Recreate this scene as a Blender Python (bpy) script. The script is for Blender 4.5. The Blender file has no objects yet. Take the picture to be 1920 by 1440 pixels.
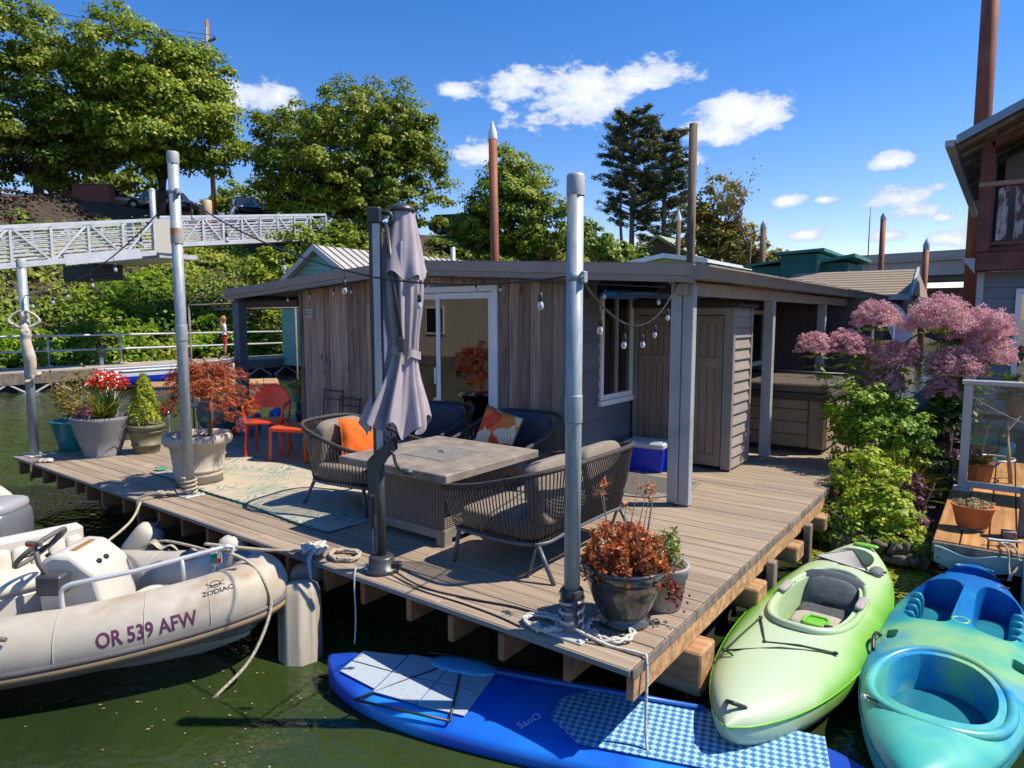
import bpy, math, random
import numpy as np
from math import sin, cos, pi, radians as rad
from mathutils import Vector, Matrix, Euler
random.seed(7); RNG = np.random.default_rng(11)
SC = bpy.context.scene; COL = SC.collection

# ---------------------------------------------------------------- camera
cam = bpy.data.objects.new('camera', bpy.data.cameras.new('camera')); COL.objects.link(cam)
cam.location = (0, 0, 1.75); cam.rotation_euler = (rad(90 - 5.71), 0, rad(36.7))
cam.data.sensor_width = 36; cam.data.lens = 23.44; cam.data.clip_start = .05; cam.data.clip_end = 3000
SC.camera = cam

# ---------------------------------------------------------------- sun, sky, exposure
SUN_AZ = math.atan2(.58, .81)      # direction towards the sun, measured from +X
SUN_EL = rad(54)
sun = bpy.data.objects.new('sun', bpy.data.lights.new('sun', 'SUN')); COL.objects.link(sun)
sun.data.energy = 3.7; sun.data.angle = rad(.5); sun.data.color = (1, .90, .74)
sd = Vector((cos(SUN_AZ)*cos(SUN_EL), sin(SUN_AZ)*cos(SUN_EL), sin(SUN_EL)))
sun.rotation_euler = sd.to_track_quat('Z', 'Y').to_euler(); sun.location = sd*60
SC.view_settings.view_transform = 'Standard'; SC.view_settings.look = 'None'
SC.view_settings.gamma = 1; SC.view_settings.use_curve_mapping = False
SC.view_settings.exposure = .95
SC.cycles.use_denoising = True; SC.cycles.max_bounces = 6; SC.cycles.diffuse_bounces = 3; SC.cycles.glossy_bounces = 3; SC.cycles.transparent_max_bounces = 10; SC.cycles.use_adaptive_sampling = True; SC.cycles.adaptive_threshold = .025
SC.cycles.sample_clamp_indirect = 8; SC.cycles.caustics_reflective = False; SC.cycles.caustics_refractive = False

W = bpy.data.worlds.new('World'); SC.world = W; W.use_nodes = True
def world_sky():
    nt = W.node_tree; N = nt.nodes; L = nt.links; N.clear()
    out = N.new('ShaderNodeOutputWorld'); bg = N.new('ShaderNodeBackground'); bg.inputs[1].default_value = .15
    sky = N.new('ShaderNodeTexSky'); sky.sky_type = 'NISHITA'; sky.sun_disc = False
    sky.sun_elevation = SUN_EL; sky.sun_rotation = pi/2 - SUN_AZ
    sky.altitude = 300; sky.air_density = 1.0; sky.dust_density = .0; sky.ozone_density = 2
    hs = N.new('ShaderNodeHueSaturation'); hs.inputs['Saturation'].default_value = 1.40; hs.inputs['Value'].default_value = .84
    hs.inputs['Hue'].default_value = .506
    L.new(sky.outputs[0], hs.inputs['Color'])
    tint = N.new('ShaderNodeMix'); tint.data_type = 'RGBA'; tint.blend_type = 'MULTIPLY'; tint.inputs['Factor'].default_value = 1; L.new(hs.outputs[0], tint.inputs['A']); tint.inputs['B'].default_value = (.9,.72,.76,1)
    tc = N.new('ShaderNodeTexCoord')
    def math_(op, a, b=None, c=None):
        n = N.new('ShaderNodeMath'); n.operation = op
        for i, q in enumerate((a, b, c)):
            if q is None: continue
            if hasattr(q, 'is_linked') or hasattr(q, 'links'): L.new(q, n.inputs[i])
            else: n.inputs[i].default_value = q
        return n.outputs[0]
    sep = N.new('ShaderNodeSeparateXYZ'); L.new(tc.outputs['Generated'], sep.inputs[0])
    az = math_('ARCTAN2', sep.outputs[1], sep.outputs[0]); el = math_('ARCSINE', sep.outputs[2])
    # cumulus clouds: (azimuth deg, elevation deg, half width deg, half height deg)
    cl = [(147.2,16.6,3.8,1.7),(131.7,18.0,2.4,.9),(121,17.6,7.0,2.6),(116,18.6,4.0,2.0),(126.5,18.6,3.2,1.7),(130.3,13.2,2.3,1.6),(108.0,15.6,3.2,2.2),(110.0,14.2,2.0,1.5),(111.9,12.6,1.6,.9),(97.9,11.2,2.0,.6),
          (97.4,8.6,2.8,1.2),(96.2,7.6,2.6,.7),(94.4,7.0,1.2,.5),(103.6,6.4,2.2,.6),(102,8.9,.9,.5),(104.7,9.0,1.4,.8),(97.5,6.0,2.0,.5),(93.5,5.6,2.6,.8),(116,6.4,2.0,.9),(140,27,4,1.6),(112,26,4,1.5),(98,23,3,1.2)]
    rr = random.Random(3)
    for k in range(22):                    # the same scattered cumulus all round
        cl.append((rr.choice([rr.uniform(-178, 72), rr.uniform(-178, 72), rr.uniform(168, 180)]), rr.uniform(6, 52), rr.uniform(3, 9), rr.uniform(1.5, 4)))
    uv = N.new('ShaderNodeCombineXYZ'); L.new(az, uv.inputs[0]); L.new(math_('MULTIPLY', el, 2.4), uv.inputs[1])
    field = None
    for (a, e, w, h) in cl:
        vd = N.new('ShaderNodeVectorMath'); vd.operation = 'DISTANCE'; L.new(uv.outputs[0], vd.inputs[0]); vd.inputs[1].default_value = (rad(a), rad(e)*2.4, 0)
        m = math_('MULTIPLY', vd.outputs['Value'], -1/rad((w+h*2.4)/2))
        field = m if field is None else math_('MAXIMUM', field, m)
    field = math_('ADD', field, 1.0)
    field = math_('MAXIMUM', field, -1.0)
    def noise(sc, det, dist=0.):
        mp = N.new('ShaderNodeMapping'); mp.inputs['Scale'].default_value = (1, 1, 1.9); L.new(tc.outputs['Generated'], mp.inputs[0])
        n = N.new('ShaderNodeTexNoise'); n.inputs['Scale'].default_value = sc; n.inputs['Detail'].default_value = det
        n.inputs['Roughness'].default_value = .6; n.inputs['Distortion'].default_value = dist
        L.new(mp.outputs[0], n.inputs['Vector']); return n.outputs['Fac']
    n1 = noise(11, 8, .35); n2 = noise(40, 5)
    nn = math_('ADD', math_('MULTIPLY', math_('SUBTRACT', n1, .5), 2.6), math_('MULTIPLY', math_('SUBTRACT', n2, .5), 1.3))
    dens = math_('ADD', field, nn)
    rmp = N.new('ShaderNodeMapRange'); rmp.interpolation_type = 'SMOOTHSTEP'
    rmp.inputs['From Min'].default_value = .10; rmp.inputs['From Max'].default_value = .50; L.new(dens, rmp.inputs['Value'])
    # cloud brightness: thick parts are whiter, thin ones bluish grey
    r2 = N.new('ShaderNodeMapRange'); r2.inputs['From Min'].default_value = .1; r2.inputs['From Max'].default_value = 1.15; L.new(dens, r2.inputs['Value'])
    cc = N.new('ShaderNodeMix'); cc.data_type = 'RGBA'; L.new(r2.outputs[0], cc.inputs['Factor'])
    cc.inputs['A'].default_value = (1.7, 2.1, 2.9, 1); cc.inputs['B'].default_value = (3.9, 4.0, 4.2, 1)
    mx = N.new('ShaderNodeMix'); mx.data_type = 'RGBA'
    fac = math_('MULTIPLY', rmp.outputs[0], .93); L.new(fac, mx.inputs['Factor'])
    L.new(tint.outputs['Result'], mx.inputs['A']); L.new(cc.outputs['Result'], mx.inputs['B'])
    L.new(mx.outputs['Result'], bg.inputs[0]); L.new(bg.outputs[0], out.inputs[0])
world_sky()

# ---------------------------------------------------------------- helpers
class MB:
    def __init__(s): s.v = []; s.f = []; s.sm = []; s.mi = []
    def add(s, vs, fs, sm=False, mi=0):
        o = len(s.v); s.v += [tuple(p) for p in vs]
        s.f += [tuple(i + o for i in f) for f in fs]; s.sm += [sm]*len(fs); s.mi += [mi]*len(fs); return s
    def box(s, x0, x1, y0, y1, z0, z1, mi=0, m=None):
        vs = [(x, y, z) for z in (z0, z1) for y in (y0, y1) for x in (x0, x1)]
        if m is not None: vs = [m @ Vector(p) for p in vs]
        return s.add(vs, [(0,2,3,1),(4,5,7,6),(0,1,5,4),(2,6,7,3),(0,4,6,2),(1,3,7,5)], False, mi)
    def cbox(s, x0, x1, y0, y1, z0, z1, c=.01, mi=0, m=None):
        """box with chamfered edges"""
        c = min(c, (x1-x0)*.45, (y1-y0)*.45, (z1-z0)*.45); vs = []; ids = {}
        X = (x0, x1); Y = (y0, y1); Z = (z0, z1)
        for i in (0,1):
            for j in (0,1):
                for k in (0,1):
                    a = c*(1-2*i); b = c*(1-2*j); d = c*(1-2*k)
                    for n, p in (('x', (X[i], Y[j]+b, Z[k]+d)), ('y', (X[i]+a, Y[j], Z[k]+d)), ('z', (X[i]+a, Y[j]+b, Z[k]))):
                        ids[i, j, k, n] = len(vs); vs.append(p)
        F = []
        for i in (0,1): F.append([ids[i,0,0,'x'], ids[i,1,0,'x'], ids[i,1,1,'x'], ids[i,0,1,'x']])
        for j in (0,1): F.append([ids[0,j,0,'y'], ids[1,j,0,'y'], ids[1,j,1,'y'], ids[0,j,1,'y']])
        for k in (0,1): F.append([ids[0,0,k,'z'], ids[1,0,k,'z'], ids[1,1,k,'z'], ids[0,1,k,'z']])
        for i in (0,1):
            for j in (0,1): F.append([ids[i,j,0,'x'], ids[i,j,1,'x'], ids[i,j,1,'y'], ids[i,j,0,'y']])
        for i in (0,1):
            for k in (0,1): F.append([ids[i,0,k,'x'], ids[i,1,k,'x'], ids[i,1,k,'z'], ids[i,0,k,'z']])
        for j in (0,1):
            for k in (0,1): F.append([ids[0,j,k,'y'], ids[1,j,k,'y'], ids[1,j,k,'z'], ids[0,j,k,'z']])
        for i in (0,1):
            for j in (0,1):
                for k in (0,1): F.append([ids[i,j,k,'x'], ids[i,j,k,'y'], ids[i,j,k,'z']])
        ctr = Vector(((x0+x1)/2, (y0+y1)/2, (z0+z1)/2)); FF = []
        for f in F:
            p = [Vector(vs[q]) for q in f]; n = (p[1]-p[0]).cross(p[2]-p[0])
            FF.append(tuple(f) if n.dot(sum(p, Vector())/len(p) - ctr) > 0 else tuple(reversed(f)))
        if m is not None: vs = [m @ Vector(p) for p in vs]
        return s.add(vs, FF, False, mi)
    def bar(s, p, q, w, h, up=(0,0,1), mi=0):
        p = Vector(p); q = Vector(q); d = (q-p); L = d.length; d.normalize(); up = Vector(up)
        x = d.cross(up)
        if x.length < 1e-4: x = d.cross(Vector((0,1,0)))
        x.normalize(); u = x.cross(d)
        vs = [p + d*t*L + x*a*w/2 + u*b*h/2 for t in (0,1) for b in (-1,1) for a in (-1,1)]
        return s.add(vs, [(0,2,3,1),(4,5,7,6),(0,1,5,4),(2,6,7,3),(0,4,6,2),(1,3,7,5)], False, mi)
    def tube(s, pts, r, n=8, closed=False, cap=True, mi=0, smooth=True):
        pts = [Vector(p) for p in pts]; m = len(pts); R = r if hasattr(r, '__len__') else [r]*m
        prev = None; vs = []
        for i, p in enumerate(pts):
            if closed: t = pts[(i+1) % m] - pts[i-1]
            else: t = pts[min(i+1, m-1)] - pts[max(i-1, 0)]
            t.normalize()
            if prev is None:
                a = Vector((0,0,1)) if abs(t.z) < .9 else Vector((1,0,0)); x = t.cross(a).normalized()
            else:
                x = prev - t*prev.dot(t)
                x = x.normalized() if x.length > 1e-6 else t.orthogonal().normalized()
            prev = x; y = t.cross(x)
            vs += [p + (x*cos(2*pi*k/n) + y*sin(2*pi*k/n))*R[i] for k in range(n)]
        fs = []
        for i in range(m if closed else m-1):
            j = (i+1) % m
            fs += [(i*n+k, i*n+(k+1) % n, j*n+(k+1) % n, j*n+k) for k in range(n)]
        s.add(vs, fs, smooth, mi)
        if cap and not closed:
            o = len(s.v) - len(vs)
            s.f += [tuple(o+k for k in reversed(range(n))), tuple(o+(m-1)*n+k for k in range(n))]; s.sm += [False]*2; s.mi += [mi]*2
        return s
    def lathe(s, prof, n=24, c=(0,0,0), mi=0, m=None, smooth=True, cap=False):
        vs = []
        for (r, z) in prof: vs += [Vector((c[0]+r*cos(2*pi*k/n), c[1]+r*sin(2*pi*k/n), c[2]+z)) for k in range(n)]
        if m is not None: vs = [m @ p for p in vs]
        fs = [(i*n+k, i*n+(k+1) % n, (i+1)*n+(k+1) % n, (i+1)*n+k) for i in range(len(prof)-1) for k in range(n)]
        s.add(vs, fs, smooth, mi)
        if cap:
            o = len(s.v) - len(vs); l = len(prof)-1
            s.f += [tuple(o+k for k in reversed(range(n))), tuple(o+l*n+k for k in range(n))]; s.sm += [False]*2; s.mi += [mi]*2
        return s
    def surf(s, fn, nu, nv, cu=False, cv=False, smooth=True, mi=0):
        U = nu if cu else nu+1; V = nv if cv else nv+1
        vs = [fn(i/nu, j/nv) for i in range(U) for j in range(V)]
        fs = [((i % U)*V+(j % V), ((i+1) % U)*V+(j % V), ((i+1) % U)*V+((j+1) % V), (i % U)*V+((j+1) % V)) for i in range(nu) for j in range(nv)]
        return s.add(vs, fs, smooth, mi)
    def sell(s, c, r, e1=.5, e2=.5, nu=20, nv=12, m=None, mi=0):
        """superellipsoid: a soft rounded box"""
        sp = lambda t, e: math.copysign(abs(t)**e, t)
        def fn(u, v):
            a = 2*pi*u; b = -pi/2 + pi*v
            p = Vector((c[0]+r[0]*sp(cos(b), e1)*sp(cos(a), e2), c[1]+r[1]*sp(cos(b), e1)*sp(sin(a), e2), c[2]+r[2]*sp(sin(b), e1)))
            return m @ p if m is not None else p
        return s.surf(fn, nu, nv, cu=True, mi=mi)
    def prism(s, poly, y0, y1, ax='y', mi=0):
        n = len(poly)
        mk = {'y': lambda a, b, t: (a, t, b), 'x': lambda a, b, t: (t, a, b), 'z': lambda a, b, t: (a, b, t)}[ax]
        vs = [mk(a, b, y0) for a, b in poly] + [mk(a, b, y1) for a, b in poly]
        fs = [(k, (k+1) % n, n+(k+1) % n, n+k) for k in range(n)] + [tuple(reversed(range(n))), tuple(range(n, 2*n))]
        return s.add(vs, fs, False, mi)
    def mesh(s, name):
        me = bpy.data.meshes.new(name); me.from_pydata([tuple(p) for p in s.v], [], s.f)
        me.polygons.foreach_set('use_smooth', s.sm); me.polygons.foreach_set('material_index', s.mi); me.update(); return me
    def build(s, name, mat, parent=None, loc=None):
        me = s.mesh(name)
        for q in (mat if isinstance(mat, (list, tuple)) else [mat]): me.materials.append(q)
        return link(name, me, parent, loc)
def link(name, me, parent=None, loc=None):
    o = bpy.data.objects.new(name, me); COL.objects.link(o)
    if parent is not None: o.parent = parent
    if loc is not None: o.location = loc
    return o
def tag(o, label=None, cat=None, group=None, kind=None):
    if label: o['label'] = label
    if cat: o['category'] = cat
    if group: o['group'] = group
    if kind: o['kind'] = kind
    return o
def thing(name, label, cat, loc=(0,0,0), rz=0, group=None):
    o = bpy.data.objects.new(name, None); COL.objects.link(o); o.empty_display_size = .2
    o.location = loc; o.rotation_euler = (0, 0, rz); return tag(o, label, cat, group)
def copy_tree(o, parent=None):
    c = o.copy(); COL.objects.link(c); c.parent = parent
    for ch in list(o.children): copy_tree(ch, c)
    return c
def Rz(a): return Matrix.Rotation(a, 4, 'Z')
def Tm(x, y, z): return Matrix.Translation((x, y, z))
def catenary(p, q, sag, n=16):
    p = Vector(p); q = Vector(q)
    return [p.lerp(q, i/n) - Vector((0, 0, sag*4*(i/n)*(1-i/n))) for i in range(n+1)]
def smooth_path(pts, n=6):
    """Catmull-Rom through pts"""
    P = [Vector(p) for p in pts]; out = []
    for i in range(len(P)-1):
        a = P[max(i-1, 0)]; b = P[i]; c = P[i+1]; d = P[min(i+2, len(P)-1)]
        for k in range(n):
            t = k/n
            out.append(.5*((2*b) + (c-a)*t + (2*a-5*b+4*c-d)*t*t + (3*b-a-3*c+d)*t**3))
    out.append(P[-1]); return out

# ---------------------------------------------------------------- materials
MATS = {}
def M(name, c1, c2=None, sc=(4,4,4), ns=1., rough=.6, metal=0., bump=0., rand=0., spec=.5, detail=5, coat=0., lo=.35, hi=.65, island=0., bs=1., transl=0., dirt=None):
    m = bpy.data.materials.new(name); m.use_nodes = True; nt = m.node_tree; N = nt.nodes; L = nt.links
    b = N['Principled BSDF']; b.inputs['Roughness'].default_value = rough; b.inputs['Metallic'].default_value = metal
    b.inputs['Specular IOR Level'].default_value = spec; b.inputs['Coat Weight'].default_value = coat
    c4 = lambda c: (c[0], c[1], c[2], 1)
    tc = N.new('ShaderNodeTexCoord'); mp = N.new('ShaderNodeMapping'); mp.inputs['Scale'].default_value = sc
    L.new(tc.outputs['Object'], mp.inputs[0])
    if rand or island:                    # decorrelate the grain of neighbouring pieces
        oi = N.new('ShaderNodeObjectInfo'); ad = N.new('ShaderNodeVectorMath'); ad.operation = 'MULTIPLY_ADD'
        cb = N.new('ShaderNodeCombineXYZ'); L.new(oi.outputs['Random'], cb.inputs[0]); L.new(oi.outputs['Random'], cb.inputs[1]); L.new(oi.outputs['Random'], cb.inputs[2])
        L.new(cb.outputs[0], ad.inputs[0]); ad.inputs[1].default_value = (37, 91, 53); L.new(mp.outputs[0], ad.inputs[2]); vec = ad.outputs[0]
    else: vec = mp.outputs[0]
    no = N.new('ShaderNodeTexNoise'); no.inputs['Scale'].default_value = ns; no.inputs['Detail'].default_value = detail; no.inputs['Roughness'].default_value = .6
    L.new(vec, no.inputs['Vector'])
    col = None
    if c2 is not None:
        r = N.new('ShaderNodeValToRGB'); r.color_ramp.elements[0].position = lo; r.color_ramp.elements[1].position = hi
        r.color_ramp.elements[0].color = c4(c1); r.color_ramp.elements[1].color = c4(c2)
        L.new(no.outputs['Fac'], r.inputs[0]); col = r.outputs[0]
    if dirt:                              # (colour, object-space scale, amount): broad stains
        n2 = N.new('ShaderNodeTexNoise'); n2.inputs['Scale'].default_value = dirt[1]; n2.inputs['Detail'].default_value = 6
        L.new(tc.outputs['Object'], n2.inputs['Vector'])
        mr = N.new('ShaderNodeMapRange'); mr.inputs['From Min'].default_value = .5; mr.inputs['From Max'].default_value = .75; mr.inputs['To Max'].default_value = dirt[2]
        L.new(n2.outputs['Fac'], mr.inputs['Value'])
        x = N.new('ShaderNodeMix'); x.data_type = 'RGBA'; L.new(mr.outputs[0], x.inputs['Factor']); x.inputs['B'].default_value = c4(dirt[0])
        if col is not None: L.new(col, x.inputs['A'])
        else: x.inputs['A'].default_value = c4(c1)
        col = x.outputs['Result']
    if rand or island:
        src = oi.outputs['Random']; amt = rand
        if island: g = N.new('ShaderNodeNewGeometry'); src = g.outputs['Random Per Island']; amt = island
        mr = N.new('ShaderNodeMapRange'); mr.inputs['To Min'].default_value = 1-amt; mr.inputs['To Max'].default_value = 1+amt; L.new(src, mr.inputs['Value'])
        hs = N.new('ShaderNodeHueSaturation'); L.new(mr.outputs[0], hs.inputs['Value'])
        if col is not None: L.new(col, hs.inputs['Color'])
        else: hs.inputs['Color'].default_value = c4(c1)
        col = hs.outputs[0]
    if col is not None: L.new(col, b.inputs['Base Color'])
    else: b.inputs['Base Color'].default_value = c4(c1)
    if bump:
        bp = N.new('ShaderNodeBump'); bp.inputs['Strength'].default_value = bump; bp.inputs['Distance'].default_value = .02*bs
        L.new(no.outputs['Fac'], bp.inputs['Height']); L.new(bp.outputs[0], b.inputs['Normal'])
    if transl:
        tr = N.new('ShaderNodeBsdfTranslucent'); mx = N.new('ShaderNodeMixShader'); mx.inputs[0].default_value = transl
        if col is not None: L.new(col, tr.inputs[0])
        else: tr.inputs[0].default_value = c4(c1)
        L.new(b.outputs[0], mx.inputs[1]); L.new(tr.outputs[0], mx.inputs[2]); L.new(mx.outputs[0], N['Material Output'].inputs[0])
    MATS[name] = m; return m
def leafmat(name, ca, cb, cc=None, rough=.5, transl=.3, big=.35):
    """foliage: hue varies leaf by leaf and in broad drifts"""
    m = bpy.data.materials.new(name); m.use_nodes = True; nt = m.node_tree; N = nt.nodes; L = nt.links
    b = N['Principled BSDF']; b.inputs['Roughness'].default_value = rough; b.inputs['Specular IOR Level'].default_value = .35
    g = N.new('ShaderNodeNewGeometry'); tc = N.new('ShaderNodeTexCoord'); no = N.new('ShaderNodeTexNoise'); no.inputs['Scale'].default_value = big; no.inputs['Detail'].default_value = 3
    L.new(tc.outputs['Object'], no.inputs['Vector'])
    a = N.new('ShaderNodeMath'); a.operation = 'MULTIPLY_ADD'; L.new(no.outputs['Fac'], a.inputs[0]); a.inputs[1].default_value = 1.3; a.inputs[2].default_value = -.4
    a2 = N.new('ShaderNodeMath'); a2.operation = 'MULTIPLY_ADD'; L.new(g.outputs['Random Per Island'], a2.inputs[0]); a2.inputs[1].default_value = .6; L.new(a.outputs[0], a2.inputs[2])
    r = N.new('ShaderNodeValToRGB'); e = r.color_ramp.elements; e[0].color = (*ca, 1); e[1].color = (*cb, 1); e[0].position = .1; e[1].position = .75
    if cc: q = e.new(.95); q.color = (*cc, 1)
    L.new(a2.outputs[0], r.inputs[0]); L.new(r.outputs[0], b.inputs['Base Color'])
    tr = N.new('ShaderNodeBsdfTranslucent'); mx = N.new('ShaderNodeMixShader'); mx.inputs[0].default_value = transl
    L.new(r.outputs[0], tr.inputs[0]); L.new(b.outputs[0], mx.inputs[1]); L.new(tr.outputs[0], mx.inputs[2]); L.new(mx.outputs[0], N['Material Output'].inputs[0])
    return m
def glassmat(name, tint=(1,1,1), ior=1.5, rough=0.):
    m = bpy.data.materials.new(name); m.use_nodes = True; nt = m.node_tree; N = nt.nodes; L = nt.links
    for q in [q for q in N if q.type == 'BSDF_PRINCIPLED']: N.remove(q)
    t = N.new('ShaderNodeBsdfTransparent'); t.inputs[0].default_value = (*tint, 1); gl = N.new('ShaderNodeBsdfGlossy'); gl.inputs['Roughness'].default_value = rough
    fr = N.new('ShaderNodeFresnel'); fr.inputs[0].default_value = ior; mx = N.new('ShaderNodeMixShader')
    L.new(fr.outputs[0], mx.inputs[0]); L.new(t.outputs[0], mx.inputs[1]); L.new(gl.outputs[0], mx.inputs[2]); L.new(mx.outputs[0], N['Material Output'].inputs[0]); return m

m_plank = M('composite_plank', (.235,.182,.13), (.37,.295,.215), sc=(.6,22,22), ns=2, rough=.62, bump=.25, rand=.13, bs=.4, dirt=((.19,.16,.14), 1.6, .35))
m_joist = M('joist_wood', (.19,.09,.035), (.32,.165,.07), sc=(8,8,8), rough=.8, bump=.3, rand=.2)
m_timber = M('rough_timber', (.28,.14,.055), (.5,.30,.15), sc=(3,14,14), rough=.85, bump=.5, rand=.15, dirt=((.12,.10,.08), 3, .5))
m_oldwood = M('old_grey_wood', (.10,.085,.07), (.24,.20,.165), sc=(10,10,3), rough=.9, bump=.5, rand=.2)
m_wall = M('weathered_board', (.195,.125,.09), (.41,.29,.22), sc=(26,26,1.1), ns=1.5, rough=.85, bump=.5, rand=.34, bs=.5, detail=8, dirt=((.46,.36,.30), 1.2, .35))
def add_knots(m, sc, thr, col):
    nt = m.node_tree; N = nt.nodes; L = nt.links; b = N['Principled BSDF']; src = b.inputs['Base Color'].links[0].from_socket
    tc = N.new('ShaderNodeTexCoord'); mp = N.new('ShaderNodeMapping'); mp.inputs['Scale'].default_value = sc; L.new(tc.outputs['Object'], mp.inputs[0])
    v = N.new('ShaderNodeTexVoronoi'); v.inputs['Scale'].default_value = 1; L.new(mp.outputs[0], v.inputs['Vector'])
    r = N.new('ShaderNodeMapRange'); r.inputs['From Min'].default_value = thr; r.inputs['From Max'].default_value = thr*2.2; r.inputs['To Min'].default_value = .85; r.inputs['To Max'].default_value = 0; L.new(v.outputs['Distance'], r.inputs['Value'])
    x = N.new('ShaderNodeMix'); x.data_type = 'RGBA'; L.new(r.outputs[0], x.inputs['Factor']); L.new(src, x.inputs['A']); x.inputs['B'].default_value = (*col, 1); L.new(x.outputs['Result'], b.inputs['Base Color'])
add_knots(m_wall, (5.5,5.5,2.6), .075, (.10,.055,.03))
m_fascia = M('taupe_paint', (.29,.225,.185), (.34,.27,.225), sc=(3,3,3), rough=.5, rand=.06)
m_taupe = M('taupe_trim', (.20,.18,.165), (.25,.225,.205), sc=(3,3,3), rough=.55)
m_greypost = M('grey_post_paint', (.31,.325,.345), (.38,.395,.415), sc=(6,6,2), rough=.5, rand=.05, dirt=((.15,.15,.15), 4, .4))
m_bluepost = M('blue_post_paint', (.085,.115,.155), (.11,.145,.19), sc=(6,6,2), rough=.5)
m_siding = M('slate_blue_siding', (.105,.118,.14), (.135,.15,.175), sc=(2,2,6), rough=.5, rand=.12, dirt=((.10,.12,.14), 2.5, .4))
m_darkwall = M('charcoal_siding', (.085,.072,.07), (.115,.10,.098), sc=(8,8,1), rough=.6, rand=.18)
m_shed = M('brown_door_paint', (.20,.145,.11), (.25,.185,.145), sc=(6,6,2), rough=.55, rand=.06)
m_shedside = M('taupe_clapboard', (.27,.235,.205), (.31,.27,.235), sc=(2,2,5), rough=.55, rand=.05)
m_white = M('white_vinyl', (.72,.73,.74), (.78,.79,.80), sc=(2,2,2), rough=.35)
m_soffit = M('soffit', (.34,.29,.25), (.42,.36,.31), sc=(3,3,3), rough=.7)
m_roofmetal = M('roof_metal', (.15,.14,.135), (.21,.20,.19), sc=(2,2,2), rough=.45, metal=.3)
m_glass = glassmat('window_glass', (.55,.59,.59), 2.5)
m_clearglass = glassmat('clear_glass', (.93,.95,.95), 1.45)
m_dark = M('dark_interior', (.015,.014,.013), (.03,.028,.025), rough=.9)
m_floorin = M('indoor_floor', (.08,.055,.035), (.12,.085,.055), rough=.6)
m_blind = M('blind_slats', (.45,.47,.47), (.55,.57,.57), sc=(1,1,40), rough=.6)
m_galv = M('galvanised_steel', (.28,.33,.36), (.42,.46,.48), sc=(22,22,5), ns=1.6, rough=.5, metal=.3, bump=.05, rand=.05, dirt=((.24,.30,.34), 5, .5))
m_cap = M('grey_cap', (.33,.34,.36), (.42,.43,.44), rough=.5)
m_rust = M('rust', (.25,.09,.03), (.42,.19,.06), sc=(9,9,9), rough=.9)
m_black = M('black_plastic', (.018,.019,.021), (.03,.031,.033), rough=.4)
m_mast = M('charcoal_metal', (.045,.05,.055), (.07,.075,.08), sc=(5,5,5), rough=.38, metal=.3)
m_rope = M('dock_rope', (.34,.29,.21), (.5,.44,.34), sc=(60,60,60), rough=.9, bump=.6)
m_whiterope = M('white_rope', (.5,.48,.42), (.68,.66,.6), sc=(70,70,70), rough=.9, bump=.6)
m_bulb = M('bulb_glass', (.82,.84,.84), rough=.06); m_bulb.node_tree.nodes['Principled BSDF'].inputs['Transmission Weight'].default_value = .55
m_alum = M('aluminium', (.50,.51,.53), (.62,.63,.65), sc=(3,3,3), rough=.45, metal=.35)
m_alum2 = M('aluminium_weathered', (.42,.43,.44), (.54,.55,.55), sc=(3,3,3), rough=.55, metal=.2)
# ================================================================ setting: water, bank, walkway, gangways
ZW = -.55
def watermat():
    m = bpy.data.materials.new('river_water'); m.use_nodes = True; nt = m.node_tree; N = nt.nodes; L = nt.links; b = N['Principled BSDF']
    b.inputs['Roughness'].default_value = .045; b.inputs['IOR'].default_value = 1.33
    tc = N.new('ShaderNodeTexCoord')
    def noise(s, sx, det):
        mp = N.new('ShaderNodeMapping'); mp.inputs['Scale'].default_value = (sx, 1, 1); mp.inputs['Rotation'].default_value = (0, 0, rad(25)); L.new(tc.outputs['Object'], mp.inputs[0])
        n = N.new('ShaderNodeTexNoise'); n.inputs['Scale'].default_value = s; n.inputs['Detail'].default_value = det; n.inputs['Distortion'].default_value = .4
        L.new(mp.outputs[0], n.inputs['Vector']); return n
    a = noise(3.2, .55, 3); c = noise(13, .7, 2); d = noise(.35, 1, 4)
    ad = N.new('ShaderNodeMath'); ad.operation = 'MULTIPLY_ADD'; L.new(c.outputs['Fac'], ad.inputs[0]); ad.inputs[1].default_value = .3; L.new(a.outputs['Fac'], ad.inputs[2])
    bp = N.new('ShaderNodeBump'); bp.inputs['Strength'].default_value = .75; bp.inputs['Distance'].default_value = .05; L.new(ad.outputs[0], bp.inputs['Height']); L.new(bp.outputs[0], b.inputs['Normal'])
    r = N.new('ShaderNodeValToRGB'); e = r.color_ramp.elements; e[0].position = .4; e[1].position = .7; e[0].color = (.016,.028,.009,1); e[1].color = (.036,.056,.012,1)
    L.new(d.outputs['Fac'], r.inputs[0]); L.new(r.outputs[0], b.inputs['Base Color']); return m
m_water = watermat()
n = 64
vs = [(0,0,ZW)] + [(R*cos(2*pi*k/n), R*sin(2*pi*k/n), ZW) for R in (40, 900) for k in range(n)]
fs = [(0, 1+k, 1+(k+1) % n) for k in range(n)] + [(1+k, 1+n+k, 1+n+(k+1) % n, 1+(k+1) % n) for k in range(n)]
tag(MB().add(vs, fs).build('water', m_water), kind='structure')

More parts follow.
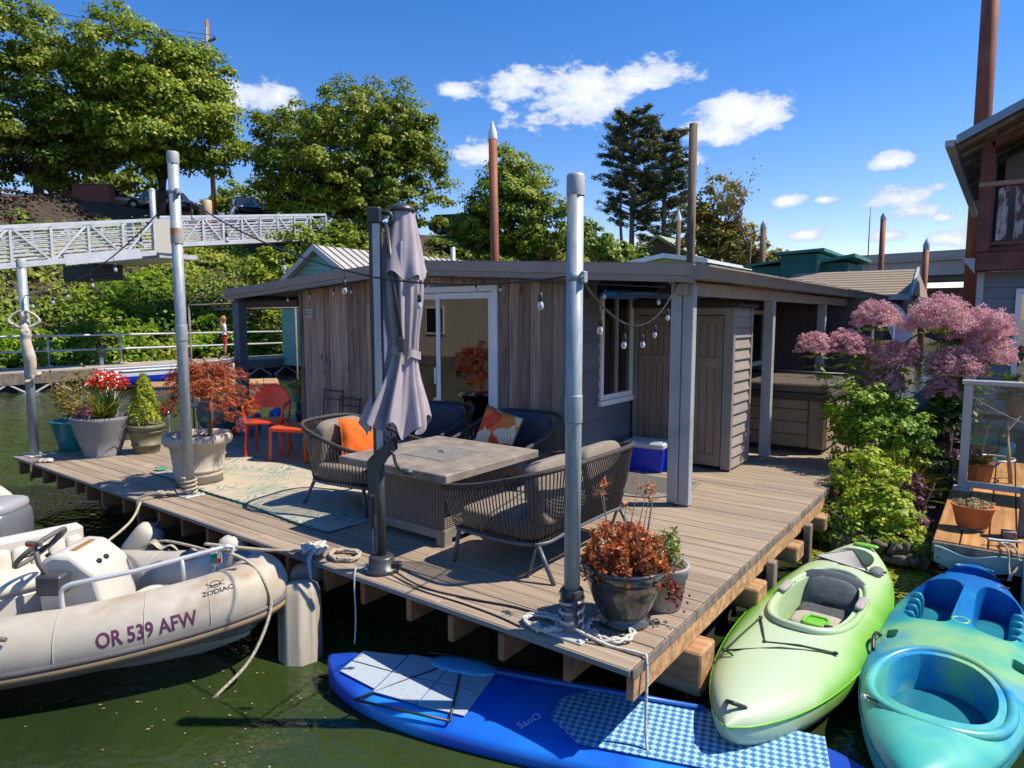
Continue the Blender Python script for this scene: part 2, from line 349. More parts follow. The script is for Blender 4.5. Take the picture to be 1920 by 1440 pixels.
TOE = [(-90,-27),(20,-27),(27,-25.5),(36,-20),(50,-13),(75,-2),(120,18),(260,70)]
def toe(y): return float(np.interp(y, [t[0] for t in TOE], [t[1] for t in TOE]))
def bank_z(x, y):
    s = (toe(y) - x)*(1. if y < 22 else .85)
    b = np.interp(s, [-3, 0, 2, 7, 13, 15.5, 30, 300], [-2.4, -.7, .35, 4.0, 7.5, 8.35, 8.6, 9.8])
    if y > 60: b *= max(.35, 1 - (y-60)/90)
    return float(b + (.22*sin(x*1.3+y*.7) + .15*sin(y*1.9-x*.6))*min(1, max(0, s/3))*(1 if s < 15 else .2))
m_bank = M('bank_soil', (.028,.02,.016), (.065,.046,.03), sc=(1,1,1), ns=2.5, rough=.95, bump=.6, bs=3, dirt=((.09,.075,.035), .5, .5))
S = [-3,-1,0,1,2,3,4,5,6,7,8,9,10,11,12,13,14,15,17,20,26,40,80,180]; YS = [-90+i*2.5 for i in range(110)]
vs = [(toe(y)-q, y, bank_z(toe(y)-q, y)) for y in YS for q in S]; ns_ = len(S)
fs = [(j*ns_+i, j*ns_+i+1, (j+1)*ns_+i+1, (j+1)*ns_+i) for j in range(len(YS)-1) for i in range(ns_-1)]
tag(MB().add(vs, fs, True).build('embankment', m_bank), kind='structure')

# ---- leaf clouds (numpy)
def leaf_mesh(name, P, Nrm, size, mat, parent=None, aspect=.62, fold=.0, jit=.35, tip=True):
    """one rhombic leaf per point P, facing roughly Nrm"""
    P = np.asarray(P, float); k = len(P); Nn = np.asarray(Nrm, float) + RNG.normal(0, jit, (k, 3)); Nn /= np.linalg.norm(Nn, axis=1)[:, None] + 1e-9
    a = RNG.normal(0, 1, (k, 3)); a -= Nn*(a*Nn).sum(1)[:, None]; a /= np.linalg.norm(a, axis=1)[:, None] + 1e-9
    b = np.cross(Nn, a); s = (size if np.ndim(size) else np.full(k, size))*RNG.uniform(.7, 1.3, k); s = s[:, None]
    V = np.empty((k, 4, 3)); V[:, 0] = P - a*s*.5; V[:, 1] = P + b*s*aspect*.5 - a*s*.05 + Nn*s*fold; V[:, 2] = P + a*s*.5; V[:, 3] = P - b*s*aspect*.5 - a*s*.05 + Nn*s*fold
    me = bpy.data.meshes.new(name); me.vertices.add(k*4); me.vertices.foreach_set('co', V.ravel())
    me.loops.add(k*4); me.loops.foreach_set('vertex_index', np.arange(k*4, dtype=np.int32))
    me.polygons.add(k); me.polygons.foreach_set('loop_start', np.arange(0, k*4, 4, dtype=np.int32)); me.polygons.foreach_set('loop_total', np.full(k, 4, dtype=np.int32))
    me.update(); me.validate(); me.materials.append(mat); return link(name, me, parent)
def clump_points(blobs, nclump, per, cr, up=.35, fill=.75, flat=1.):
    """blobs: ellipsoids (x,y,z,rx,ry,rz); each holds sub-clumps set near its skin; leaves sit on the clumps' upper shells"""
    P = []; Nn = []; vol = np.array([b[3]*b[4]*b[5] for b in blobs])**.67; vol /= vol.sum()
    for b, f in zip(blobs, vol):
        for _ in range(max(2, int(nclump*f))):
            d = RNG.normal(0, 1, 3); d /= np.linalg.norm(d); q = RNG.uniform(fill, 1.0) if RNG.random() < .8 else RNG.uniform(.3, .8)
            c = np.array(b[:3]) + d*np.array(b[3:6])*q; r = cr*RNG.uniform(.6, 1.25)
            e = RNG.normal(0, 1, (per, 3)); e /= np.linalg.norm(e, axis=1)[:, None]; e[:, 2] = np.where(e[:, 2] < -.35, -e[:, 2], e[:, 2])
            pts = c + e*r*RNG.uniform(.55, 1.05, (per, 1))*np.array([1, 1, .72*flat])
            P.append(pts); nn = e*.6 + d*.5; nn[:, 2] += up; Nn.append(nn)
    return np.vstack(P), np.vstack(Nn)

# ---- shrubs and ivy covering the slope
m_ivy = leafmat('bank_foliage', (.045,.10,.008), (.25,.34,.022), (.46,.40,.05), big=.22, transl=.4)
P = []; Nn = []
for _ in range(4600):
    y = RNG.uniform(-4, 66); s = RNG.uniform(.6, 15.3)
    if y > 34 and RNG.random() < .4: continue
    if y < 14.5 and s > 8.8 and RNG.random() < .78: continue
    if y < 36 and s > 11.2: continue
    x = toe(y)-s; z = bank_z(x, y); r = RNG.uniform(.35, 1.05)*(1.35 if s < 5 else 1); k = 46
    e = RNG.normal(0, 1, (k, 3)); e /= np.linalg.norm(e, axis=1)[:, None]; e[:, 2] = abs(e[:, 2]) - .15
    P.append(np.array([x, y, z+.1]) + e*r*RNG.uniform(.6, 1.1, (k, 1))*np.array([1, 1, .85])); nn = e.copy(); nn[:, 2] += .5; nn[:, 0] += .4; Nn.append(nn)
P = np.vstack(P); Nn = np.vstack(Nn)
tag(leaf_mesh('slope_foliage', P, Nn, .21, m_ivy), 'green and yellowing shrubs and ivy covering the river bank', 'shrubs', kind='stuff')
m_fern = leafmat('bright_shrub', (.09,.21,.008), (.28,.45,.02), (.42,.50,.06), big=.9, transl=.4)
for i, (y, s, r, h) in enumerate([(9.2,.9,1.5,1.5),(11.6,1.4,1.6,1.7),(14.2,.8,1.5,1.5),(16.4,1.6,1.7,1.8),(18.6,1.0,1.4,1.5),(7.0,1.2,1.4,1.6),(4.8,1.0,1.5,1.5),(13.0,4.3,1.4,1.3),(15.3,5.5,1.3,1.2)]):
    x = toe(y)-s; z = bank_z(x, y)
    P, Nn = clump_points([(0,0,h*.5,r,r,h*.62)], 46, 44, .34, up=.5)
    names = ['at the left end of the walkway rail', 'behind the second railing bay', 'above the bollard lamp', 'behind the red maple', 'nearest the person on the walkway', 'below the long gangway', 'at the left frame edge', 'high on the slope under the short gangway', 'high on the slope beside the short gangway']
    t = thing('bank_shrub', 'bright green feathery shrub ' + ['above the bollard lamp','behind the second long railing bay','just left of the red maple crown','behind the red maple crown','left of the roof post','below the long gangway','at the left end of the walkway rail','high on the slope under the landing','high on the slope beside the short gangway'][i], 'shrub', (x, y, z-.1), group='bright shrubs along the walkway')
    leaf_mesh('foliage', P, Nn, .17, m_fern, t, aspect=.4)
    b = MB()
    for k in range(4): b.tube([(0,0,-.2), (random.uniform(-.4,.4), random.uniform(-.4,.4), h*.7)], [.04,.015], 5)
    b.build('stem', m_oldwood, t)

# ---- floating walkway with railing (runs along Y)
m_conc = M('walkway_deck', (.30,.27,.245), (.39,.355,.32), sc=(2,2,2), rough=.85, bump=.1)
wk = thing('walkway', 'grey floating walkway with two-bar metal railing along the bank', 'walkway', (0,0,0))
b = MB(); b.box(-26.0,-24.1,-8,24,-.02,.1); b.build('walk_deck', m_conc, wk)
b = MB(); b.box(-24.1,-23.98,-8,24,-.28,.06); b.build('edge_beam', m_oldwood, wk)
b = MB(); b.box(-26,-24.1,-8,24,-.6,-.06); b.build('float_base', m_dark, wk)
post = MB().tube([(0,0,.1),(0,0,1.13)], .032, 8).box(-.09,.09,-.09,.09,.1,.125).mesh('post'); post.materials.append(m_alum)
for i in range(14): link('post', post, wk, (-25.9, -7.3+2.28*i, 0))
for z in (1.13, .62):
    MB().tube([(-25.9,-8,z),(-25.9,24,z)], .036, 8).build('rail', m_alum, wk)
b = MB()
for i in range(26):
    y = -7.5+i*1.2; b.bar((-24.02,y,-.25),(-24.02,y+.6,-.62),.05,.05); b.bar((-24.02,y+.6,-.62),(-24.02,y+1.2,-.25),.05,.05)
b.box(-24.06,-23.99,-8,24,-.7,-.62); b.build('under_truss', m_alum2, wk)
t = thing('bollard_lamp', 'small hooded bollard lamp standing on the walkway edge', 'lamp', (-25.2, 10.0, .1))
MB().lathe([(.07,0),(.07,.32)], 12, cap=True).build('pole', m_alum, t)
MB().lathe([(.12,.32),(.12,.40),(.10,.41),(.10,.5),(.15,.52),(.13,.6),(.05,.66),(0,.67)], 14).build('lamp_head', M('olive_metal', (.15,.15,.10), rough=.6), t)

# ---- gangway trusses
def truss(name, label, A, B, H, n, width, grp=None):
    t = thing(name, label, 'gangway', A, group=grp); A0 = Vector(A); d = Vector(B)-A0; up = Vector((0,0,H))
    for side, off in ((0, 0.), (1, -width)):
        o = Vector((off, 0, 0)); m = m_alum if side == 0 else m_alum2
        MB().bar(o+up, o+up+d, .10, .10).build('top_chord', m, t); MB().bar(o, o+d, .10, .16).build('bottom_chord', m, t)
        vert = None
        for i in range(n+1):
            q = o + d*(i/n)
            MB().bar(q+Vector((0,0,.08)), q+up-Vector((0,0,.05)), .07, .07, (0,1,0)).build('upright', m, t)
            if i < n:
                r = o + d*((i+1)/n); p1, p2 = ((q, r+up) if i % 2 else (q+up, r))
                MB().bar(p1, p2, .06, .065, (1,0,0)).build('diagonal', m, t)
        for k in range(7):
            z = Vector((-.06 if side == 0 else .06, 0, .16 + k*(H-.36)/6)); MB().bar(o+z, o+z+d, .03, .035).build('guard_rail', m, t)
    w = Vector((-width/2, 0, -.02)); MB().bar(w, w+d, width-.12, .06).build('walk_deck', m_conc, t)
    return t
g1 = truss('gangway', 'long aluminium truss gangway sloping up from the left frame edge', (-21.6,-1.5,1.82), (-22.85,10.9,3.88), 1.06, 12, 1.5)
MB().bar((-.98,9.6,1.62),(-1.2,11.9,2.0),.12,.32).build('landing_beam', m_alum, g1)
g2 = truss('gangway', 'shorter aluminium truss gangway beyond the landing post, level with the cars', (-27.6,13.4,4.62), (-27.15,21.2,5.62), 1.12, 9, 1.5)
ld = thing('gangway_landing', 'cream steel landing block between the two gangways', 'landing', (-25,12.1,0))
MB().box(-3.4,2.0,-1.0,.3,3.75,3.9).build('platform', m_alum2, ld); MB().box(1.85,2.05,-1.15,-.55,3.9,4.98).build('end_plate', M('cream_paint', (.50,.47,.40), rough=.6), ld)
MB().box(-1.6,1.0,-2.6,-1.75,3.0,3.5).build('abutment', M('dark_block', (.05,.052,.055), rough=.8), ld)
for x, y, z0, h, lab in ((-23.6, 11.25, 3.9, 6.0, 'slim galvanised pole rising beside the gangway landing'), (-43.1, 17.7, 7.0, 9.6, 'slim galvanised pole behind the long gangway')):
    t = thing('steel_pole', lab, 'pole', (x, y, z0)); MB().tube([(0,0,0),(0,0,h-z0)], .09 if x < -27 else .1, 10).build('shaft', m_galv, t)
    MB().lathe([(.1,0),(.1,.06),(.05,.1),(0,.1)], 10, (0,0,h-z0)).build('cap', m_cap, t)

# bark mulch on the shaded upper slope at the left
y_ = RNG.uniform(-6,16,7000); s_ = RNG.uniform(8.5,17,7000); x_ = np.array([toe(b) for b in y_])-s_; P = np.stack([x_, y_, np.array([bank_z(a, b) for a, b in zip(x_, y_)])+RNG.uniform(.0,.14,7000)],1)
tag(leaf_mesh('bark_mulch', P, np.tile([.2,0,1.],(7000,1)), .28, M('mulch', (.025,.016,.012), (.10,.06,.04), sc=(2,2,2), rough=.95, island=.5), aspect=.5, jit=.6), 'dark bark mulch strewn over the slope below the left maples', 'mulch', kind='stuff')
# ================================================================ the floating house
def roof_z(x):                       # top of the roof deck across the gable
    return 2.41 - .066*abs(x+5.95) if x < -5.95 else 2.41 - .056*abs(x+5.95)
hb = thing('houseboat', 'single-storey floating home with weathered plank front and low taupe roof', 'house', (0,0,0))
YF = 5.91; XR = -3.71
# front wall: backing with openings, planks on it
fw = MB()
fw.box(-8.12,-6.42,YF+.03,YF+.1,0,2.2); fw.box(-4.60,-3.74,YF+.03,YF+.1,0,2.2); fw.box(-6.42,-4.60,YF+.03,YF+.1,2.09,2.25)
fw = fw.build('front_wall', m_dark, hb)
x = -8.12; rr = random.Random(5)
def wall_board(x0, x1, z0):
    j = rr.uniform(-.006, .006)
    zt = min(roof_z(x0), roof_z(x1)) - .13
    MB().cbox(x0+.003, x1-.003, YF-.012+j, YF+.028, z0, zt, .004).build('wall_board', m_wall, fw)
while x < -6.5:
    w = rr.choice([.118,.122,.142,.145,.148,.16]); x1 = min(x+w, -6.435)
    if -6.435 - x1 < .05: x1 = -6.435
    wall_board(x, x1, .03+rr.uniform(0,.012)); x = x1
x = -4.585
while x < -3.72:
    w = rr.choice([.122,.14,.146,.15]); x1 = min(x+w, -3.715)
    if -3.715 - x1 < .05: x1 = -3.715
    wall_board(x, x1, .03); x = x1
x = -6.43
while x < -4.6:
    x1 = min(x+.147, -4.59); wall_board(x, x1, 2.115); x = x1
MB().cbox(-8.2,-8.115,YF-.03,YF+.12,0,2.17,.006).build('corner_board', m_oldwood, hb)
# sliding door
dr = MB()
dr.cbox(-6.43,-6.36,YF-.035,YF+.07,.03,2.11,.005); dr.cbox(-4.66,-4.59,YF-.035,YF+.07,.03,2.11,.005); dr.cbox(-6.36,-4.66,YF-.035,YF+.07,2.04,2.11,.005); dr.cbox(-6.36,-4.66,YF-.04,YF+.07,.03,.08,.005)
dr = dr.build('sliding_door', m_white, hb)
for (a, c, yy) in ((-6.36,-5.47,YF+.012),(-5.53,-4.66,YF-.022)):
    q = MB(); y1 = yy+.032
    q.cbox(a,a+.065,yy,y1,.085,2.035,.004); q.cbox(c-.065,c,yy,y1,.085,2.035,.004); q.box(a+.065,c-.065,yy+.002,y1-.002,1.965,2.033); q.box(a+.065,c-.065,yy+.002,y1-.002,.087,.17)
    q.build('door_sash', m_white, dr); MB().box(a+.065,c-.065,yy+.013,yy+.019,.17,1.965).build('pane', m_glass, dr)
    b = MB(); b.box(a+.08,c-.08,YF+.075,YF+.09,1.80,1.95)
    for k in range(5): b.box(a+.08,c-.08,YF+.07,YF+.095,1.80+k*.03,1.812+k*.03)
    b.build('blind', m_blind, dr)
MB().cbox(-5.545,-5.525,YF-.05,YF-.024,.95,1.15,.005).build('door_handle', m_white, dr)
# right side wall (slate clapboard) with window
sw = MB(); sw.box(XR-.1,XR-.03,YF+.1,6.66,0,2.25); sw.box(XR-.1,XR-.03,6.66,7.50,0,.78); sw.box(XR-.1,XR-.03,6.66,7.50,2.05,2.25); sw.box(XR-.1,XR-.03,7.50,16,0,2.25)
sw = sw.build('side_wall', m_dark, hb)
z = .04
while z < 2.12:
    def clap(y0, y1, zt):
        MB().prism([(XR-.03,z),(XR+.006,z),(XR+.006,z+.012),(XR-.016,zt),(XR-.03,zt)], y0, y1, 'y').build('siding_board', m_siding, sw)
    zt = z+.146
    if z+.14 < .76 or z > 2.05: clap(YF+.0, 7.48, zt)
    else: clap(YF+.0, 6.64, zt)
    z += .142
MB().cbox(XR-.02,XR+.022,YF-.02,YF+.05,0,2.2,.004).build('corner_board', m_siding, hb)
wn = MB(); X0 = XR-.05; X1 = XR+.022
wn.cbox(X0,X1,6.645,6.705,.80,2.06,.004); wn.cbox(X0,X1,7.42,7.48,.80,2.06,.004); wn.cbox(X0,X1,6.705,7.42,1.99,2.06,.004); wn.cbox(X0,X1+.02,6.62,7.50,.74,.80,.004); wn.box(X0+.01,X1-.012,6.705,7.42,.802,.86)
wn = wn.build('window', m_white, hb); MB().box(XR-.03,XR-.024,6.705,7.42,.86,1.99).build('pane', m_glass, wn)
MB().box(XR-.028,XR+.004,7.04,7.075,.862,1.988).build('mullion', M('grey_vinyl', (.30,.30,.31), rough=.5), wn)
# charcoal panels further back on the same side
y = 8.1
while y < 15.8:
    MB().cbox(XR-.028,XR+.008,y+.004,y+.296,.02,2.2,.004).build('wall_panel', m_darkwall, sw) if not (12.0 < y < 12.9) else MB().cbox(XR-.028,XR+.008,y+.004,y+.296,.02,.85,.004).build('wall_panel', m_darkwall, sw)
    y += .3
w2 = MB(); w2.cbox(XR-.02,XR+.03,12.02,12.1,.87,1.88,.004); w2.cbox(XR-.02,XR+.03,12.82,12.9,.87,1.88,.004); w2.cbox(XR-.02,XR+.03,12.1,12.82,1.80,1.88,.004); w2.cbox(XR-.02,XR+.03,12.1,12.82,.87,.95,.004)
w2 = w2.build('window', m_white, hb); MB().box(XR-.01,XR-.004,12.1,12.82,.95,1.8).build('pane', m_glass, w2)
MB().box(XR-.028,XR+.008,12.0,13.0,1.88,2.2).build('wall_panel', m_darkwall, sw)
x = XR-.03
while x < -1.9:
    MB().cbox(x,x+.245,13.0,13.05,.02,2.08,.004).build('end_wall_board', m_darkwall if x < -2.4 else m_oldwood, hb); x += .25
# left wall, back wall, room inside
MB().box(-8.12,-8.02,YF+.12,15.9,0,2.2).build('left_wall', m_wall, hb)
MB().box(-8.0,XR-.12,YF+.2,15.8,.02,.06).build('room_floor', m_floorin, hb); MB().box(-8.0,XR-.12,9.4,9.5,.06,2.2).build('inner_wall', M('inner_plaster', (.16,.135,.105), rough=.9), hb)
# roof
rf = MB()
def slab(xa, xb, y0, y1, t, off=0.):
    za = roof_z(xa)+off; zb = roof_z(xb)+off
    rf.add([(xa,y0,za),(xb,y0,zb),(xb,y1,zb),(xa,y1,za),(xa,y0,za-t),(xb,y0,zb-t),(xb,y1,zb-t),(xa,y1,za-t)], [(0,1,2,3),(7,6,5,4),(0,4,5,1),(1,5,6,2),(2,6,7,3),(3,7,4,0)])
slab(-9.72,-5.95,5.69,16.1,.05); slab(-5.95,-2.26,5.69,16.1,.05)
rf = rf.build('roof', m_roofmetal, hb)
for k in range(36):                 # standing ribs that end at the right eave
    y = 5.75+k*.285; MB().bar((-5.95,y,roof_z(-5.95)+.012),(-2.19,y,roof_z(-2.19)+.012),.035,.03).build('roof_rib', m_roofmetal, rf)
for (xa, xb) in ((-9.74,-5.95),(-5.95,-2.24)):
    za, zb = roof_z(xa), roof_z(xb); L = 6; ya = 5.645
    q = MB(); q.add([(xa,ya,za+.012),(xb,ya,zb+.012),(xb,ya,zb-.09),(xa,ya,za-.09),(xa,ya+.04,za+.012),(xb,ya+.04,zb+.012),(xb,ya+.04,zb-.09),(xa,ya+.04,za-.09)], [(0,3,2,1),(4,5,6,7),(0,1,5,4),(3,7,6,2),(0,4,7,3),(1,2,6,5)]); q.build('fascia_board', m_fascia, rf)
    q = MB(); q.add([(xa,ya+.012,za-.092),(xb,ya+.012,zb-.092),(xb,ya+.012,zb-.15),(xa,ya+.012,za-.15),(xa,ya+.045,za-.092),(xb,ya+.045,zb-.092),(xb,ya+.045,zb-.15),(xa,ya+.045,za-.15)], [(0,3,2,1),(4,5,6,7),(0,1,5,4),(3,7,6,2),(0,4,7,3),(1,2,6,5)]); q.build('fascia_board', m_fascia, rf)
    q = MB(); q.add([(xa,5.70,za-.06),(xb,5.70,zb-.06),(xb,16,zb-.06),(xa,16,za-.06),(xa,5.70,za-.085),(xb,5.70,zb-.085),(xb,16,zb-.085),(xa,16,za-.085)], [(0,1,2,3),(7,6,5,4),(0,4,5,1),(1,5,6,2),(2,6,7,3),(3,7,4,0)]); q.build('soffit', m_soffit, rf)
MB().box(-9.74,-9.70,5.69,16.1,2.02,2.17).build('left_eave_board', m_fascia, rf)
# gutter along the right eave
g = MB(); z0 = roof_z(-2.24)
prof = [(-2.235,z0-.005),(-2.235,z0-.12),(-2.15,z0-.12),(-2.125,z0-.06),(-2.09,z0-.02),(-2.09,z0-.005),(-2.10,z0-.005),(-2.102,z0-.02),(-2.135,z0-.062),(-2.157,z0-.11),(-2.228,z0-.11),(-2.228,z0-.005)]
g.prism([(a, c) for a, c in reversed(prof)], 5.62, 16.15, 'y'); g.build('gutter', m_taupe, rf)
MB().prism([(-2.236,z0-.004),(-2.236,z0-.121),(-2.149,z0-.121),(-2.088,z0-.004)], 5.60, 5.619, 'y').build('gutter_end', m_taupe, rf)
# beams, posts under the eaves
MB().box(-2.44,-2.34,5.72,16,1.95,2.07).build('eave_beam', m_fascia, hb)
MB().box(-9.66,-9.56,5.78,12,1.93,2.06).build('eave_beam', m_bluepost, hb)
MB().box(-9.55,-8.2,5.85,5.92,1.90,1.99).build('cross_beam', M('red_brown_beam', (.10,.045,.03), rough=.7), hb)
q = MB(); q.cbox(-2.50,-2.40,5.78,5.87,.02,2.06,.005); q.build('post', m_greypost, hb)
q = MB(); q.cbox(-2.395,-2.295,5.80,5.89,.01,2.04,.005); q.build('post', m_greypost, hb)
for yy in (8.55, 11.4): MB().cbox(-2.46,-2.34,yy-.05,yy+.05,0,1.96,.005).build('post', m_greypost, hb)
MB().cbox(-9.72,-9.55,5.76,5.90,0,2.0,.006).build('post', m_bluepost, hb)
MB().cbox(-9.55,-9.43,9.0,9.12,0,2.0,.006).build('post', m_oldwood, hb)
MB().prism([(-2.50,2.05),(-2.30,2.05),(-2.24,2.16),(-2.50,2.16)], 5.72, 5.79, 'y').build('bracket', m_taupe, hb)
# house number plate
np_ = MB().box(-8.035,-7.885,YF-.028,YF-.02,1.75,1.862).build('number_plate', M('white_plate', (.62,.63,.66), rough=.5), hb)
def text_obj(txt, size, mat, name='lettering', parent=None, mw=None, bend=None, offset=0., shear=0.):
    cu = bpy.data.curves.new('lettering', 'FONT'); cu.body = txt; cu.size = size; cu.align_x = 'CENTER'; cu.align_y = 'CENTER'; cu.offset = offset; cu.shear = shear; cu.resolution_u = 3
    to = bpy.data.objects.new('lettering', cu); COL.objects.link(to); bpy.context.view_layer.update()
    me = bpy.data.meshes.new_from_object(to.evaluated_get(bpy.context.evaluated_depsgraph_get())); bpy.data.objects.remove(to)
    if bend:
        import bmesh
        bm = bmesh.new(); bm.from_mesh(me); ys = [v.co.y for v in bm.verts]; xs = [v.co.x for v in bm.verts]
        for k in range(1, 12): bmesh.ops.bisect_plane(bm, geom=bm.verts[:]+bm.edges[:]+bm.faces[:], plane_co=(0, min(ys)+(max(ys)-min(ys))*k/12, 0), plane_no=(0,1,0))
        for k in range(1, 40): bmesh.ops.bisect_plane(bm, geom=bm.verts[:]+bm.edges[:]+bm.faces[:], plane_co=(min(xs)+(max(xs)-min(xs))*k/40, 0, 0), plane_no=(1,0,0))
        bm.to_mesh(me); bm.free()
        for v in me.vertices: v.co = bend(v.co.x, v.co.y)
    elif mw is not None: me.transform(mw)
    me.materials.clear(); me.materials.append(mat); return link(name, me, parent)
m_ink = M('dark_ink', (.03,.03,.035), rough=.6)
FR = Matrix(((1,0,0,0),(0,0,1,0),(0,1,0,0),(0,0,0,1)))     # text plane -> facing -Y
for txt, zz, ss in (('OREGON', 1.832, .03), ('20523', 1.785, .062)):
    text_obj(txt, ss, m_ink, 'lettering', np_, Tm(-7.96, YF-.0305, zz) @ Matrix.Rotation(pi/2, 4, 'X'), offset=.001)
# storage closet built against the side wall
st = thing('storage_closet', 'brown plank-door storage closet with taupe lap siding on its side', 'closet', (0,0,0))
YC = 7.44; XS = -2.47
q = MB(); q.box(XR+.03,XS-.03,YC+.04,8.07,.02,1.86); q = q.build('carcass', m_dark, st)
tr = MB(); tr.cbox(XR+.025,XR+.09,YC-.02,YC+.04,.02,1.86,.004); tr.cbox(XS-.1,XS+.01,YC-.02,YC+.05,.02,1.86,.004); tr.cbox(XR+.09,XS-.1,YC-.02,YC+.04,1.78,1.86,.004); tr.build('door_trim', m_taupe, st)
for (a, c) in ((XR+.095,-3.14),(-3.13,XS-.105)):
    d = MB().box(a,c,YC+.012,YC+.035,.04,1.775).build('door', m_dark, st); n = 6; w = (c-a)/n
    for k in range(n):
        MB().cbox(a+k*w+.003,a+(k+1)*w-.003,YC-.004,YC+.012,.045,1.77,.003).build('door_plank', m_shed, d)
    for z0, z1 in ((1.18,1.30),(.05,.18),(1.68,1.768)): MB().cbox(a+.004,c-.004,YC-.016,YC-.0045,z0,z1,.003).build('door_rail', m_shed, d)
    MB().cbox(a+.004,a+.06,YC-.0155,YC-.0045,.181,1.179,.003).build('door_stile', m_shed, d); MB().cbox(c-.06,c-.004,YC-.0155,YC-.0045,.181,1.179,.003).build('door_stile', m_shed, d)
MB().lathe([(.012,0),(.012,.03),(.022,.035),(.022,.05),(0,.055)], 10, m=Tm(-3.18,YC-.016,.98) @ Matrix.Rotation(pi/2, 4, 'X')).build('door_knob', m_black, st)
z = .03
while z < 1.83:
    zt = min(z+.128, 1.86)
    MB().prism([(XS-.03,z),(XS+.008,z),(XS+.008,z+.01),(XS-.018,zt),(XS-.03,zt)], YC+.055, 8.05, 'y').build('siding_board', m_shedside, st); z += .124
MB().cbox(XS-.04,XS+.014,8.05,8.1,.02,1.87,.004).build('corner_board', m_taupe, st)
MB().prism([(XR+.03,1.862),(XS+.06,1.862),(XS+.06,1.90),(XR+.03,1.97)], YC-.06, 8.12, 'y').build('closet_roof', M('dark_shingle', (.03,.03,.032), rough=.8), st)
# board and paddles stored under the eave
t = thing('stored_board', 'dark blue paddle board stored flat under the eave above the closet', 'paddle board', (-3.0,7.0,1.985))
MB().sell((0,0,0),(.30,1.1,.03),.6,.8,20,8).build('board', M('navy_board', (.02,.05,.12), (.03,.12,.30), sc=(2,2,2), rough=.35), t)
t = thing('stored_kite', 'blue folded tarp tucked under the porch ceiling', 'tarp', (-3.28,6.35,1.99))
MB().sell((0,0,.0),(.2,.34,.05),.9,.8,18,8).build('tarp', M('blue_tarp', (.01,.09,.36), (.015,.16,.5), sc=(6,6,6), rough=.5, bump=.8, bs=2), t)
MB().bar((-.12,-.36,.03),(-.12,.36,.03),.02,.1).build('strap', m_black, t)
# ================================================================ deck
dk = tag(MB().box(-10.0,-1.46,2.96,5.9,-.06,-.036).box(-3.6,-1.46,5.9,13,-.06,-.036).box(-10.0,-8.2,5.9,10,-.06,-.036).build('deck', m_dark), 'weathered brown composite plank deck around the floating home', None, kind='structure')
rr = random.Random(21)
def plank_row(x0, x1, y0, y1, joints):
    xs = [x0] + sorted(j for j in joints if x0+.4 < j < x1-.4) + [x1]
    for a, c in zip(xs, xs[1:]):
        dz = rr.uniform(-.0015,.0015)
        MB().cbox(a+.002, c-.002, y0, y1, -.034+dz, dz, .0035).build('plank', m_plank, dk)
y = 2.89; i = 0
while y < 12.6:
    y1 = y+.136
    if y1 < 5.95: plank_row(-10.05,-1.42,y,y1,[-8.1+rr.uniform(-1.2,1.2),-5.2+rr.uniform(-1.2,1.2),-2.9+rr.uniform(-.6,.6)])
    else:
        plank_row(-3.70,-1.42,y,y1,[-2.3+rr.uniform(-.5,.5)] if i % 2 else [])
        if y1 < 8.4: plank_row(-10.05,-8.22,y,y1,[])
    y += .142; i += 1
# right edge board and end strip, joists, beams
MB().cbox(-1.46,-1.418,2.93,12.6,-.19,-.038,.004).build('rim_board', m_timber, dk)
y = 2.895
while y < 9:
    L = rr.uniform(.35,.5); MB().cbox(-1.417,-1.405,y,y+L-.006,-.055,-.002,.002).build('edge_strip', m_oldwood, dk); y += L
MB().box(-10.05,-1.42,2.880,2.889,-.033,-.004).build('edge_strip', M('grey_edge', (.21,.205,.20), rough=.6), dk)
jm = MB().cbox(-.022,.022,0,2.9,-.165,0,.004).mesh('joist'); jm.materials.append(m_joist)
k = 0; x = -9.95
while x < -1.6:
    j = link('joist', jm, dk, (x+rr.uniform(-.03,.03), 2.905+rr.uniform(0,.05), -.062)); x += .405
for (x0, x1) in ((-9.8,-6.7),(-6.6,-1.5)): MB().cbox(x0,x1,3.75,3.89,-.52,-.23,.01).build('beam', m_oldwood, dk)
MB().box(-9.9,-1.6,3.9,12,-.9,-.24).build('float_hull', m_dark, dk)
# timbers carrying the right edge
for (yy, h, ln) in ((3.62,.27,.03),(4.75,.16,.02),(5.85,.14,.02),(6.9,.14,.02)):
    MB().cbox(-2.4,-1.36+ln,yy,yy+.24,-.20-h,-.20,.012).build('timber', m_timber, dk)
for yy in (5.15, 6.3, 7.4): MB().cbox(-1.40,-1.34,yy,yy+.1,-.9,-.12,.008).build('pile_post', m_oldwood, dk)

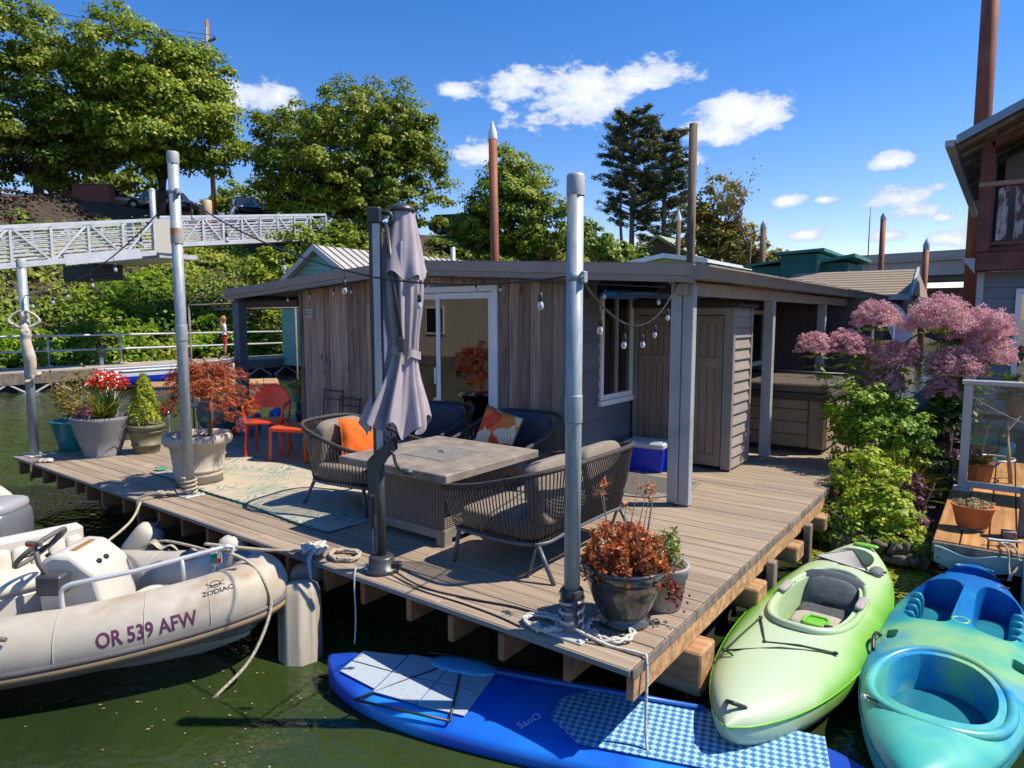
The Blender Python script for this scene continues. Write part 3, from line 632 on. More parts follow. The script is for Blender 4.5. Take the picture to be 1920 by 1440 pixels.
# ================================================================ galvanised poles
def pole(label, loc, h, r, plate=True, coup=None, clamp=None, rust=False):
    t = thing('mooring_pole', label, 'pole', loc, group='galvanised poles along the deck edge')
    MB().tube([(0,0,0),(0,0,h)], r, 18).build('shaft', m_galv, t)
    MB().lathe([(r*1.09,-.11),(r*1.09,-.012),(r*.95,.0),(0,.006)], 18, (0,0,h)).build('cap', m_cap, t)
    for z in (coup or []): MB().lathe([(r*1.0,z-.075),(r*1.09,z-.075),(r*1.10,z-.07),(r*1.10,z+.07),(r*1.09,z+.075),(r,z+.075)], 18).build('coupling', m_galv if not (rust and z > 2) else M('rusty_coupling', (.35,.33,.30), (.42,.17,.05), sc=(7,7,7), rough=.8, lo=.45, hi=.6), t)
    for z in (clamp or []):
        q = MB(); q.lathe([(r*1.0,z-.022),(r*1.06,z-.022),(r*1.06,z+.022),(r,z+.022)], 18); q.cbox(r*1.02,r*1.55,-.02,.02,z-.03,z+.03,.004); q.tube([(r*1.2,-.03,z),(r*1.2,.03,z)], .01, 8); q.build('clamp', m_galv, t)
    if plate:
        q = MB().cbox(-.12,.12,-.1,.1,.001,.013,.004)
        for a in (-1,1):
            for c in (-1,1): q.lathe([(.014,.013),(.014,.022),(0,.023)], 6, (a*.1,c*.08,0))
        q.build('base_plate', M('plate_steel', (.42,.42,.42), (.52,.52,.51), rough=.5, metal=.2), t); 
    return t
pA = pole('short galvanised pole with hanging mermaid at the left deck corner', (-9.86,3.07,0), 2.47, .05, coup=[1.62])
pB = pole('tall galvanised pole with rusty coupling beside the pale stone planter', (-6.42,3.27,0), 3.30, .050, coup=[1.60,2.52], clamp=[2.93], rust=True)
pC = pole('thick galvanised pole at the near deck corner with white rope at its foot', (-1.86,3.05,0), 2.49, .044, coup=[1.26], clamp=[1.96])
# rope wraps, coils
def ropething(name, label, parts, group=None):
    t = thing(name, label, 'rope', (0,0,0), group=group)
    for nm, pts, r, m in parts: MB().tube(pts, r, 6).build(nm, m, t)
    return t
def coil(c, r, turns, jit, seed, zr=.02, sq=.75):
    q = random.Random(seed); n = int(turns*14)
    return [(c[0]+(r+q.uniform(-jit,jit))*cos(2*pi*i/14), c[1]+(r*sq+q.uniform(-jit,jit))*sin(2*pi*i/14), c[2]+zr*abs(sin(i*1.7))+.012) for i in range(n)]
cx, cy = -1.86, 3.05
ropething('coiled_rope', 'white braided rope coiled round the foot of the thick near pole', [
    ('wrap', [(cx+.066*cos(a*.7), cy+.066*sin(a*.7), .04+.006*a) for a in range(34)], .0095, m_whiterope),
    ('coil', smooth_path(coil((cx+.17,cy+.12,0), .14, 3.2, .03, 1), 3), .0085, m_whiterope),
    ('coil', smooth_path(coil((cx-.17,cy-.02,0), .105, 3.4, .035, 2), 3), .0085, m_whiterope),
    ('tail', smooth_path([(cx+.05,cy-.05,.06),(cx+.24,cy-.02,.012),(-1.44,3.05,.012),(-1.395,3.03,-.02),(-1.37,2.98,-.35),(-1.3,2.9,-.56)], 6), .0085, m_whiterope)])
t = thing('pole_wrap', 'torn purple and black cloth strip tied round the near pole', 'cloth', (cx,cy,.0))
MB().lathe([(.054,.165),(.064,.17),(.066,.25),(.056,.262)], 16).build('band', m_black, t)
def flag(u, v):
    return Vector((.052+.055*u-.02, -.05-.045*u+.008*sin(v*9), .255-.135*v-.03*u+.01*sin(u*8)))
MB().surf(flag, 6, 6).surf(lambda u, v: flag(u, v)+Vector((.004,.006,0)), 6, 6).build('rag', M('purple_rag', (.10,.065,.11), (.17,.12,.18), sc=(20,20,20), rough=.9), t)
bx, by = -6.42, 3.27
ropething('tied_rope', 'frayed dark rope knotted round the foot of the tall rusty pole', [
    ('wrap', [(bx+.07*cos(a*.62), by+.07*sin(a*.62), .03+.004*a) for a in range(40)], .011, m_rope),
    ('knot', smooth_path(coil((bx-.14,by-.16,.02), .07, 3, .04, 5), 3), .012, m_rope),
    ('drop', smooth_path([(bx-.1,by-.2,.05),(bx-.15,2.86,.03),(bx-.13,2.84,-.2),(bx-.1,2.83,-.34)], 5), .013, m_oldwood),
    ('mooring_line', smooth_path([(bx-.12,2.86,.0),(-6.2,2.6,-.08),(-5.75,2.1,-.12),(-5.55,1.85,-.05)], 6), .012, m_rope)])
ropething('coiled_rope', 'tan rope coil with grey knot lying on the deck edge', [
    ('coil', smooth_path(coil((-3.80,3.06,0), .12, 3.1, .015, 9), 3), .013, m_rope),
    ('knot', smooth_path(coil((-4.03,2.97,.01), .07, 4.5, .045, 11, .05), 3), .013, m_whiterope),
    ('drop', smooth_path([(-4.0,2.94,.05),(-3.97,2.87,.01),(-3.93,2.85,-.12),(-3.90,2.83,-.2)], 5), .02, m_galv),
    ('mooring_line', smooth_path([(-4.05,2.95,.03),(-4.3,2.78,.03),(-4.55,2.62,.05),(-4.72,2.5,.07)], 5), .012, m_rope)])
ropething('tied_rope', 'small rope knot on the deck by the left corner', [('knot', smooth_path(coil((-9.3,3.0,0), .07, 3, .03, 14), 3), .012, m_whiterope), ('drop', smooth_path([(-9.3,2.95,.02),(-9.32,2.86,.0),(-9.3,2.84,-.2)], 5), .014, m_oldwood)])
t = thing('extension_cable', 'thin black cable running along the deck from the parasol foot to the near pole', 'cable', (0,0,0))
MB().tube(smooth_path([(-3.27,3.04,.03),(-2.95,3.0,.008),(-2.6,3.05,.007),(-2.3,3.12,.007),(-2.05,3.13,.007),(-1.93,3.09,.03),(-1.92,3.07,.14)], 6), .006, 6).build('cable', m_black, t)
MB().tube(smooth_path([(-3.27,2.99,.03),(-2.95,2.96,.007),(-2.6,2.97,.007),(-2.32,2.96,.007),(-2.12,2.93,.007)], 6), .005, 6).build('cable', m_black, t)
t = thing('leash_line', 'grey leash hanging from the parasol foot down to the paddle board', 'line', (0,0,0))
MB().tube(smooth_path([(-3.4,3.0,.06),(-3.5,2.93,.05),(-3.47,2.865,-.02),(-3.41,2.82,-.25),(-3.38,2.78,-.415)], 6), .006, 6).build('line', m_galv, t)

# ================================================================ pots and planters
def pot(name, label, loc, prof, mat, soil=None, n=28, cat='pot', grp=None, rz=0):
    t = thing(name, label, cat, loc, rz, grp); inner = []
    MB().lathe(prof, n).build('pot_body', mat, t)
    if soil: MB().lathe([(soil[0],soil[1]-.03),(soil[0],soil[1]),(soil[0]*.5,soil[1]+.02),(0,soil[1]+.015)], 18).build('soil', m_soil, t)
    return t
m_soil = M('potting_soil', (.05,.03,.02), (.12,.075,.05), sc=(30,30,30), rough=.95, bump=.8)
m_stone = M('pale_stone_resin', (.40,.35,.29), (.50,.445,.375), sc=(5,5,5), rough=.7, dirt=((.30,.25,.20), 5, .4))
m_teal = M('teal_glaze', (.012,.13,.14), (.03,.22,.22), sc=(9,9,4), rough=.25, coat=.3)
m_granite = M('grey_granite', (.12,.125,.14), (.24,.245,.265), sc=(70,70,70), rough=.7)
m_olive = M('olive_resin', (.12,.125,.065), (.17,.17,.095), sc=(8,8,8), rough=.6)
m_bluepot = M('blue_glaze', (.05,.12,.25), (.12,.22,.40), sc=(14,14,14), rough=.3, coat=.3)
m_bronze = M('bronze_glaze', (.022,.024,.028), (.06,.058,.062), sc=(6,6,5), ns=1.4, rough=.2, coat=.5, dirt=((.05,.11,.09), 3.5, .6))
m_greypot = M('grey_clay', (.26,.25,.24), (.34,.33,.32), sc=(10,10,10), rough=.7)
_lm = leaf_mesh
def leaf_mesh(*a, **k): return tag(_lm(*a, **k), kind='stuff')
# ---- plants: blades, leaf clouds, stems
def blades(name, n, c, h, spread, w, mat, parent, droop=.5, seed=1, r0=.05, hmin=.6, seg=5):
    q = random.Random(seed); b = MB()
    for k in range(n):
        a = q.uniform(0, 2*pi); L = h*q.uniform(hmin, 1.05); s = spread*q.uniform(.15, 1.); d = Vector((cos(a), sin(a), 0)); o = Vector(c)+d*q.uniform(0, r0); pr = d.cross(Vector((0,0,1)))
        pts = []
        for i in range(seg+1):
            t = i/seg; pts.append(o + d*s*(t**1.35) + Vector((0,0,L*(t - droop*(s/spread)*t*t))))
        vs = []; 
        for i, p in enumerate(pts):
            ww = w*(1-(i/seg))**.6*(.5+.5*min(1, i*.8+.3)); vs += [p-pr*ww/2, p+pr*ww/2]
        b.add(vs, [(2*i, 2*i+1, 2*i+3, 2*i+2) for i in range(seg)], True)
    return b.build(name, mat, parent)
def twigs(name, segs, mat, parent, n=5):
    b = MB()
    for p, q, r in segs: b.tube([p, Vector(p).lerp(Vector(q), .5)+Vector((random.uniform(-.02,.02), random.uniform(-.02,.02), 0)), q], [r, r*.75, r*.45], n)
    return b.build(name, mat, parent)
def cloud(name, blobs, nclump, per, cr, size, mat, parent, up=.35, aspect=.6, jit=.35, fill=.6):
    P, Nn = clump_points(blobs, nclump, per, cr, up, fill); return leaf_mesh(name, P, Nn, size, mat, parent, aspect=aspect, jit=jit)
m_blade = leafmat('blade_green', (.09,.15,.012), (.32,.33,.03), (.45,.38,.06), big=4)
m_redfl = leafmat('red_petal', (.5,.02,.008), (.75,.06,.012), transl=.2, big=6)
m_pinkfl = leafmat('dusky_pink_petal', (.28,.05,.12), (.45,.12,.2), transl=.2, big=8)
m_gold = leafmat('golden_cypress', (.13,.20,.008), (.36,.40,.02), (.50,.48,.05), big=5)
m_acer = leafmat('red_acer_leaf', (.22,.035,.018), (.50,.13,.045), (.58,.26,.09), big=2.5, transl=.4)
m_yellowing = leafmat('yellowing_leaf', (.12,.12,.02), (.32,.24,.035), (.42,.2,.05), big=4)
m_green = leafmat('pot_leaf', (.03,.08,.012), (.10,.18,.025), big=4)
m_twig = M('twig_bark', (.11,.085,.065), (.2,.165,.13), sc=(14,14,14), rough=.9)
m_sed = leafmat('red_succulent', (.22,.16,.07), (.68,.17,.05), (.74,.30,.09), big=9, transl=.3)
m_sedg = leafmat('green_succulent', (.12,.20,.03), (.28,.36,.06), big=6, transl=.15)

# left corner group
t = pot('teal_pot', 'glossy teal pot with a straggly yellowing shrub at the left deck corner', (-9.90,3.52,0), [(.14,0),(.155,.015),(.20,.2),(.235,.36),(.25,.38),(.245,.40),(.225,.40),(.215,.34),(.0,.33)], m_teal, (.22,.35))
segs = [((0,0,.34),(random.uniform(-.25,.25),random.uniform(-.2,.2),random.uniform(.75,1.05)),.008) for _ in range(9)]
twigs('stem', segs, m_twig, t)
P = np.array([Vector(p).lerp(Vector(q), RNG.uniform(.25,1.05))[:] + RNG.normal(0,.05,3) for p, q, r in segs for _ in range(70)]); leaf_mesh('leaf_mass', P, np.tile([.2,-.2,.8],(len(P),1)), .05, m_yellowing, t, jit=.8)
pr = [(.23,0),(.24,.03),(.235,.035),(.31,.22),(.385,.46),(.40,.50),(.37,.505),(.35,.42),(0,.40)]
t = pot('granite_planter', 'big speckled grey planter with spiky grass and red flowers', (-9.20,3.60,0), [(r*.87, z) for r, z in pr], m_granite, (.31,.44))
blades('spiky_leaf', 150, (0,0,.46), .50, .66, .022, m_blade, t, droop=.45, seed=3, hmin=.35)
blades('upright_leaf', 60, (.05,.1,.42), .62, .22, .02, m_green, t, droop=.15, seed=4)
q = random.Random(8); PF = []; segs = []
for k in range(26):
    e = Vector((q.uniform(-.28,.30), q.uniform(.0,.25), q.uniform(.86,1.06))); segs.append(((e.x*.3,.08,.45), e, .005)); PF += [np.array(e)+RNG.normal(0,.028,3) for _ in range(26)]
twigs('flower_stem', segs, m_green, t, 4); leaf_mesh('red_flower', np.array(PF), np.tile([.2,-.4,.7],(len(PF),1)), .036, m_redfl, t, jit=.9, aspect=.8)
PF = [np.array(c)+RNG.normal(0,.03,3) for c in ((.02,-.22,.60),(.14,-.2,.58),(-.12,-.2,.56),(.06,-.12,.64),(-.2,-.1,.66)) for _ in range(60)]
leaf_mesh('pink_flower', np.array(PF), np.tile([.2,-.4,.7],(len(PF),1)), .026, m_pinkfl, t, jit=.9, aspect=.9)
m_olv = pot('olive_pot', 'ribbed olive pot holding a golden cone-shaped cypress', (-8.93,4.02,0), [(.15,0),(.165,.1),(.175,.1),(.176,.12),(.168,.12),(.195,.27),(.205,.27),(.207,.29),(.20,.29),(.205,.32),(.225,.32),(.23,.37),(.205,.375),(.19,.33),(0,.32)], m_olive, (.195,.34))
P = []; Nn = []
for k in range(2600):
    h = RNG.random()**.8; a = RNG.uniform(0,2*pi); r = (.20*(1-h)**.75+.02)*RNG.uniform(.6,1.08)*(1+.15*sin(a*5+h*9)); P.append((r*cos(a), r*sin(a), .40+h*.62)); Nn.append((cos(a),sin(a),.5))
leaf_mesh('cypress_foliage', P, Nn, .05, m_gold, m_olv, aspect=.35, jit=.5)
MB().tube([(0,0,.33),(0,0,.8)], [.015,.006], 6).build('trunk', m_twig, m_olv)
blades('spiky_leaf', 10, (.1,-.05,.36), .26, .38, .012, m_blade, m_olv, seed=6)
# chrome swim ladder hand rails
t = thing('swim_ladder', 'chrome swim ladder hand rails at the deck edge behind the cypress', 'ladder', (-9.86,4.72,0))
for k, dy in enumerate((-.0,.42)):
    MB().tube(smooth_path([(.12,dy,0),(.12,dy,.30),(.07,dy,.40),(0,dy,.43),(-.1,dy,.38),(-.16,dy,.25),(-.2,dy,-.55)],5), .018, 10).build('hand_rail', M('chrome', (.62,.64,.66), rough=.15, metal=.9), t)
for z in (-.15,-.4): MB().tube([(-.18,0,z),(-.18,.42,z)], .015, 8).build('rung', MATS['chrome'], t)
# stone planter with red laceleaf maple
k_ = .87; prof = [(.25,.03),(.26,.035),(.27,.10),(.278,.105),(.278,.125),(.272,.13),(.28,.15),(.288,.155),(.288,.175),(.282,.18),(.315,.40),(.325,.405),(.332,.43),(.375,.435),(.395,.47),(.395,.505),(.375,.535),(.34,.54),(.31,.51),(.295,.46),(0,.45)]
t = pot('stone_planter', 'large pale ribbed planter with a red laceleaf maple beside the tall pole', (-6.80,3.58,.0), [(r*k_, z) for r, z in prof], m_stone, (.27,.475), n=36)
MB().lathe([(.19,0),(.235,0),(.24,.028),(.19,.03)], 24).build('caddy', m_oldwood, t)
tr = [(.12,.06,.46),(.14,.08,.75),(.11,.06,1.0),(.12,.05,1.2)]
MB().tube(smooth_path(tr,5), [.026-.0006*i for i in range(16)], 8).build('trunk', m_twig, t)
q = random.Random(31); segs = []; PL = []; NL = []; FD = []
for k in range(30):
    a = 2*pi*k/30+q.uniform(-.2,.2); right = cos(a-.64); Ls = q.uniform(.24,.55)*(.9 if right > 0 else .85); e0 = Vector((.12,.05,q.uniform(1.02,1.22)))
    p1 = e0+Vector((cos(a)*Ls*.55, sin(a)*Ls*.55, q.uniform(.02,.20))); p2 = e0+Vector((cos(a)*Ls, sin(a)*Ls, q.uniform(-.32,.10)-(.18 if right > .4 else 0)))
    segs += [(e0,p1,.008),(p1,p2,.005)]
    for j in range(7):
        c = p1.lerp(p2, q.uniform(.2,1.05)) if q.random() < .75 else e0.lerp(p1, q.uniform(.5,1))
        for h in range(7):                       # a hand of long thin leaflets fanning down and out
            c2 = c+Vector((q.gauss(0,.03), q.gauss(0,.03), q.gauss(0,.025))); base_a = a+q.uniform(-.9,.9)
            for m_ in range(5):
                b_ = base_a+(m_-2)*.5; d = Vector((cos(b_), sin(b_), q.uniform(-.9,-.1))).normalized(); FD.append((c2, d, q.uniform(.05,.085)))
twigs('branch', segs, m_twig, t, 5)
fm = MB()
for c2, d, L_ in FD:
    w_ = d.cross(Vector((q.uniform(-1,1), q.uniform(-1,1), 1))).normalized()*L_*.07; fm.add([c2, c2+d*L_*.5+w_, c2+d*L_, c2+d*L_*.5-w_], [(0,1,2,3)])
tag(fm.build('maple_foliage', m_acer, t), kind='stuff')
# pots near the blue post
t = pot('teal_urn', 'dark teal glazed pot behind the red maple by the house', (-9.45,5.36,0), [(.20,0),(.22,.02),(.33,.2),(.35,.36),(.335,.44),(.345,.47),(.32,.475),(.30,.42),(0,.40)], M('deep_teal_glaze', (.01,.075,.08), (.02,.13,.13), sc=(7,7,7), rough=.25, coat=.3), (.30,.42))
twigs('stem', [((x*.1,y*.1,.4),(x*.3,y*.25,1.0),.01) for x, y in ((.5,.2),(-.6,.1),(.1,-.6),(.8,-.3))], m_twig, t); cloud('leaf_mass', [(0,0,1.0,.33,.3,.28)], 30, 26, .11, .05, m_acer, t, aspect=.35)
t = pot('blue_pot', 'small mottled blue glazed pot beside the teal pot', (-9.05,5.55,0), [(.12,0),(.13,.01),(.19,.13),(.195,.22),(.175,.29),(.185,.31),(.165,.315),(.15,.28),(0,.27)], m_bluepot, (.155,.28))
cloud('leaf_mass', [(0,0,.42,.16,.16,.12)], 16, 22, .07, .04, m_yellowing, t)
# planters under the left end of the roof
t = pot('plant_stand_pot', 'yellow-leaved spiky plant in a dark pot beside the plank wall', (-8.55,6.25,0), [(.14,0),(.15,.01),(.19,.3),(.2,.32),(.18,.325),(0,.3)], M('charcoal_pot', (.03,.032,.035), rough=.5), (.17,.3))
blades('spiky_leaf', 70, (0,0,.3), .85, .45, .03, m_blade, t, seed=12, droop=.4); cloud('leaf_mass', [(-.1,.1,.62,.3,.25,.25)], 30, 30, .1, .055, leafmat('bright_yellow_leaf', (.28,.24,.02), (.6,.5,.05), big=4), t)
t = pot('clay_bowl', 'terracotta bowl of pale sedum on a raised shelf by the left porch post', (-9.05,6.5,.0), [(.02,.5),(.1,.5),(.16,.62),(.17,.64),(.15,.645),(0,.6)], M('terracotta_small', (.36,.13,.05), (.45,.18,.08), rough=.8), (.14,.62))
MB().tube([(0,0,0),(0,0,.5)], .03, 8).build('pedestal', m_oldwood, t); cloud('leaf_mass', [(0,0,.66,.18,.18,.07)], 18, 30, .06, .035, m_sedg, t)
t = thing('water_jug', 'bright blue plastic jug standing by the porch post', 'jug', (-8.98,5.98,0))
MB().sell((0,0,.17),(.11,.09,.17),.5,.6,18,10).build('body', M('blue_plastic', (.005,.12,.55), rough=.35), t); MB().tube([(0,-.08,.3),(0,0,.38),(0,.08,.3)], .015, 8).build('handle', MATS['blue_plastic'], t); MB().lathe([(.03,.32),(.03,.38),(0,.385)], 10, (.06,0,0)).build('spout', MATS['blue_plastic'], t)
t = thing('potting_bench', 'low weathered bench of planting boxes under the left porch roof', 'bench', (-9.2,7.1,0))
MB().cbox(-.6,.6,-.25,.25,.30,.5,.01).build('box', m_oldwood, t)
for x in (-.5,.5):
    for y in (-.2,.2): MB().box(x-.03,x+.03,y-.03,y+.03,0,.3).build('leg', m_oldwood, t)
cloud('leaf_mass', [(-.3,0,.62,.3,.2,.18),(.3,0,.6,.3,.2,.16)], 40, 30, .1, .05, m_yellowing, t)
# leaf-pattern privacy screen hung at the back of the porch
t = thing('privacy_screen', 'grey metal privacy screen cut with leaf shapes and climbing vine', 'screen', (-10.35,9.6,.55), rad(20))
q = MB(); q.box(0,.03,-.02,.02,0,1.35); q.box(.82,.85,-.02,.02,0,1.35); q.box(.03,.82,-.02,.02,0,.03); q.box(.03,.82,-.02,.02,1.32,1.35); q.build('frame', m_alum2, t)
lm = MB(); rr = random.Random(4)
for k in range(26):
    cxx, cz = rr.uniform(.1,.75), rr.uniform(.1,1.25); a = rr.uniform(0,pi); L = rr.uniform(.14,.22)
    for j in range(-3,4):
        o = Vector((cxx+cos(a)*j*L/4, 0, cz+sin(a)*j*L/4)); e = L*.55*(1-abs(j)/4)
        lm.bar(o, o+Vector((-sin(a)*e+cos(a)*.05,0,cos(a)*e+sin(a)*.05)), .012, .02, (0,1,0)); lm.bar(o, o+Vector((sin(a)*e+cos(a)*.05,0,-cos(a)*e+sin(a)*.05)), .012, .02, (0,1,0))
lm.build('leaf_cutwork', M('screen_grey', (.16,.17,.18), rough=.5, metal=.3), t)
cloud('vine', [(.3,-.06,.6,.22,.06,.5)], 22, 16, .1, .06, m_yellowing, t)
for x in (.0,.82): MB().box(x,x+.03,-.015,.015,-.55,0).build('leg', m_alum2, t)
# floor items
def rugmat(name, scale):
    m = bpy.data.materials.new(name); m.use_nodes = True; nt = m.node_tree; N = nt.nodes; L = nt.links; b = N['Principled BSDF']; b.inputs['Roughness'].default_value = .95
    tc = N.new('ShaderNodeTexCoord'); n0 = N.new('ShaderNodeTexNoise'); n0.inputs['Scale'].default_value = scale*.55; n0.inputs['Detail'].default_value = 2; n0.inputs['Distortion'].default_value = 2.2
    L.new(tc.outputs['Object'], n0.inputs['Vector']); mu = N.new('ShaderNodeMath'); mu.operation = 'MULTIPLY'; mu.inputs[1].default_value = 150; L.new(n0.outputs['Fac'], mu.inputs[0])
    si = N.new('ShaderNodeMath'); si.operation = 'SINE'; L.new(mu.outputs[0], si.inputs[0])
    n1 = N.new('ShaderNodeTexNoise'); n1.inputs['Scale'].default_value = 2.2; L.new(tc.outputs['Object'], n1.inputs['Vector'])
    ad = N.new('ShaderNodeMath'); ad.operation = 'MULTIPLY_ADD'; L.new(n1.outputs['Fac'], ad.inputs[0]); ad.inputs[1].default_value = 3.2; ad.inputs[2].default_value = -1.6
    s2 = N.new('ShaderNodeMath'); L.new(si.outputs[0], s2.inputs[0]); L.new(ad.outputs[0], s2.inputs[1])
    r = N.new('ShaderNodeValToRGB'); e = r.color_ramp.elements; e[0].position = .3; e[1].position = .85; e[0].color = (.46,.38,.28,1); e[1].color = (.13,.25,.21,1); L.new(s2.outputs[0], r.inputs[0])
    wv = N.new('ShaderNodeTexNoise'); wv.inputs['Scale'].default_value = 160; L.new(tc.outputs['Object'], wv.inputs['Vector']); bp = N.new('ShaderNodeBump'); bp.inputs['Strength'].default_value = .3; bp.inputs['Distance'].default_value = .004; L.new(wv.outputs['Fac'], bp.inputs['Height']); L.new(bp.outputs[0], b.inputs['Normal'])
    L.new(r.outputs[0], b.inputs['Base Color']); return m
t = thing('patterned_rug', 'cream and teal marbled outdoor rug spread beside the fire table', 'rug', (-5.98,4.0,.004), rad(-2.5))
def rug(u, v):
    x = -1.66+3.32*u; y = -.60+1.2*v; z = .012 if 0 < u < 1 and 0 < v < 1 else 0
    return Vector((x, y+.012*sin(x*4), z+.006*sin(x*3.1+y*5)+.006))
MB().surf(rug, 40, 16).build('rug_field', rugmat('marbled_rug', 1.5), t)
q = MB()
for s in (-1,1): q.tube([(-1.66+3.32*i/60, s*.604+.012*sin((-1.66+3.32*i/60)*4)+.004*(-1)**i, .012) for i in range(61)], .008, 5)
q.build('fringe', M('teal_binding', (.06,.2,.17), rough=.95), t)
MB().surf(lambda u, v: Vector((-1.66-.02-.12*u, -.5+.1*v, .01+.05*sin(u*3)*.6)), 6, 3).build('turned_corner', MATS['teal_binding'], t)
t = thing('door_mat', 'ribbed grey half-round mat on the deck by the porch post', 'mat', (-2.95,6.30,.004))
q = MB(); pts = [(-.42,.42),(.42,.42),(.46,.1),(.40,-.2),(.25,-.42),(0,-.5),(-.42,-.5)]
q.prism(pts, 0, .008, 'z'); q.build('mat_base', M('mat_grey', (.17,.155,.14), (.24,.22,.20), sc=(30,30,30), rough=.95), t)
rb = MB()
for k in range(22):
    y = -.42+k*.038; x1 = .42 if y > -.2 else .25; rb.box(-.40,x1-.03,y,y+.018,.008,.014)
rb.build('rib', MATS['mat_grey'], t)
t = thing('cool_box', 'blue cool box with pale lid by the closet door', 'cool box', (-3.28,7.02,0), rad(8))
b = MB(); b.add([(-.2,-.13,0),(.2,-.13,0),(.2,.13,0),(-.2,.13,0),(-.225,-.155,.27),(.225,-.155,.27),(.225,.155,.27),(-.225,.155,.27)], [(3,2,1,0),(0,1,5,4),(1,2,6,5),(2,3,7,6),(3,0,4,7),(4,5,6,7)]); b.build('body', M('cooler_blue', (.006,.03,.5), rough=.35), t)
MB().cbox(-.24,.24,-.168,.168,.268,.34,.018).build('lid', M('cooler_lid', (.45,.50,.55), rough=.45), t); MB().cbox(-.19,.19,-.12,.12,.339,.35,.008).build('lid_panel', MATS['cooler_lid'], t)
MB().tube([(-.245,-.02,.18),(-.255,0,.3),(-.245,.02,.18)], .012, 6).build('handle', MATS['cooler_lid'], t); MB().tube([(.245,-.02,.18),(.255,0,.3),(.245,.02,.18)], .012, 6).build('handle', MATS['cooler_lid'], t)
# foreground glazed pot with red succulent, clay pot behind
t = pot('glazed_pot', 'dark glossy glazed pot with red succulent at the near deck corner', (-1.70,3.36,0), [(.145,0),(.155,.012),(.155,.03),(.13,.045),(.135,.06),(.175,.13),(.205,.21),(.222,.27),(.232,.275),(.236,.285),(.232,.295),(.238,.30),(.248,.34),(.25,.352),(.24,.357),(.222,.35),(.212,.30),(0,.29)], m_bronze, (.215,.325), n=40)
def succulent(t, n, c, rx, h0, h1, seed, mat, leaf=.035, ros=16):
    q = random.Random(seed); PL = []; NL = []; segs = []
    for k in range(n):
        a = q.uniform(0,2*pi); r = rx*q.random()**.6; e = Vector((c[0]+r*cos(a)*1.15, c[1]+r*sin(a)*1.15, q.uniform(h0,h1)*(1-.25*(r/rx)**2)))
        segs.append(((c[0]+r*.55*cos(a), c[1]+r*.55*sin(a), c[2]), e, .0045))
        for j in range(ros):
            b = q.uniform(0,2*pi); d = Vector((cos(b), sin(b), q.uniform(.1,1.1))).normalized(); PL.append(np.array(e+d*leaf*.5*q.uniform(.5,1.2)-Vector((0,0,q.uniform(0,.06))))); NL.append((-d.y+d.x*.3,d.x,.6))
    twigs('stem', segs, m_twig, t, 4); return PL, NL
PL, NL = succulent(t, 190, (0,0,.31), .22, .40, .60, 2, m_sed, ros=20); leaf_mesh('succulent_leaf', PL, NL, .036, m_sed, t, aspect=.4, jit=.5)
q = random.Random(77); segs = []; PF = []
for k in range(9):
    a = q.uniform(0,2*pi); e = Vector((.16*cos(a), .12*sin(a)+.02, q.uniform(.66,.80))); segs.append(((e.x*.6,e.y*.6,.35), e, .004)); PF += [np.array(e)+RNG.normal(0,.016,3) for _ in range(22)]
twigs('flower_stalk', segs, m_twig, t, 4); leaf_mesh('dried_flower', PF, np.tile([0,0,1.],(len(PF),1)), .018, m_sed, t, jit=.9)
t = pot('clay_pot', 'small grey clay pot with green and red succulents behind the glazed pot', (-1.60,3.68,0), [(.10,0),(.11,.01),(.14,.2),(.145,.2),(.155,.26),(.157,.27),(.14,.272),(.13,.24),(0,.23)], m_greypot, (.135,.245))
PL, NL = succulent(t, 40, (0,0,.24), .13, .36, .52, 5, m_sedg); leaf_mesh('succulent_leaf', PL, NL, .034, m_sedg, t, aspect=.45, jit=.5)
PF = [np.array((.10+.08*u,-.14-.05*u,.25-.12*u))+RNG.normal(0,.025,3) for u in RNG.random(150)]; leaf_mesh('trailing_leaf', PF, np.tile([.3,-.5,.5],(len(PF),1)), .02, leafmat('maroon_leaf', (.1,.012,.01), (.3,.04,.02), big=8), t, jit=.8, aspect=.9)
# loose metal trellis frame leaning on the plank wall
t = thing('folding_trellis', 'thin dark metal folding frame leaning on the plank wall', 'frame', (-7.35,5.80,0))
q = MB()
for x0, x1, h in ((-.28,.12,.74),(.06,.46,.66)):
    q.tube(smooth_path([(x0,.0,0),(x0,.05,h*.95),(x0+.03,.055,h),(x1-.03,.055,h),(x1,.05,h*.95),(x1,0,0)],4), .009, 6); q.tube([(x0,.045,h*.85),(x1,.045,h*.85)], .007, 6)
q.build('frame_tube', M('dark_brown_metal', (.03,.02,.018), rough=.5), t)

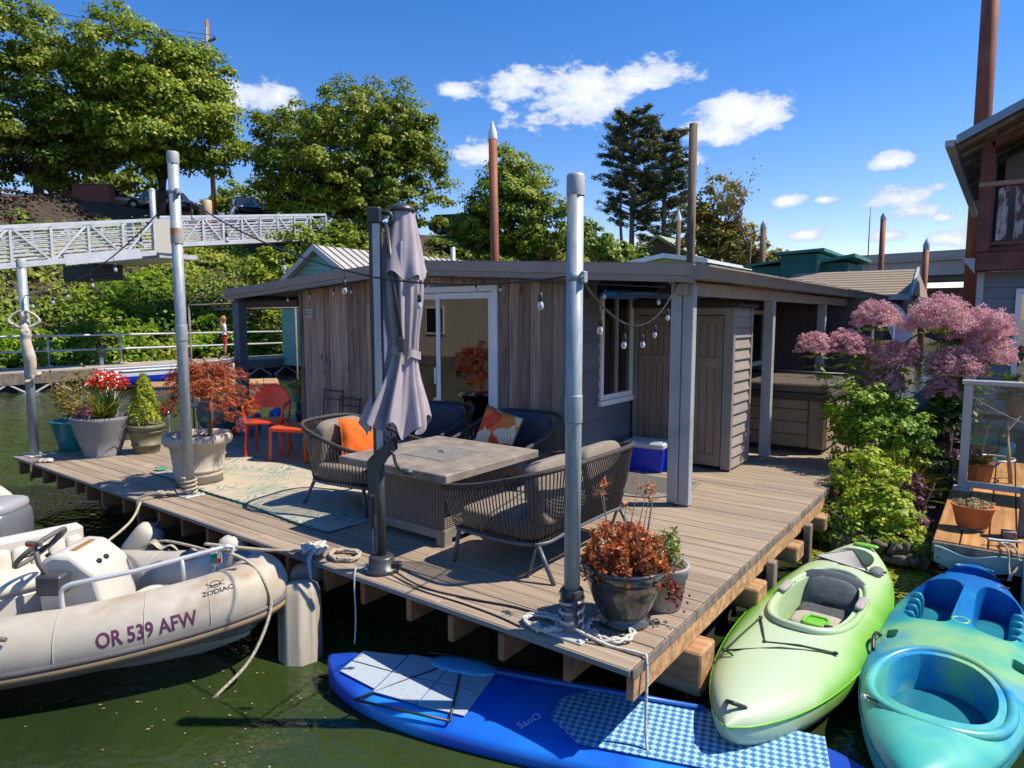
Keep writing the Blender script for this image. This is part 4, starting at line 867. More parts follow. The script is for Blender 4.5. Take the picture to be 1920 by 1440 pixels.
# ================================================================ red metal chair, stools
m_red = M('red_paint', (.68,.04,.014), (.76,.055,.018), sc=(3,3,3), rough=.38, coat=.2)
def red_chair(label, loc, rz):
    t = thing('metal_chair', label, 'chair', loc, rz)
    MB().sell((0,.02,.43),(.24,.24,.022),.5,.45,28,8).build('seat', m_red, t)
    for x, y, tx, ty in ((-.22,.22,-.2,.19),(.22,.22,.2,.19),(-.22,-.26,-.2,-.2),(.22,-.26,.2,-.2)):
        MB().bar((x,y,0),(tx,ty,.42),.035,.028).build('leg', m_red, t)
    # curved shield backrest
    def bk(u, v, off):
        x = (-1+2*u); zt = .86-.17*abs(x)**2.6; zb = .52+.05*(1-x*x); z = zb+(zt-zb)*v
        return Vector((x*.235, -.20-.10*(z-.43)-.05*(1-x*x)+off, z))
    b = MB(); b.surf(lambda u, v: bk(u, v, 0), 18, 8); b.surf(lambda u, v: bk(1-u, v, .014), 18, 8); b.build('backrest', m_red, t)
    arc = [bk(u, 1, .007) for u in [i/18 for i in range(19)]]
    MB().tube([(-.225,-.22,.42)]+arc+[(.225,-.22,.42)], .015, 8).build('back_frame', m_red, t)
    for s in (-1,1): MB().tube(smooth_path([(s*.235,-.26,.66),(s*.26,-.05,.655),(s*.26,.15,.64),(s*.24,.2,.58),(s*.21,.2,.42)],5), .015, 8).build('arm', m_red, t)
    return t
red_chair('red metal chair with shield back and arms near the plank wall', (-7.60,4.93,0), rad(222))
m_orange = M('orange_red_paint', (.74,.075,.012), (.82,.10,.016), sc=(3,3,3), rough=.38, coat=.2)
def stool(label, loc, rz, m):
    t = thing('side_table', label, 'side table', loc, rz)
    MB().sell((0,0,.405),(.27,.25,.018),.4,.42,28,6).build('top', m, t)
    for x in (-1,1):
        for y in (-1,1): MB().bar((x*.235,y*.215,0),(x*.225,y*.205,.405),.032,.03).build('leg', m, t)
    for y in (-1,1): MB().bar((-.225,y*.205,.385),(.225,y*.205,.385),.02,.03).build('apron', m, t)
stool('orange-red metal side table in front of the red chair', (-7.0,4.93,.004), rad(25), m_orange)
stool('dark red side table in the shade against the plank wall', (-6.72,5.52,.0), rad(10), m_red)

# ================================================================ fire table
m_concrete = M('concrete_tile', (.165,.14,.115), (.29,.25,.21), sc=(5,5,5), ns=1.3, rough=.7, bump=.1, dirt=((.11,.098,.085), 3.5, .6))
def wickermat():
    m = bpy.data.materials.new('brown_wicker'); m.use_nodes = True; nt = m.node_tree; N = nt.nodes; L = nt.links; b = N['Principled BSDF']; b.inputs['Roughness'].default_value = .6
    tc = N.new('ShaderNodeTexCoord'); sp = N.new('ShaderNodeSeparateXYZ'); L.new(tc.outputs['Object'], sp.inputs[0])
    def mth(op, a, c=None):
        n = N.new('ShaderNodeMath'); n.operation = op
        for i, q in enumerate((a, c)):
            if q is None: continue
            if isinstance(q, (int, float)): n.inputs[i].default_value = q
            else: L.new(q, n.inputs[i])
        return n.outputs[0]
    h = mth('ADD', sp.outputs[0], sp.outputs[1]); u = mth('MULTIPLY', h, pi/.03); v = mth('MULTIPLY', sp.outputs[2], pi/.017)
    w = mth('MULTIPLY', mth('SINE', u), mth('SINE', v)); g = mth('ABSOLUTE', w)
    r = N.new('ShaderNodeValToRGB'); e = r.color_ramp.elements; e[0].color = (.025,.02,.017,1); e[1].color = (.23,.185,.15,1); e[0].position = .05; e[1].position = .5; L.new(g, r.inputs[0]); L.new(r.outputs[0], b.inputs['Base Color'])
    bp = N.new('ShaderNodeBump'); bp.inputs['Strength'].default_value = .8; bp.inputs['Distance'].default_value = .006; L.new(g, bp.inputs['Height']); L.new(bp.outputs[0], b.inputs['Normal']); return m
m_wicker = wickermat()
t = thing('fire_table', 'square fire table with concrete-look top on a brown wicker base', 'table', (-3.77,4.06,0))
q = MB(); q.cbox(-.59,.59,-.59,.59,.555,.62,.006); tp = q.build('table_top', m_concrete, t)
MB().cbox(-.24,.24,-.24,.24,.6205,.6245,.002).build('burner_cover', M('darker_tile', (.15,.14,.13), (.21,.2,.185), sc=(6,6,6), rough=.65), tp)
MB().tube([(-.03,0,.628),(0,0,.637),(.03,0,.628)], .005, 6).build('lift_ring', m_black, tp)
MB().box(-.39,.39,-.39,.39,.11,.555).build('wicker_base', m_wicker, t)
q = MB()
for (x0,x1,y0,y1) in ((-.405,.405,-.405,-.385),(-.405,.405,.385,.405),(-.405,-.385,-.385,.385),(.385,.405,-.385,.385)): q.box(x0,x1,y0,y1,.055,.125)
q.build('plinth', m_concrete, t)
for x in (-1,1):
    for y in (-1,1): MB().box(x*.365-.042,x*.365+.042,y*.365-.042,y*.365+.042,0,.056).build('foot', m_concrete, t)

# ================================================================ rope armchairs
m_cord = M('charcoal_cord', (.03,.026,.023), (.065,.057,.05), sc=(40,40,40), rough=.8)
m_frame = M('slate_frame', (.07,.085,.105), (.10,.115,.135), sc=(4,4,4), rough=.42)
m_cush = M('taupe_cushion', (.185,.155,.125), (.255,.215,.175), sc=(60,60,60), ns=1, rough=.95, bump=.1)
m_navy = M('navy_cushion', (.03,.04,.065), (.05,.06,.09), sc=(60,60,60), rough=.95)
def upath(w, d, hb, hf, n, bow):
    """U-shaped rail: front-left corner, round the back, to front-right; front is +y"""
    pts = [(-w/2*.97, d*.5, hf), (-w/2*1.0, d*.12, hf+(hb-hf)*.28), (-w/2*.97, -d*.28, hf+(hb-hf)*.75), (-w/2*.80, -d*.48, hb), (-w*.2, -d*.5-bow, hb+.015), (w*.2, -d*.5-bow, hb+.015), (w/2*.80, -d*.48, hb), (w/2*.97, -d*.28, hf+(hb-hf)*.75), (w/2, d*.12, hf+(hb-hf)*.28), (w/2*.97, d*.5, hf)]
    P = smooth_path(pts, 10); L = [0]
    for a, c in zip(P, P[1:]): L.append(L[-1]+(c-a).length)
    xs = np.linspace(0, L[-1], n); A = np.array(P); return [Vector([float(np.interp(x, L, A[:, k])) for k in range(3)]) for x in xs]
def rope_chair(name, label, cat, loc, rz, w, d=.74, cush=1, backmat=None, group='rope-woven lounge seats round the fire table'):
    t = thing(name, label, cat, loc, rz, group); n = int(60+70*(w-.7))
    top = upath(w+.12, d+.10, .76, .56, n, .05); bot = upath(w-.02, d-.06, .25, .25, n, .0)
    MB().tube(top, .019, 8).build('top_rail', m_cord, t); MB().tube(bot, .014, 8).build('lower_rail', m_frame, t)
    MB().bar(bot[0], bot[-1], .03, .025).build('front_rail', m_frame, t)
    b = MB()
    for a, c in zip(top, bot):
        mid = a.lerp(c, .6); o = Vector((mid.x, mid.y, 0)); o = o.normalized()*.012 if o.length else o; dr = (top[1]-top[0])
        b.tube([a, mid+o, c], .0052, 5, cap=False)
    b.build('rope_weave', m_cord, t)
    MB().box(-w/2+.06,w/2-.06,-d/2+.08,d/2-.04,.235,.262).build('seat_base', m_black, t)
    fx = w/2*.95
    for s in (-1,1):
        MB().tube([(s*fx,d/2-.05,.26),(s*(fx+.015),d/2-.01,0)], .016, 8).build('leg', m_frame, t)
        MB().tube([(s*fx*.9,-d/2+.08,.25),(s*(fx*.9+.01),-d/2-.06,0)], .016, 8).build('leg', m_frame, t)
        MB().tube([(s*fx*.9,-d/2+.08,.25),(s*fx*.9,-d/2+.16,.0)], .012, 8).build('brace', m_frame, t) if w > 1 else None
    wc = (w-.06)/cush
    for k in range(cush):
        x = -w/2+.03+wc*(k+.5)
        MB().sell((x,.03,.335),(wc/2-.008,d/2-.04,.075),.35,.25,28,10).build('seat_cushion', m_cush, t)
        m = Tm(x,-d/2+.1,.57) @ Matrix.Rotation(rad(-12), 4, 'X'); MB().sell((0,0,0),(wc/2-.03,.075,.22),.45,.35,28,12,m).build('back_cushion', backmat or m_cush, t)
    return t
rope_chair('rope_loveseat', 'charcoal rope loveseat with grey cushions at the near side of the fire table', 'loveseat', (-2.74,4.13,0), rad(90), 1.34, .76, 2)
rope_chair('rope_armchair', 'charcoal rope armchair holding the orange pillow on the rug', 'armchair', (-4.80,4.08,.015), rad(-82), .72)
rope_chair('rope_armchair', 'charcoal rope armchair with navy back and floral pillow by the glass door', 'armchair', (-3.92,5.20,0), rad(186), .76, backmat=m_navy)
rope_chair('rope_armchair', 'charcoal rope armchair half hidden behind the closed parasol', 'armchair', (-5.02,5.20,0), rad(192), .72, backmat=m_navy)
def pillow(name, label, mat, mw, w=.44, piping=None):
    t = thing(name, label, 'pillow'); t.matrix_world = mw
    def f(u, v, s):
        a, c = -1+2*u, -1+2*v; e = max(0, (1-abs(a)**2.4)*(1-abs(c)**2.4))**.5; pin = 1-.07*(1-abs(a*c))*(abs(a)**6+abs(c)**6)/1.
        return Vector((a*w/2*pin, s*(.085*e+.004*sin(a*9+c*7)*e), c*w/2*pin))
    b = MB(); b.surf(lambda u, v: f(u, v, -1), 16, 16); b.surf(lambda u, v: f(1-u, v, 1), 16, 16); b.build('cover', mat, t)
    ed = [f(i/12,0,0) for i in range(12)]+[f(1,i/12,0) for i in range(12)]+[f(1-i/12,1,0) for i in range(12)]+[f(0,1-i/12,0) for i in range(12)]
    MB().tube(ed, .006, 5, closed=True).build('piping', piping or mat, t)
pillow('throw_pillow', 'plain bright orange pillow on the rug-side rope armchair', M('orange_fabric', (.72,.115,.008), (.8,.15,.012), sc=(40,40,40), rough=.9, bump=.1), Tm(-4.83,4.10,.60) @ Rz(rad(-95+180)) @ Matrix.Rotation(rad(-16),4,'X') @ Matrix.Rotation(rad(7),4,'Y'), .42)
def floral():
    m = bpy.data.materials.new('floral_fabric'); m.use_nodes = True; nt = m.node_tree; N = nt.nodes; L = nt.links; b = N['Principled BSDF']; b.inputs['Roughness'].default_value = .9
    tc = N.new('ShaderNodeTexCoord'); no = N.new('ShaderNodeTexNoise'); no.inputs['Scale'].default_value = 9; no.inputs['Detail'].default_value = 2; L.new(tc.outputs['Object'], no.inputs['Vector'])
    ad = N.new('ShaderNodeVectorMath'); ad.operation = 'MULTIPLY_ADD'; L.new(no.outputs['Color'], ad.inputs[0]); ad.inputs[1].default_value = (.12,.12,.12); L.new(tc.outputs['Object'], ad.inputs[2])
    v = N.new('ShaderNodeTexVoronoi'); v.inputs['Scale'].default_value = 6; L.new(ad.outputs[0], v.inputs['Vector'])
    sp = N.new('ShaderNodeSeparateColor'); L.new(v.outputs['Color'], sp.inputs[0])
    r = N.new('ShaderNodeValToRGB'); r.color_ramp.interpolation = 'CONSTANT'; e = r.color_ramp.elements; e[0].color = (.72,.62,.42,1); e[1].color = (.75,.07,.025,1); e[1].position = .22
    for p, c in ((.52,(.8,.2,.03)),(.68,(.72,.62,.42)),(.8,(.10,.17,.03)),(.9,(.7,.42,.06))): q = e.new(p); q.color = (*c,1)
    L.new(sp.outputs[0], r.inputs[0])
    w = N.new('ShaderNodeTexWave'); w.inputs['Scale'].default_value = 12; w.inputs['Distortion'].default_value = 9; L.new(tc.outputs['Object'], w.inputs['Vector'])
    mx = N.new('ShaderNodeMix'); mx.data_type = 'RGBA'; mx.blend_type = 'MULTIPLY'; mx.inputs['Factor'].default_value = .3; L.new(r.outputs[0], mx.inputs['A']); L.new(w.outputs['Color'], mx.inputs['B'])
    L.new(mx.outputs['Result'], b.inputs['Base Color']); return m
pillow('throw_pillow', 'floral orange, cream and green pillow on the navy-backed armchair', floral(), Tm(-3.95,5.06,.63) @ Rz(rad(6)) @ Matrix.Rotation(rad(-16),4,'X') @ Matrix.Rotation(rad(14),4,'Y'), .44, M('green_piping', (.10,.2,.05), rough=.9))

# ================================================================ cantilever parasol, closed
um = thing('cantilever_parasol', 'closed mauve-grey cantilever parasol on a charcoal mast at the deck edge', 'parasol', (-3.40,3.05,0), rad(36.7))
MB().lathe([(.115,0),(.12,.012),(.12,.03),(.09,.036),(.088,.10),(.075,.112),(.055,.115)], 28, cap=True).build('base', m_mast, um)
q = MB()
for a in range(4): q.lathe([(.018,.03),(.018,.042),(.0,.045)], 8, (.105*cos(a*pi/2+.5),.105*sin(a*pi/2+.5),0))
q.build('base_bolt', m_galv, um)
MB().cbox(.07,.14,-.05,-.0,.02,.075,.008).build('pedal', m_black, um)
MB().tube([(0,0,.1),(0,0,.86)], .031, 18).build('lower_mast', m_mast, um)
q = MB(); q.cbox(-.036,.036,-.034,.034,.78,2.42,.010); q.build('upper_mast', m_mast, um)
MB().cbox(-.037,-.014,-.0375,-.0342,1.0,2.40,.002).build('track', m_black, um); MB().box(-.012,.033,-.0362,-.0342,.86,2.40).build('mast_face', m_alum2, um)
q = MB(); q.cbox(-.046,.046,-.046,.046,2.36,2.47,.012); q.tube(smooth_path([(.05,0,2.44),(.1,0,2.43),(.11,0,2.38),(.06,0,2.34)],4), .014, 8); q.build('top_cap', m_black, um)
# crank housing
q = MB(); q.prism([(-.07,.56),(-.01,.56),(.0,.70),(.05,.79),(.115,.85),(.105,.92),(.08,.93),(-.045,.82),(-.07,.79)], -.075, -.045, 'y'); q.prism([(-.07,.56),(-.01,.56),(.0,.70),(.05,.79),(.115,.85),(.105,.92),(.08,.93),(-.045,.82),(-.07,.79)], .045, .07, 'y'); q.build('crank_housing', m_mast, um)
q = MB(); q.tube(smooth_path([(.08,-.08,.85),(.11,-.10,.85),(.13,-.11,.78),(.17,-.11,.73)],4), .011, 8); q.lathe([(.0,0),(.018,.005),(.018,.07),(0,.075)], 10, m=Tm(.17,-.11,.73) @ Matrix.Rotation(rad(100),4,'Y')); q.build('crank_handle', m_mast, um)
MB().lathe([(.0,-.08),(.025,-.08),(.028,-.04),(.028,.04)], 12, m=Tm(-.035,-.0,.605) @ Matrix.Rotation(rad(90),4,'X')).build('pivot_bolt', m_galv, um)
MB().cbox(-.07,-.046,-.03,.0,.30,.52,.008).build('clip', m_black, um); MB().tube([(-.055,-.01,.12),(-.055,-.01,.62)], .004, 6).build('cord', m_galv, um)
# arm and hanging canopy
cxo = .165
MB().tube([(.075,.0,2.36),(.17,-.06,1.58)], .017, 10).build('arm', m_mast, um); MB().cbox(.15,.20,-.10,-.04,1.52,1.62,.008).build('arm_joint', m_mast, um)
MB().tube([(cxo,.09,2.46),(cxo,.09,1.1)], .018, 8).build('canopy_pole', m_black, um)
m_canopy = M('mauve_canvas', (.34,.295,.325), (.42,.365,.395), sc=(3,3,3), ns=2, rough=.9, bump=.05)
def canopy(z0, z1, r0, r1, nf, amp0, amp1, ph, waist=None, n=96, nv=18, hem=0., lean=.13):
    def f(u, v):
        a = 2*pi*u; z = z0+(z1-z0)*v; r = r0+(r1-r0)*v
        if waist:
            wz, wr, ws = waist; k = math.exp(-((z-wz)/ws)**2); r = r*(1-k)+wr*k
        am = amp0+(amp1-amp0)*v; fold = .6*sin(nf*a+ph)+.4*sin((nf*2-3)*a+ph*2+2.2*v)+.25*sin((nf+2)*a-1.7*v)
        rr_ = r*(1+am*fold); zz = z+hem*v**4*(sin(nf*a+ph)*.5+.3*sin(3*a+1))
        return Vector((cxo-lean*max(0,(1.55-zz))+rr_*cos(a), .09+rr_*sin(a)*.9, zz))
    b = MB(); b.surf(f, n, nv, cu=True); return b
canopy(2.46,2.02,.075,.155,6,.06,.20,.4,hem=.045).build('vent_flap', m_canopy, um)
canopy(2.25,1.0,.105,.225,8,.16,.28,1.1,waist=(1.53,.092,.34),nv=36,hem=.10,n=120).build('canopy', m_canopy, um)
MB().lathe([(.0,2.50),(.06,2.50),(.085,2.475),(.088,2.455),(.05,2.45)], 18, (cxo,.09,0)).build('top_hat', m_mast, um)
def strap(u, v):
    a = 2*pi*u; r = .105+.01*sin(5*a); return Vector((cxo+r*cos(a), .09+r*sin(a), 1.535-.055*v+.025*cos(a+2.4)))
MB().surf(strap, 36, 2, cu=True).build('tie_strap', m_canopy, um)

# ================================================================ string lights
def string_light(label, paths, bulbs, drop=.1):
    t = thing('string_light', label, 'string light', (0,0,0), group='festoon lights strung over the deck'); sk = None
    for pts in paths: MB().tube(pts, .0065, 6).build('cord', m_black, t)
    for i, p in enumerate(bulbs):
        p = Vector(p)
        if i == 0:
            s0 = MB().tube([(0,0,0),(.004,0,-drop*.5),(0,0,-drop)], .004, 5).lathe([(.006,0),(.018,-.012),(.02,-.07),(.016,-.075)], 10, (0,0,-drop)).mesh('socket'); s0.materials.append(m_black)
            b0 = MB().lathe([(.012,-.072),(.02,-.085),(.027,-.115),(.02,-.138),(0,-.143)], 12, (0,0,-drop)).mesh('bulb'); b0.materials.append(m_bulb)
            f0 = MB().tube([(0,0,-.08-drop),(.006,0,-.11-drop),(-.004,0,-.12-drop)], .003, 4).mesh('filament'); f0.materials.append(m_alum)
        s = link('socket', s0, t, p); link('bulb', b0, s); link('filament', f0, s); s.scale = (.68,)*3; s.rotation_euler = (random.uniform(-.12,.12), random.uniform(-.12,.12), random.uniform(0,6))
    return t
def along(pts, fr): 
    n = len(pts)-1; return [pts[int(round(f*n))] for f in fr]
A1 = catenary((-9.83,3.07,2.02),(-6.44,3.27,2.90),.22,40)
string_light('string of clear bulbs from the mermaid pole to the tall rusty pole', [A1], along(A1,(.06,.22,.36,.5,.66,.83)))
A2 = catenary((-6.38,3.27,2.93),(-3.42,3.02,2.02),.10,40); A3 = catenary((-3.42,3.02,2.02),(-1.90,3.07,1.97),.05,24)
string_light('string of clear bulbs from the tall rusty pole past the parasol to the near pole', [A2,A3], along(A2,(.1,.33,.62,.90))+along(A3,(.3,.86)))
A4 = catenary((-1.82,3.08,1.93),(-2.42,5.73,2.06),.30,40)
string_light('string of clear bulbs sagging from the near pole to the porch post', [A4,[(-1.84,3.06,1.96),(-2.0,3.5,1.87),(-2.2,3.6,1.78)]], along(A4,(.12,.32,.50,.68,.86)))
A5 = [(x, 5.635, roof_z(x)-.16-.012*abs(sin(x*3))) for x in [-8.1+i*.17 for i in range(26)]]
string_light('string of clear bulbs hung under the front fascia of the house', [A5,[(-3.85,5.635,2.1),(-3.1,5.64,2.06),(-2.5,5.66,2.02)]], along(A5,(.0,.11,.22,.34,.45,.64,.78,.9))+[(-3.1,5.66,2.06),(-2.58,5.68,2.0)], .06)

# ================================================================ mermaid ornament on the left pole
t = thing('mermaid_ornament', 'weathered cream mermaid figure hanging from the left pole by blue cord', 'ornament', (-9.775,3.03,1.28), rad(68))
m_plaster = M('cream_plaster', (.42,.37,.29), (.56,.51,.42), sc=(12,12,12), rough=.85, bump=.2)
b = MB()
b.tube(smooth_path([(0,0,.40),(0,0,.34),(.005,0,.26),(.0,0,.20),(.01,0,.10),(.03,0,-.02),(.045,0,-.14),(.03,0,-.24),(.045,0,-.30)],4), [.02+.0*i if i < 2 else r for i, r in enumerate(np.interp(np.linspace(0,8,33),[0,1,2,3,4,5,6,7,8],[.024,.05,.062,.05,.062,.066,.052,.034,.018]))], 12)
b.sell((0,0,.47),(.042,.045,.058),.9,.9,14,10); b.sell((0,-.0,.49),(.052,.05,.055),.9,.9,14,8)
b.sell((-.025,-.04,.30),(.022,.022,.022),1,1,10,6); b.sell((.025,-.04,.30),(.022,.022,.022),1,1,10,6)
for s in (-1,1):
    b.tube(smooth_path([(s*.045,0,.345),(s*.11,0,.38),(s*.155,-.005,.425),(s*.12,0,.49),(s*.05,-.01,.54)],4), [.02]*9+[.016]*8, 8); b.sell((s*.035,-.02,.545),(.022,.018,.016),.9,.9,8,6)
b.tube(smooth_path([(.045,0,-.29),(.0,0,-.32),(-.05,0,-.34)],4), [.02]*4+[.025,.028,.022,.016,.005], 8); b.tube(smooth_path([(.045,0,-.29),(.09,0,-.25),(.14,0,-.22)],4), [.02]*4+[.026,.03,.024,.016,.005], 8)
b.build('figure', m_plaster, t)
MB().tube([(0,0,.55),(.01,.03,.62),(0,.06,.70)], .008, 6).build('cord', M('blue_cord', (.03,.22,.42), rough=.9), t)
# ================================================================ boats
def boolean(o, cutters):
    for c in cutters:
        m = o.modifiers.new('cut', 'BOOLEAN'); m.operation = 'DIFFERENCE'; m.solver = 'EXACT'; m.object = c
    bpy.context.view_layer.update()
    me = bpy.data.meshes.new_from_object(o.evaluated_get(bpy.context.evaluated_depsgraph_get())); o.modifiers.clear(); o.data = me
    for c in cutters: bpy.data.objects.remove(c)
    me.polygons.foreach_set('use_smooth', [True]*len(me.polygons)); me.set_sharp_from_angle(angle=rad(38)); return o
def hull(L, W_, up, dn, mat, name, parent, pw=2.3, ex=.75, n=36, ns=28, rock=.07, flat=.8):
    rings = []; b = MB()
    for i in range(n+1):
        t = -1+2*i/n; t = math.copysign(abs(t)**.82, t)*.9985; w = W_/2*(1-abs(t)**pw)**ex; k = (1-abs(t)**6)**.5; z0 = rock*t*t*abs(t)
        for j in range(ns):
            a = 2*pi*j/ns; c, s = cos(a), sin(a); x = w*math.copysign(abs(c)**flat, c)
            z = z0+(up*k*abs(s)**1.3 if s > 0 else -dn*k*abs(s)**.62); b.v.append((x, t*L/2, z))
    for i in range(n):
        for j in range(ns): b.f.append((i*ns+j, i*ns+(j+1) % ns, (i+1)*ns+(j+1) % ns, (i+1)*ns+j))
    b.f += [tuple(range(ns-1,-1,-1)), tuple(n*ns+j for j in range(ns))]; b.f = [tuple(reversed(f)) for f in b.f]; b.sm = [True]*len(b.f); b.mi = [0]*len(b.f)
    return b.build(name, mat, parent)
def cutter(fn, parent, n=40, lv=(0,1)):
    """closed solid from a function ring(v)->list of points"""
    b = MB(); R = [fn(v) for v in lv]; m = len(R[0])
    for r in R: b.v += [tuple(p) for p in r]
    for i in range(len(R)-1): b.f += [(i*m+j, i*m+(j+1) % m, (i+1)*m+(j+1) % m, (i+1)*m+j) for j in range(m)]
    b.f += [tuple(range(m-1,-1,-1)), tuple((len(R)-1)*m+j for j in range(m))]; b.sm = [True]*len(b.f); b.mi = [0]*len(b.f)
    return b.build('cutter', m_dark, parent)
def sel(cx, cy, rx, ry, z, e=.7, n=40):
    sp = lambda t: math.copysign(abs(t)**e, t)
    return [(cx+rx*sp(cos(2*pi*k/n)), cy+ry*sp(sin(2*pi*k/n)), z) for k in range(n)]
def gradmat(name, stops, axis, sc, rough=.35, noise=.25):
    """moulded plastic: colour drifts with local position as in rotomoulded hulls"""
    m = bpy.data.materials.new(name); m.use_nodes = True; nt = m.node_tree; N = nt.nodes; L = nt.links; b = N['Principled BSDF']; b.inputs['Roughness'].default_value = rough
    tc = N.new('ShaderNodeTexCoord'); sp = N.new('ShaderNodeSeparateXYZ'); L.new(tc.outputs['Object'], sp.inputs[0])
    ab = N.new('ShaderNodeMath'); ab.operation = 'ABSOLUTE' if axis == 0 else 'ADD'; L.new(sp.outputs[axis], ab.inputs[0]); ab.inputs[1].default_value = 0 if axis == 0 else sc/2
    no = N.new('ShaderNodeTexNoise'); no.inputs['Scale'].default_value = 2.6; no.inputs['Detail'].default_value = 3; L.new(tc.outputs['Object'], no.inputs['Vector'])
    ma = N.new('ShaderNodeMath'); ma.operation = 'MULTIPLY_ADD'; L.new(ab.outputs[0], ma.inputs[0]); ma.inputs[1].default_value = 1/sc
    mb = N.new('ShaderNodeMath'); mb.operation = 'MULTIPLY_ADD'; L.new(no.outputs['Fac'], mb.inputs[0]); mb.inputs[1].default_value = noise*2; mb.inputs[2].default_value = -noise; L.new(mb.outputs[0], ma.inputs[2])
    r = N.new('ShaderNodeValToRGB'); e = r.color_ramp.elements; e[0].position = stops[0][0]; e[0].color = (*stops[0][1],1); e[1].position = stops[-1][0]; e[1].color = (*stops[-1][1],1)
    for p, c in stops[1:-1]: q = e.new(p); q.color = (*c,1)
    L.new(ma.outputs[0], r.inputs[0]); L.new(r.outputs[0], b.inputs['Base Color']); return m
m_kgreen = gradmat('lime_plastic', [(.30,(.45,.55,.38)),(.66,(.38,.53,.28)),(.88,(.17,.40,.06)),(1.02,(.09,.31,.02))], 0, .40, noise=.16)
m_kdeep = M('deep_green_plastic', (.12,.42,.03), (.2,.52,.06), sc=(2,2,2), rough=.4)
kg = thing('green_kayak', 'lime green sit-in kayak floating beside the right deck edge', 'kayak', (-.98,4.86,-.36), rad(-1.5))
hl = hull(3.4,.84,.115,.22,m_kgreen,'hull',kg)
boolean(hl, [cutter(lambda v: sel(0,.12,.24-.03*(1-v),.56-.04*(1-v),-.14+.5*v,.8), kg), cutter(lambda v: sel(0,1.13,.20-.05*(1-v),.27-.05*(1-v),.015+.4*v,.75), kg)])
hl.data.materials.clear(); hl.data.materials.append(m_kgreen)
def ring(cx, cy, rx, ry, z, r, e=.8, n=48, squash=1.): return sel(cx, cy, rx, ry, z, e, n)
b = MB(); pts = [(x, y, .105+.03*(y-.12)**2-.05*(abs(x)/.3)**2+.02) for x, y, z in sel(0,.12,.272,.60,.1,.82,56)]; b.tube(pts, .025, 10, closed=True); b.build('cockpit_rim', m_kgreen, kg)
MB().sell((0,.12,-.125),(.22,.53,.03),.5,.7,28,6).build('cockpit_floor', m_kdeep, kg)
m_seat = M('seat_pad_grey', (.07,.085,.10), (.11,.125,.145), sc=(30,30,30), rough=.8)
m_tanpad = M('tan_seat_mould', (.34,.29,.24), (.42,.37,.31), sc=(20,20,20), rough=.8)
mt = Tm(0,.50,.05) @ Matrix.Rotation(rad(-38),4,'X'); MB().sell((0,0,0),(.25,.022,.15),.7,.75,28,10,mt).build('seat_back', m_seat, kg)
mt2 = Tm(0,.478,.045) @ Matrix.Rotation(rad(-38),4,'X'); MB().sell((0,-.008,0),(.18,.022,.11),.8,.8,24,8,mt2).build('back_pad', m_seat, kg)
MB().sell((0,.34,-.07),(.19,.14,.03),.5,.6,24,8).build('seat_cushion', M('seat_dark', (.045,.05,.055), (.07,.075,.08), sc=(30,30,30), rough=.9), kg)
MB().cbox(-.05,.05,.40,.43,-.06,.0,.01).build('seat_bracket', m_black, kg)
b = MB(); b.sell((0,.10,-.075),(.185,.14,.05),.5,.5,24,8); b.build('seat_front', m_tanpad, kg)
b = MB(); b.tube([(x,y,-.022) for x, y, z in sel(0,.04,.075,.075,0,.5,28)], .012, 6, closed=True); b.sell((0,.04,-.03),(.07,.07,.008),.5,.5,18,6); b.build('cup_tray', m_kdeep, kg)
for s in (-1,1):
    MB().sell((s*.255,.20,.122),(.03,.12,.014),.5,.5,16,6).build('thigh_pad', M('pad_grey', (.33,.31,.29), rough=.8), kg)
    MB().tube(smooth_path([(s*.245,.36,.1),(s*.21,.45,.04),(s*.2,.5,.05)],4), .012, 6).build('seat_strap', m_black, kg)
# mesh cover of the rear well, drawstring and handles
ms = M('grey_net', (.30,.30,.28), (.38,.38,.36), sc=(90,90,90), rough=.8)
def net(u, v):
    a = Vector((-.26,1.0,.125)).lerp(Vector((.20,.86,.12)), u); c = Vector((-.02,1.30,.135)).lerp(Vector((.16,.92,.12)), u)
    return a.lerp(c, v)-Vector((0,0,.03*sin(pi*u)*sin(pi*v)))
MB().surf(net, 10, 6).build('net_cover', ms, kg)
b = MB(); b.tube([net(i/10,0) for i in range(11)], .006, 5); b.tube([net(i/10,1) for i in range(11)], .006, 5); b.tube([net(0,i/6) for i in range(7)], .006, 5); b.build('net_cord', m_black, kg)
MB().sell((.22,.95,.11),(.05,.09,.03),.8,.8,16,8).build('bunched_net', M('dark_net', (.10,.10,.11), (.2,.2,.2), sc=(25,25,25), rough=.8, bump=.6), kg)
MB().sell((.05,1.47,.145),(.10,.035,.012),.6,.6,18,6).build('carry_handle', m_kdeep, kg)
zk = lambda x, y: .115-.30*x*x+.008
b = MB()
for p, q in (((-.24,-.42),(-.27,-1.0)),((-.24,-.42),(-.10,-.78)),((-.10,-.78),(.27,-.62)),((-.27,-1.0),(.27,-.62)),((-.27,-1.0),(-.2,-1.05))): b.tube([(p[0],p[1],zk(*p)),((p[0]+q[0])/2,(p[1]+q[1])/2,zk((p[0]+q[0])/2,0)+.004),(q[0],q[1],zk(*q))], .006, 5)
b.build('deck_bungee', M('dark_green_cord', (.01,.05,.015), rough=.7), kg)
for x, y in ((-.24,-.42),(-.27,-1.0),(-.10,-.78),(.27,-.62),(-.2,1.15),(.27,1.0)): MB().lathe([(.014,0),(.014,.012),(0,.016)], 8, (x,y,zk(x,y)-.006)).build('deck_fitting', m_black, kg)
MB().sell((.335,.52,.0),(.012,.06,.035),.9,.9,10,6).build('side_emblem', M('silver_badge', (.5,.5,.52), rough=.3, metal=.5), kg)

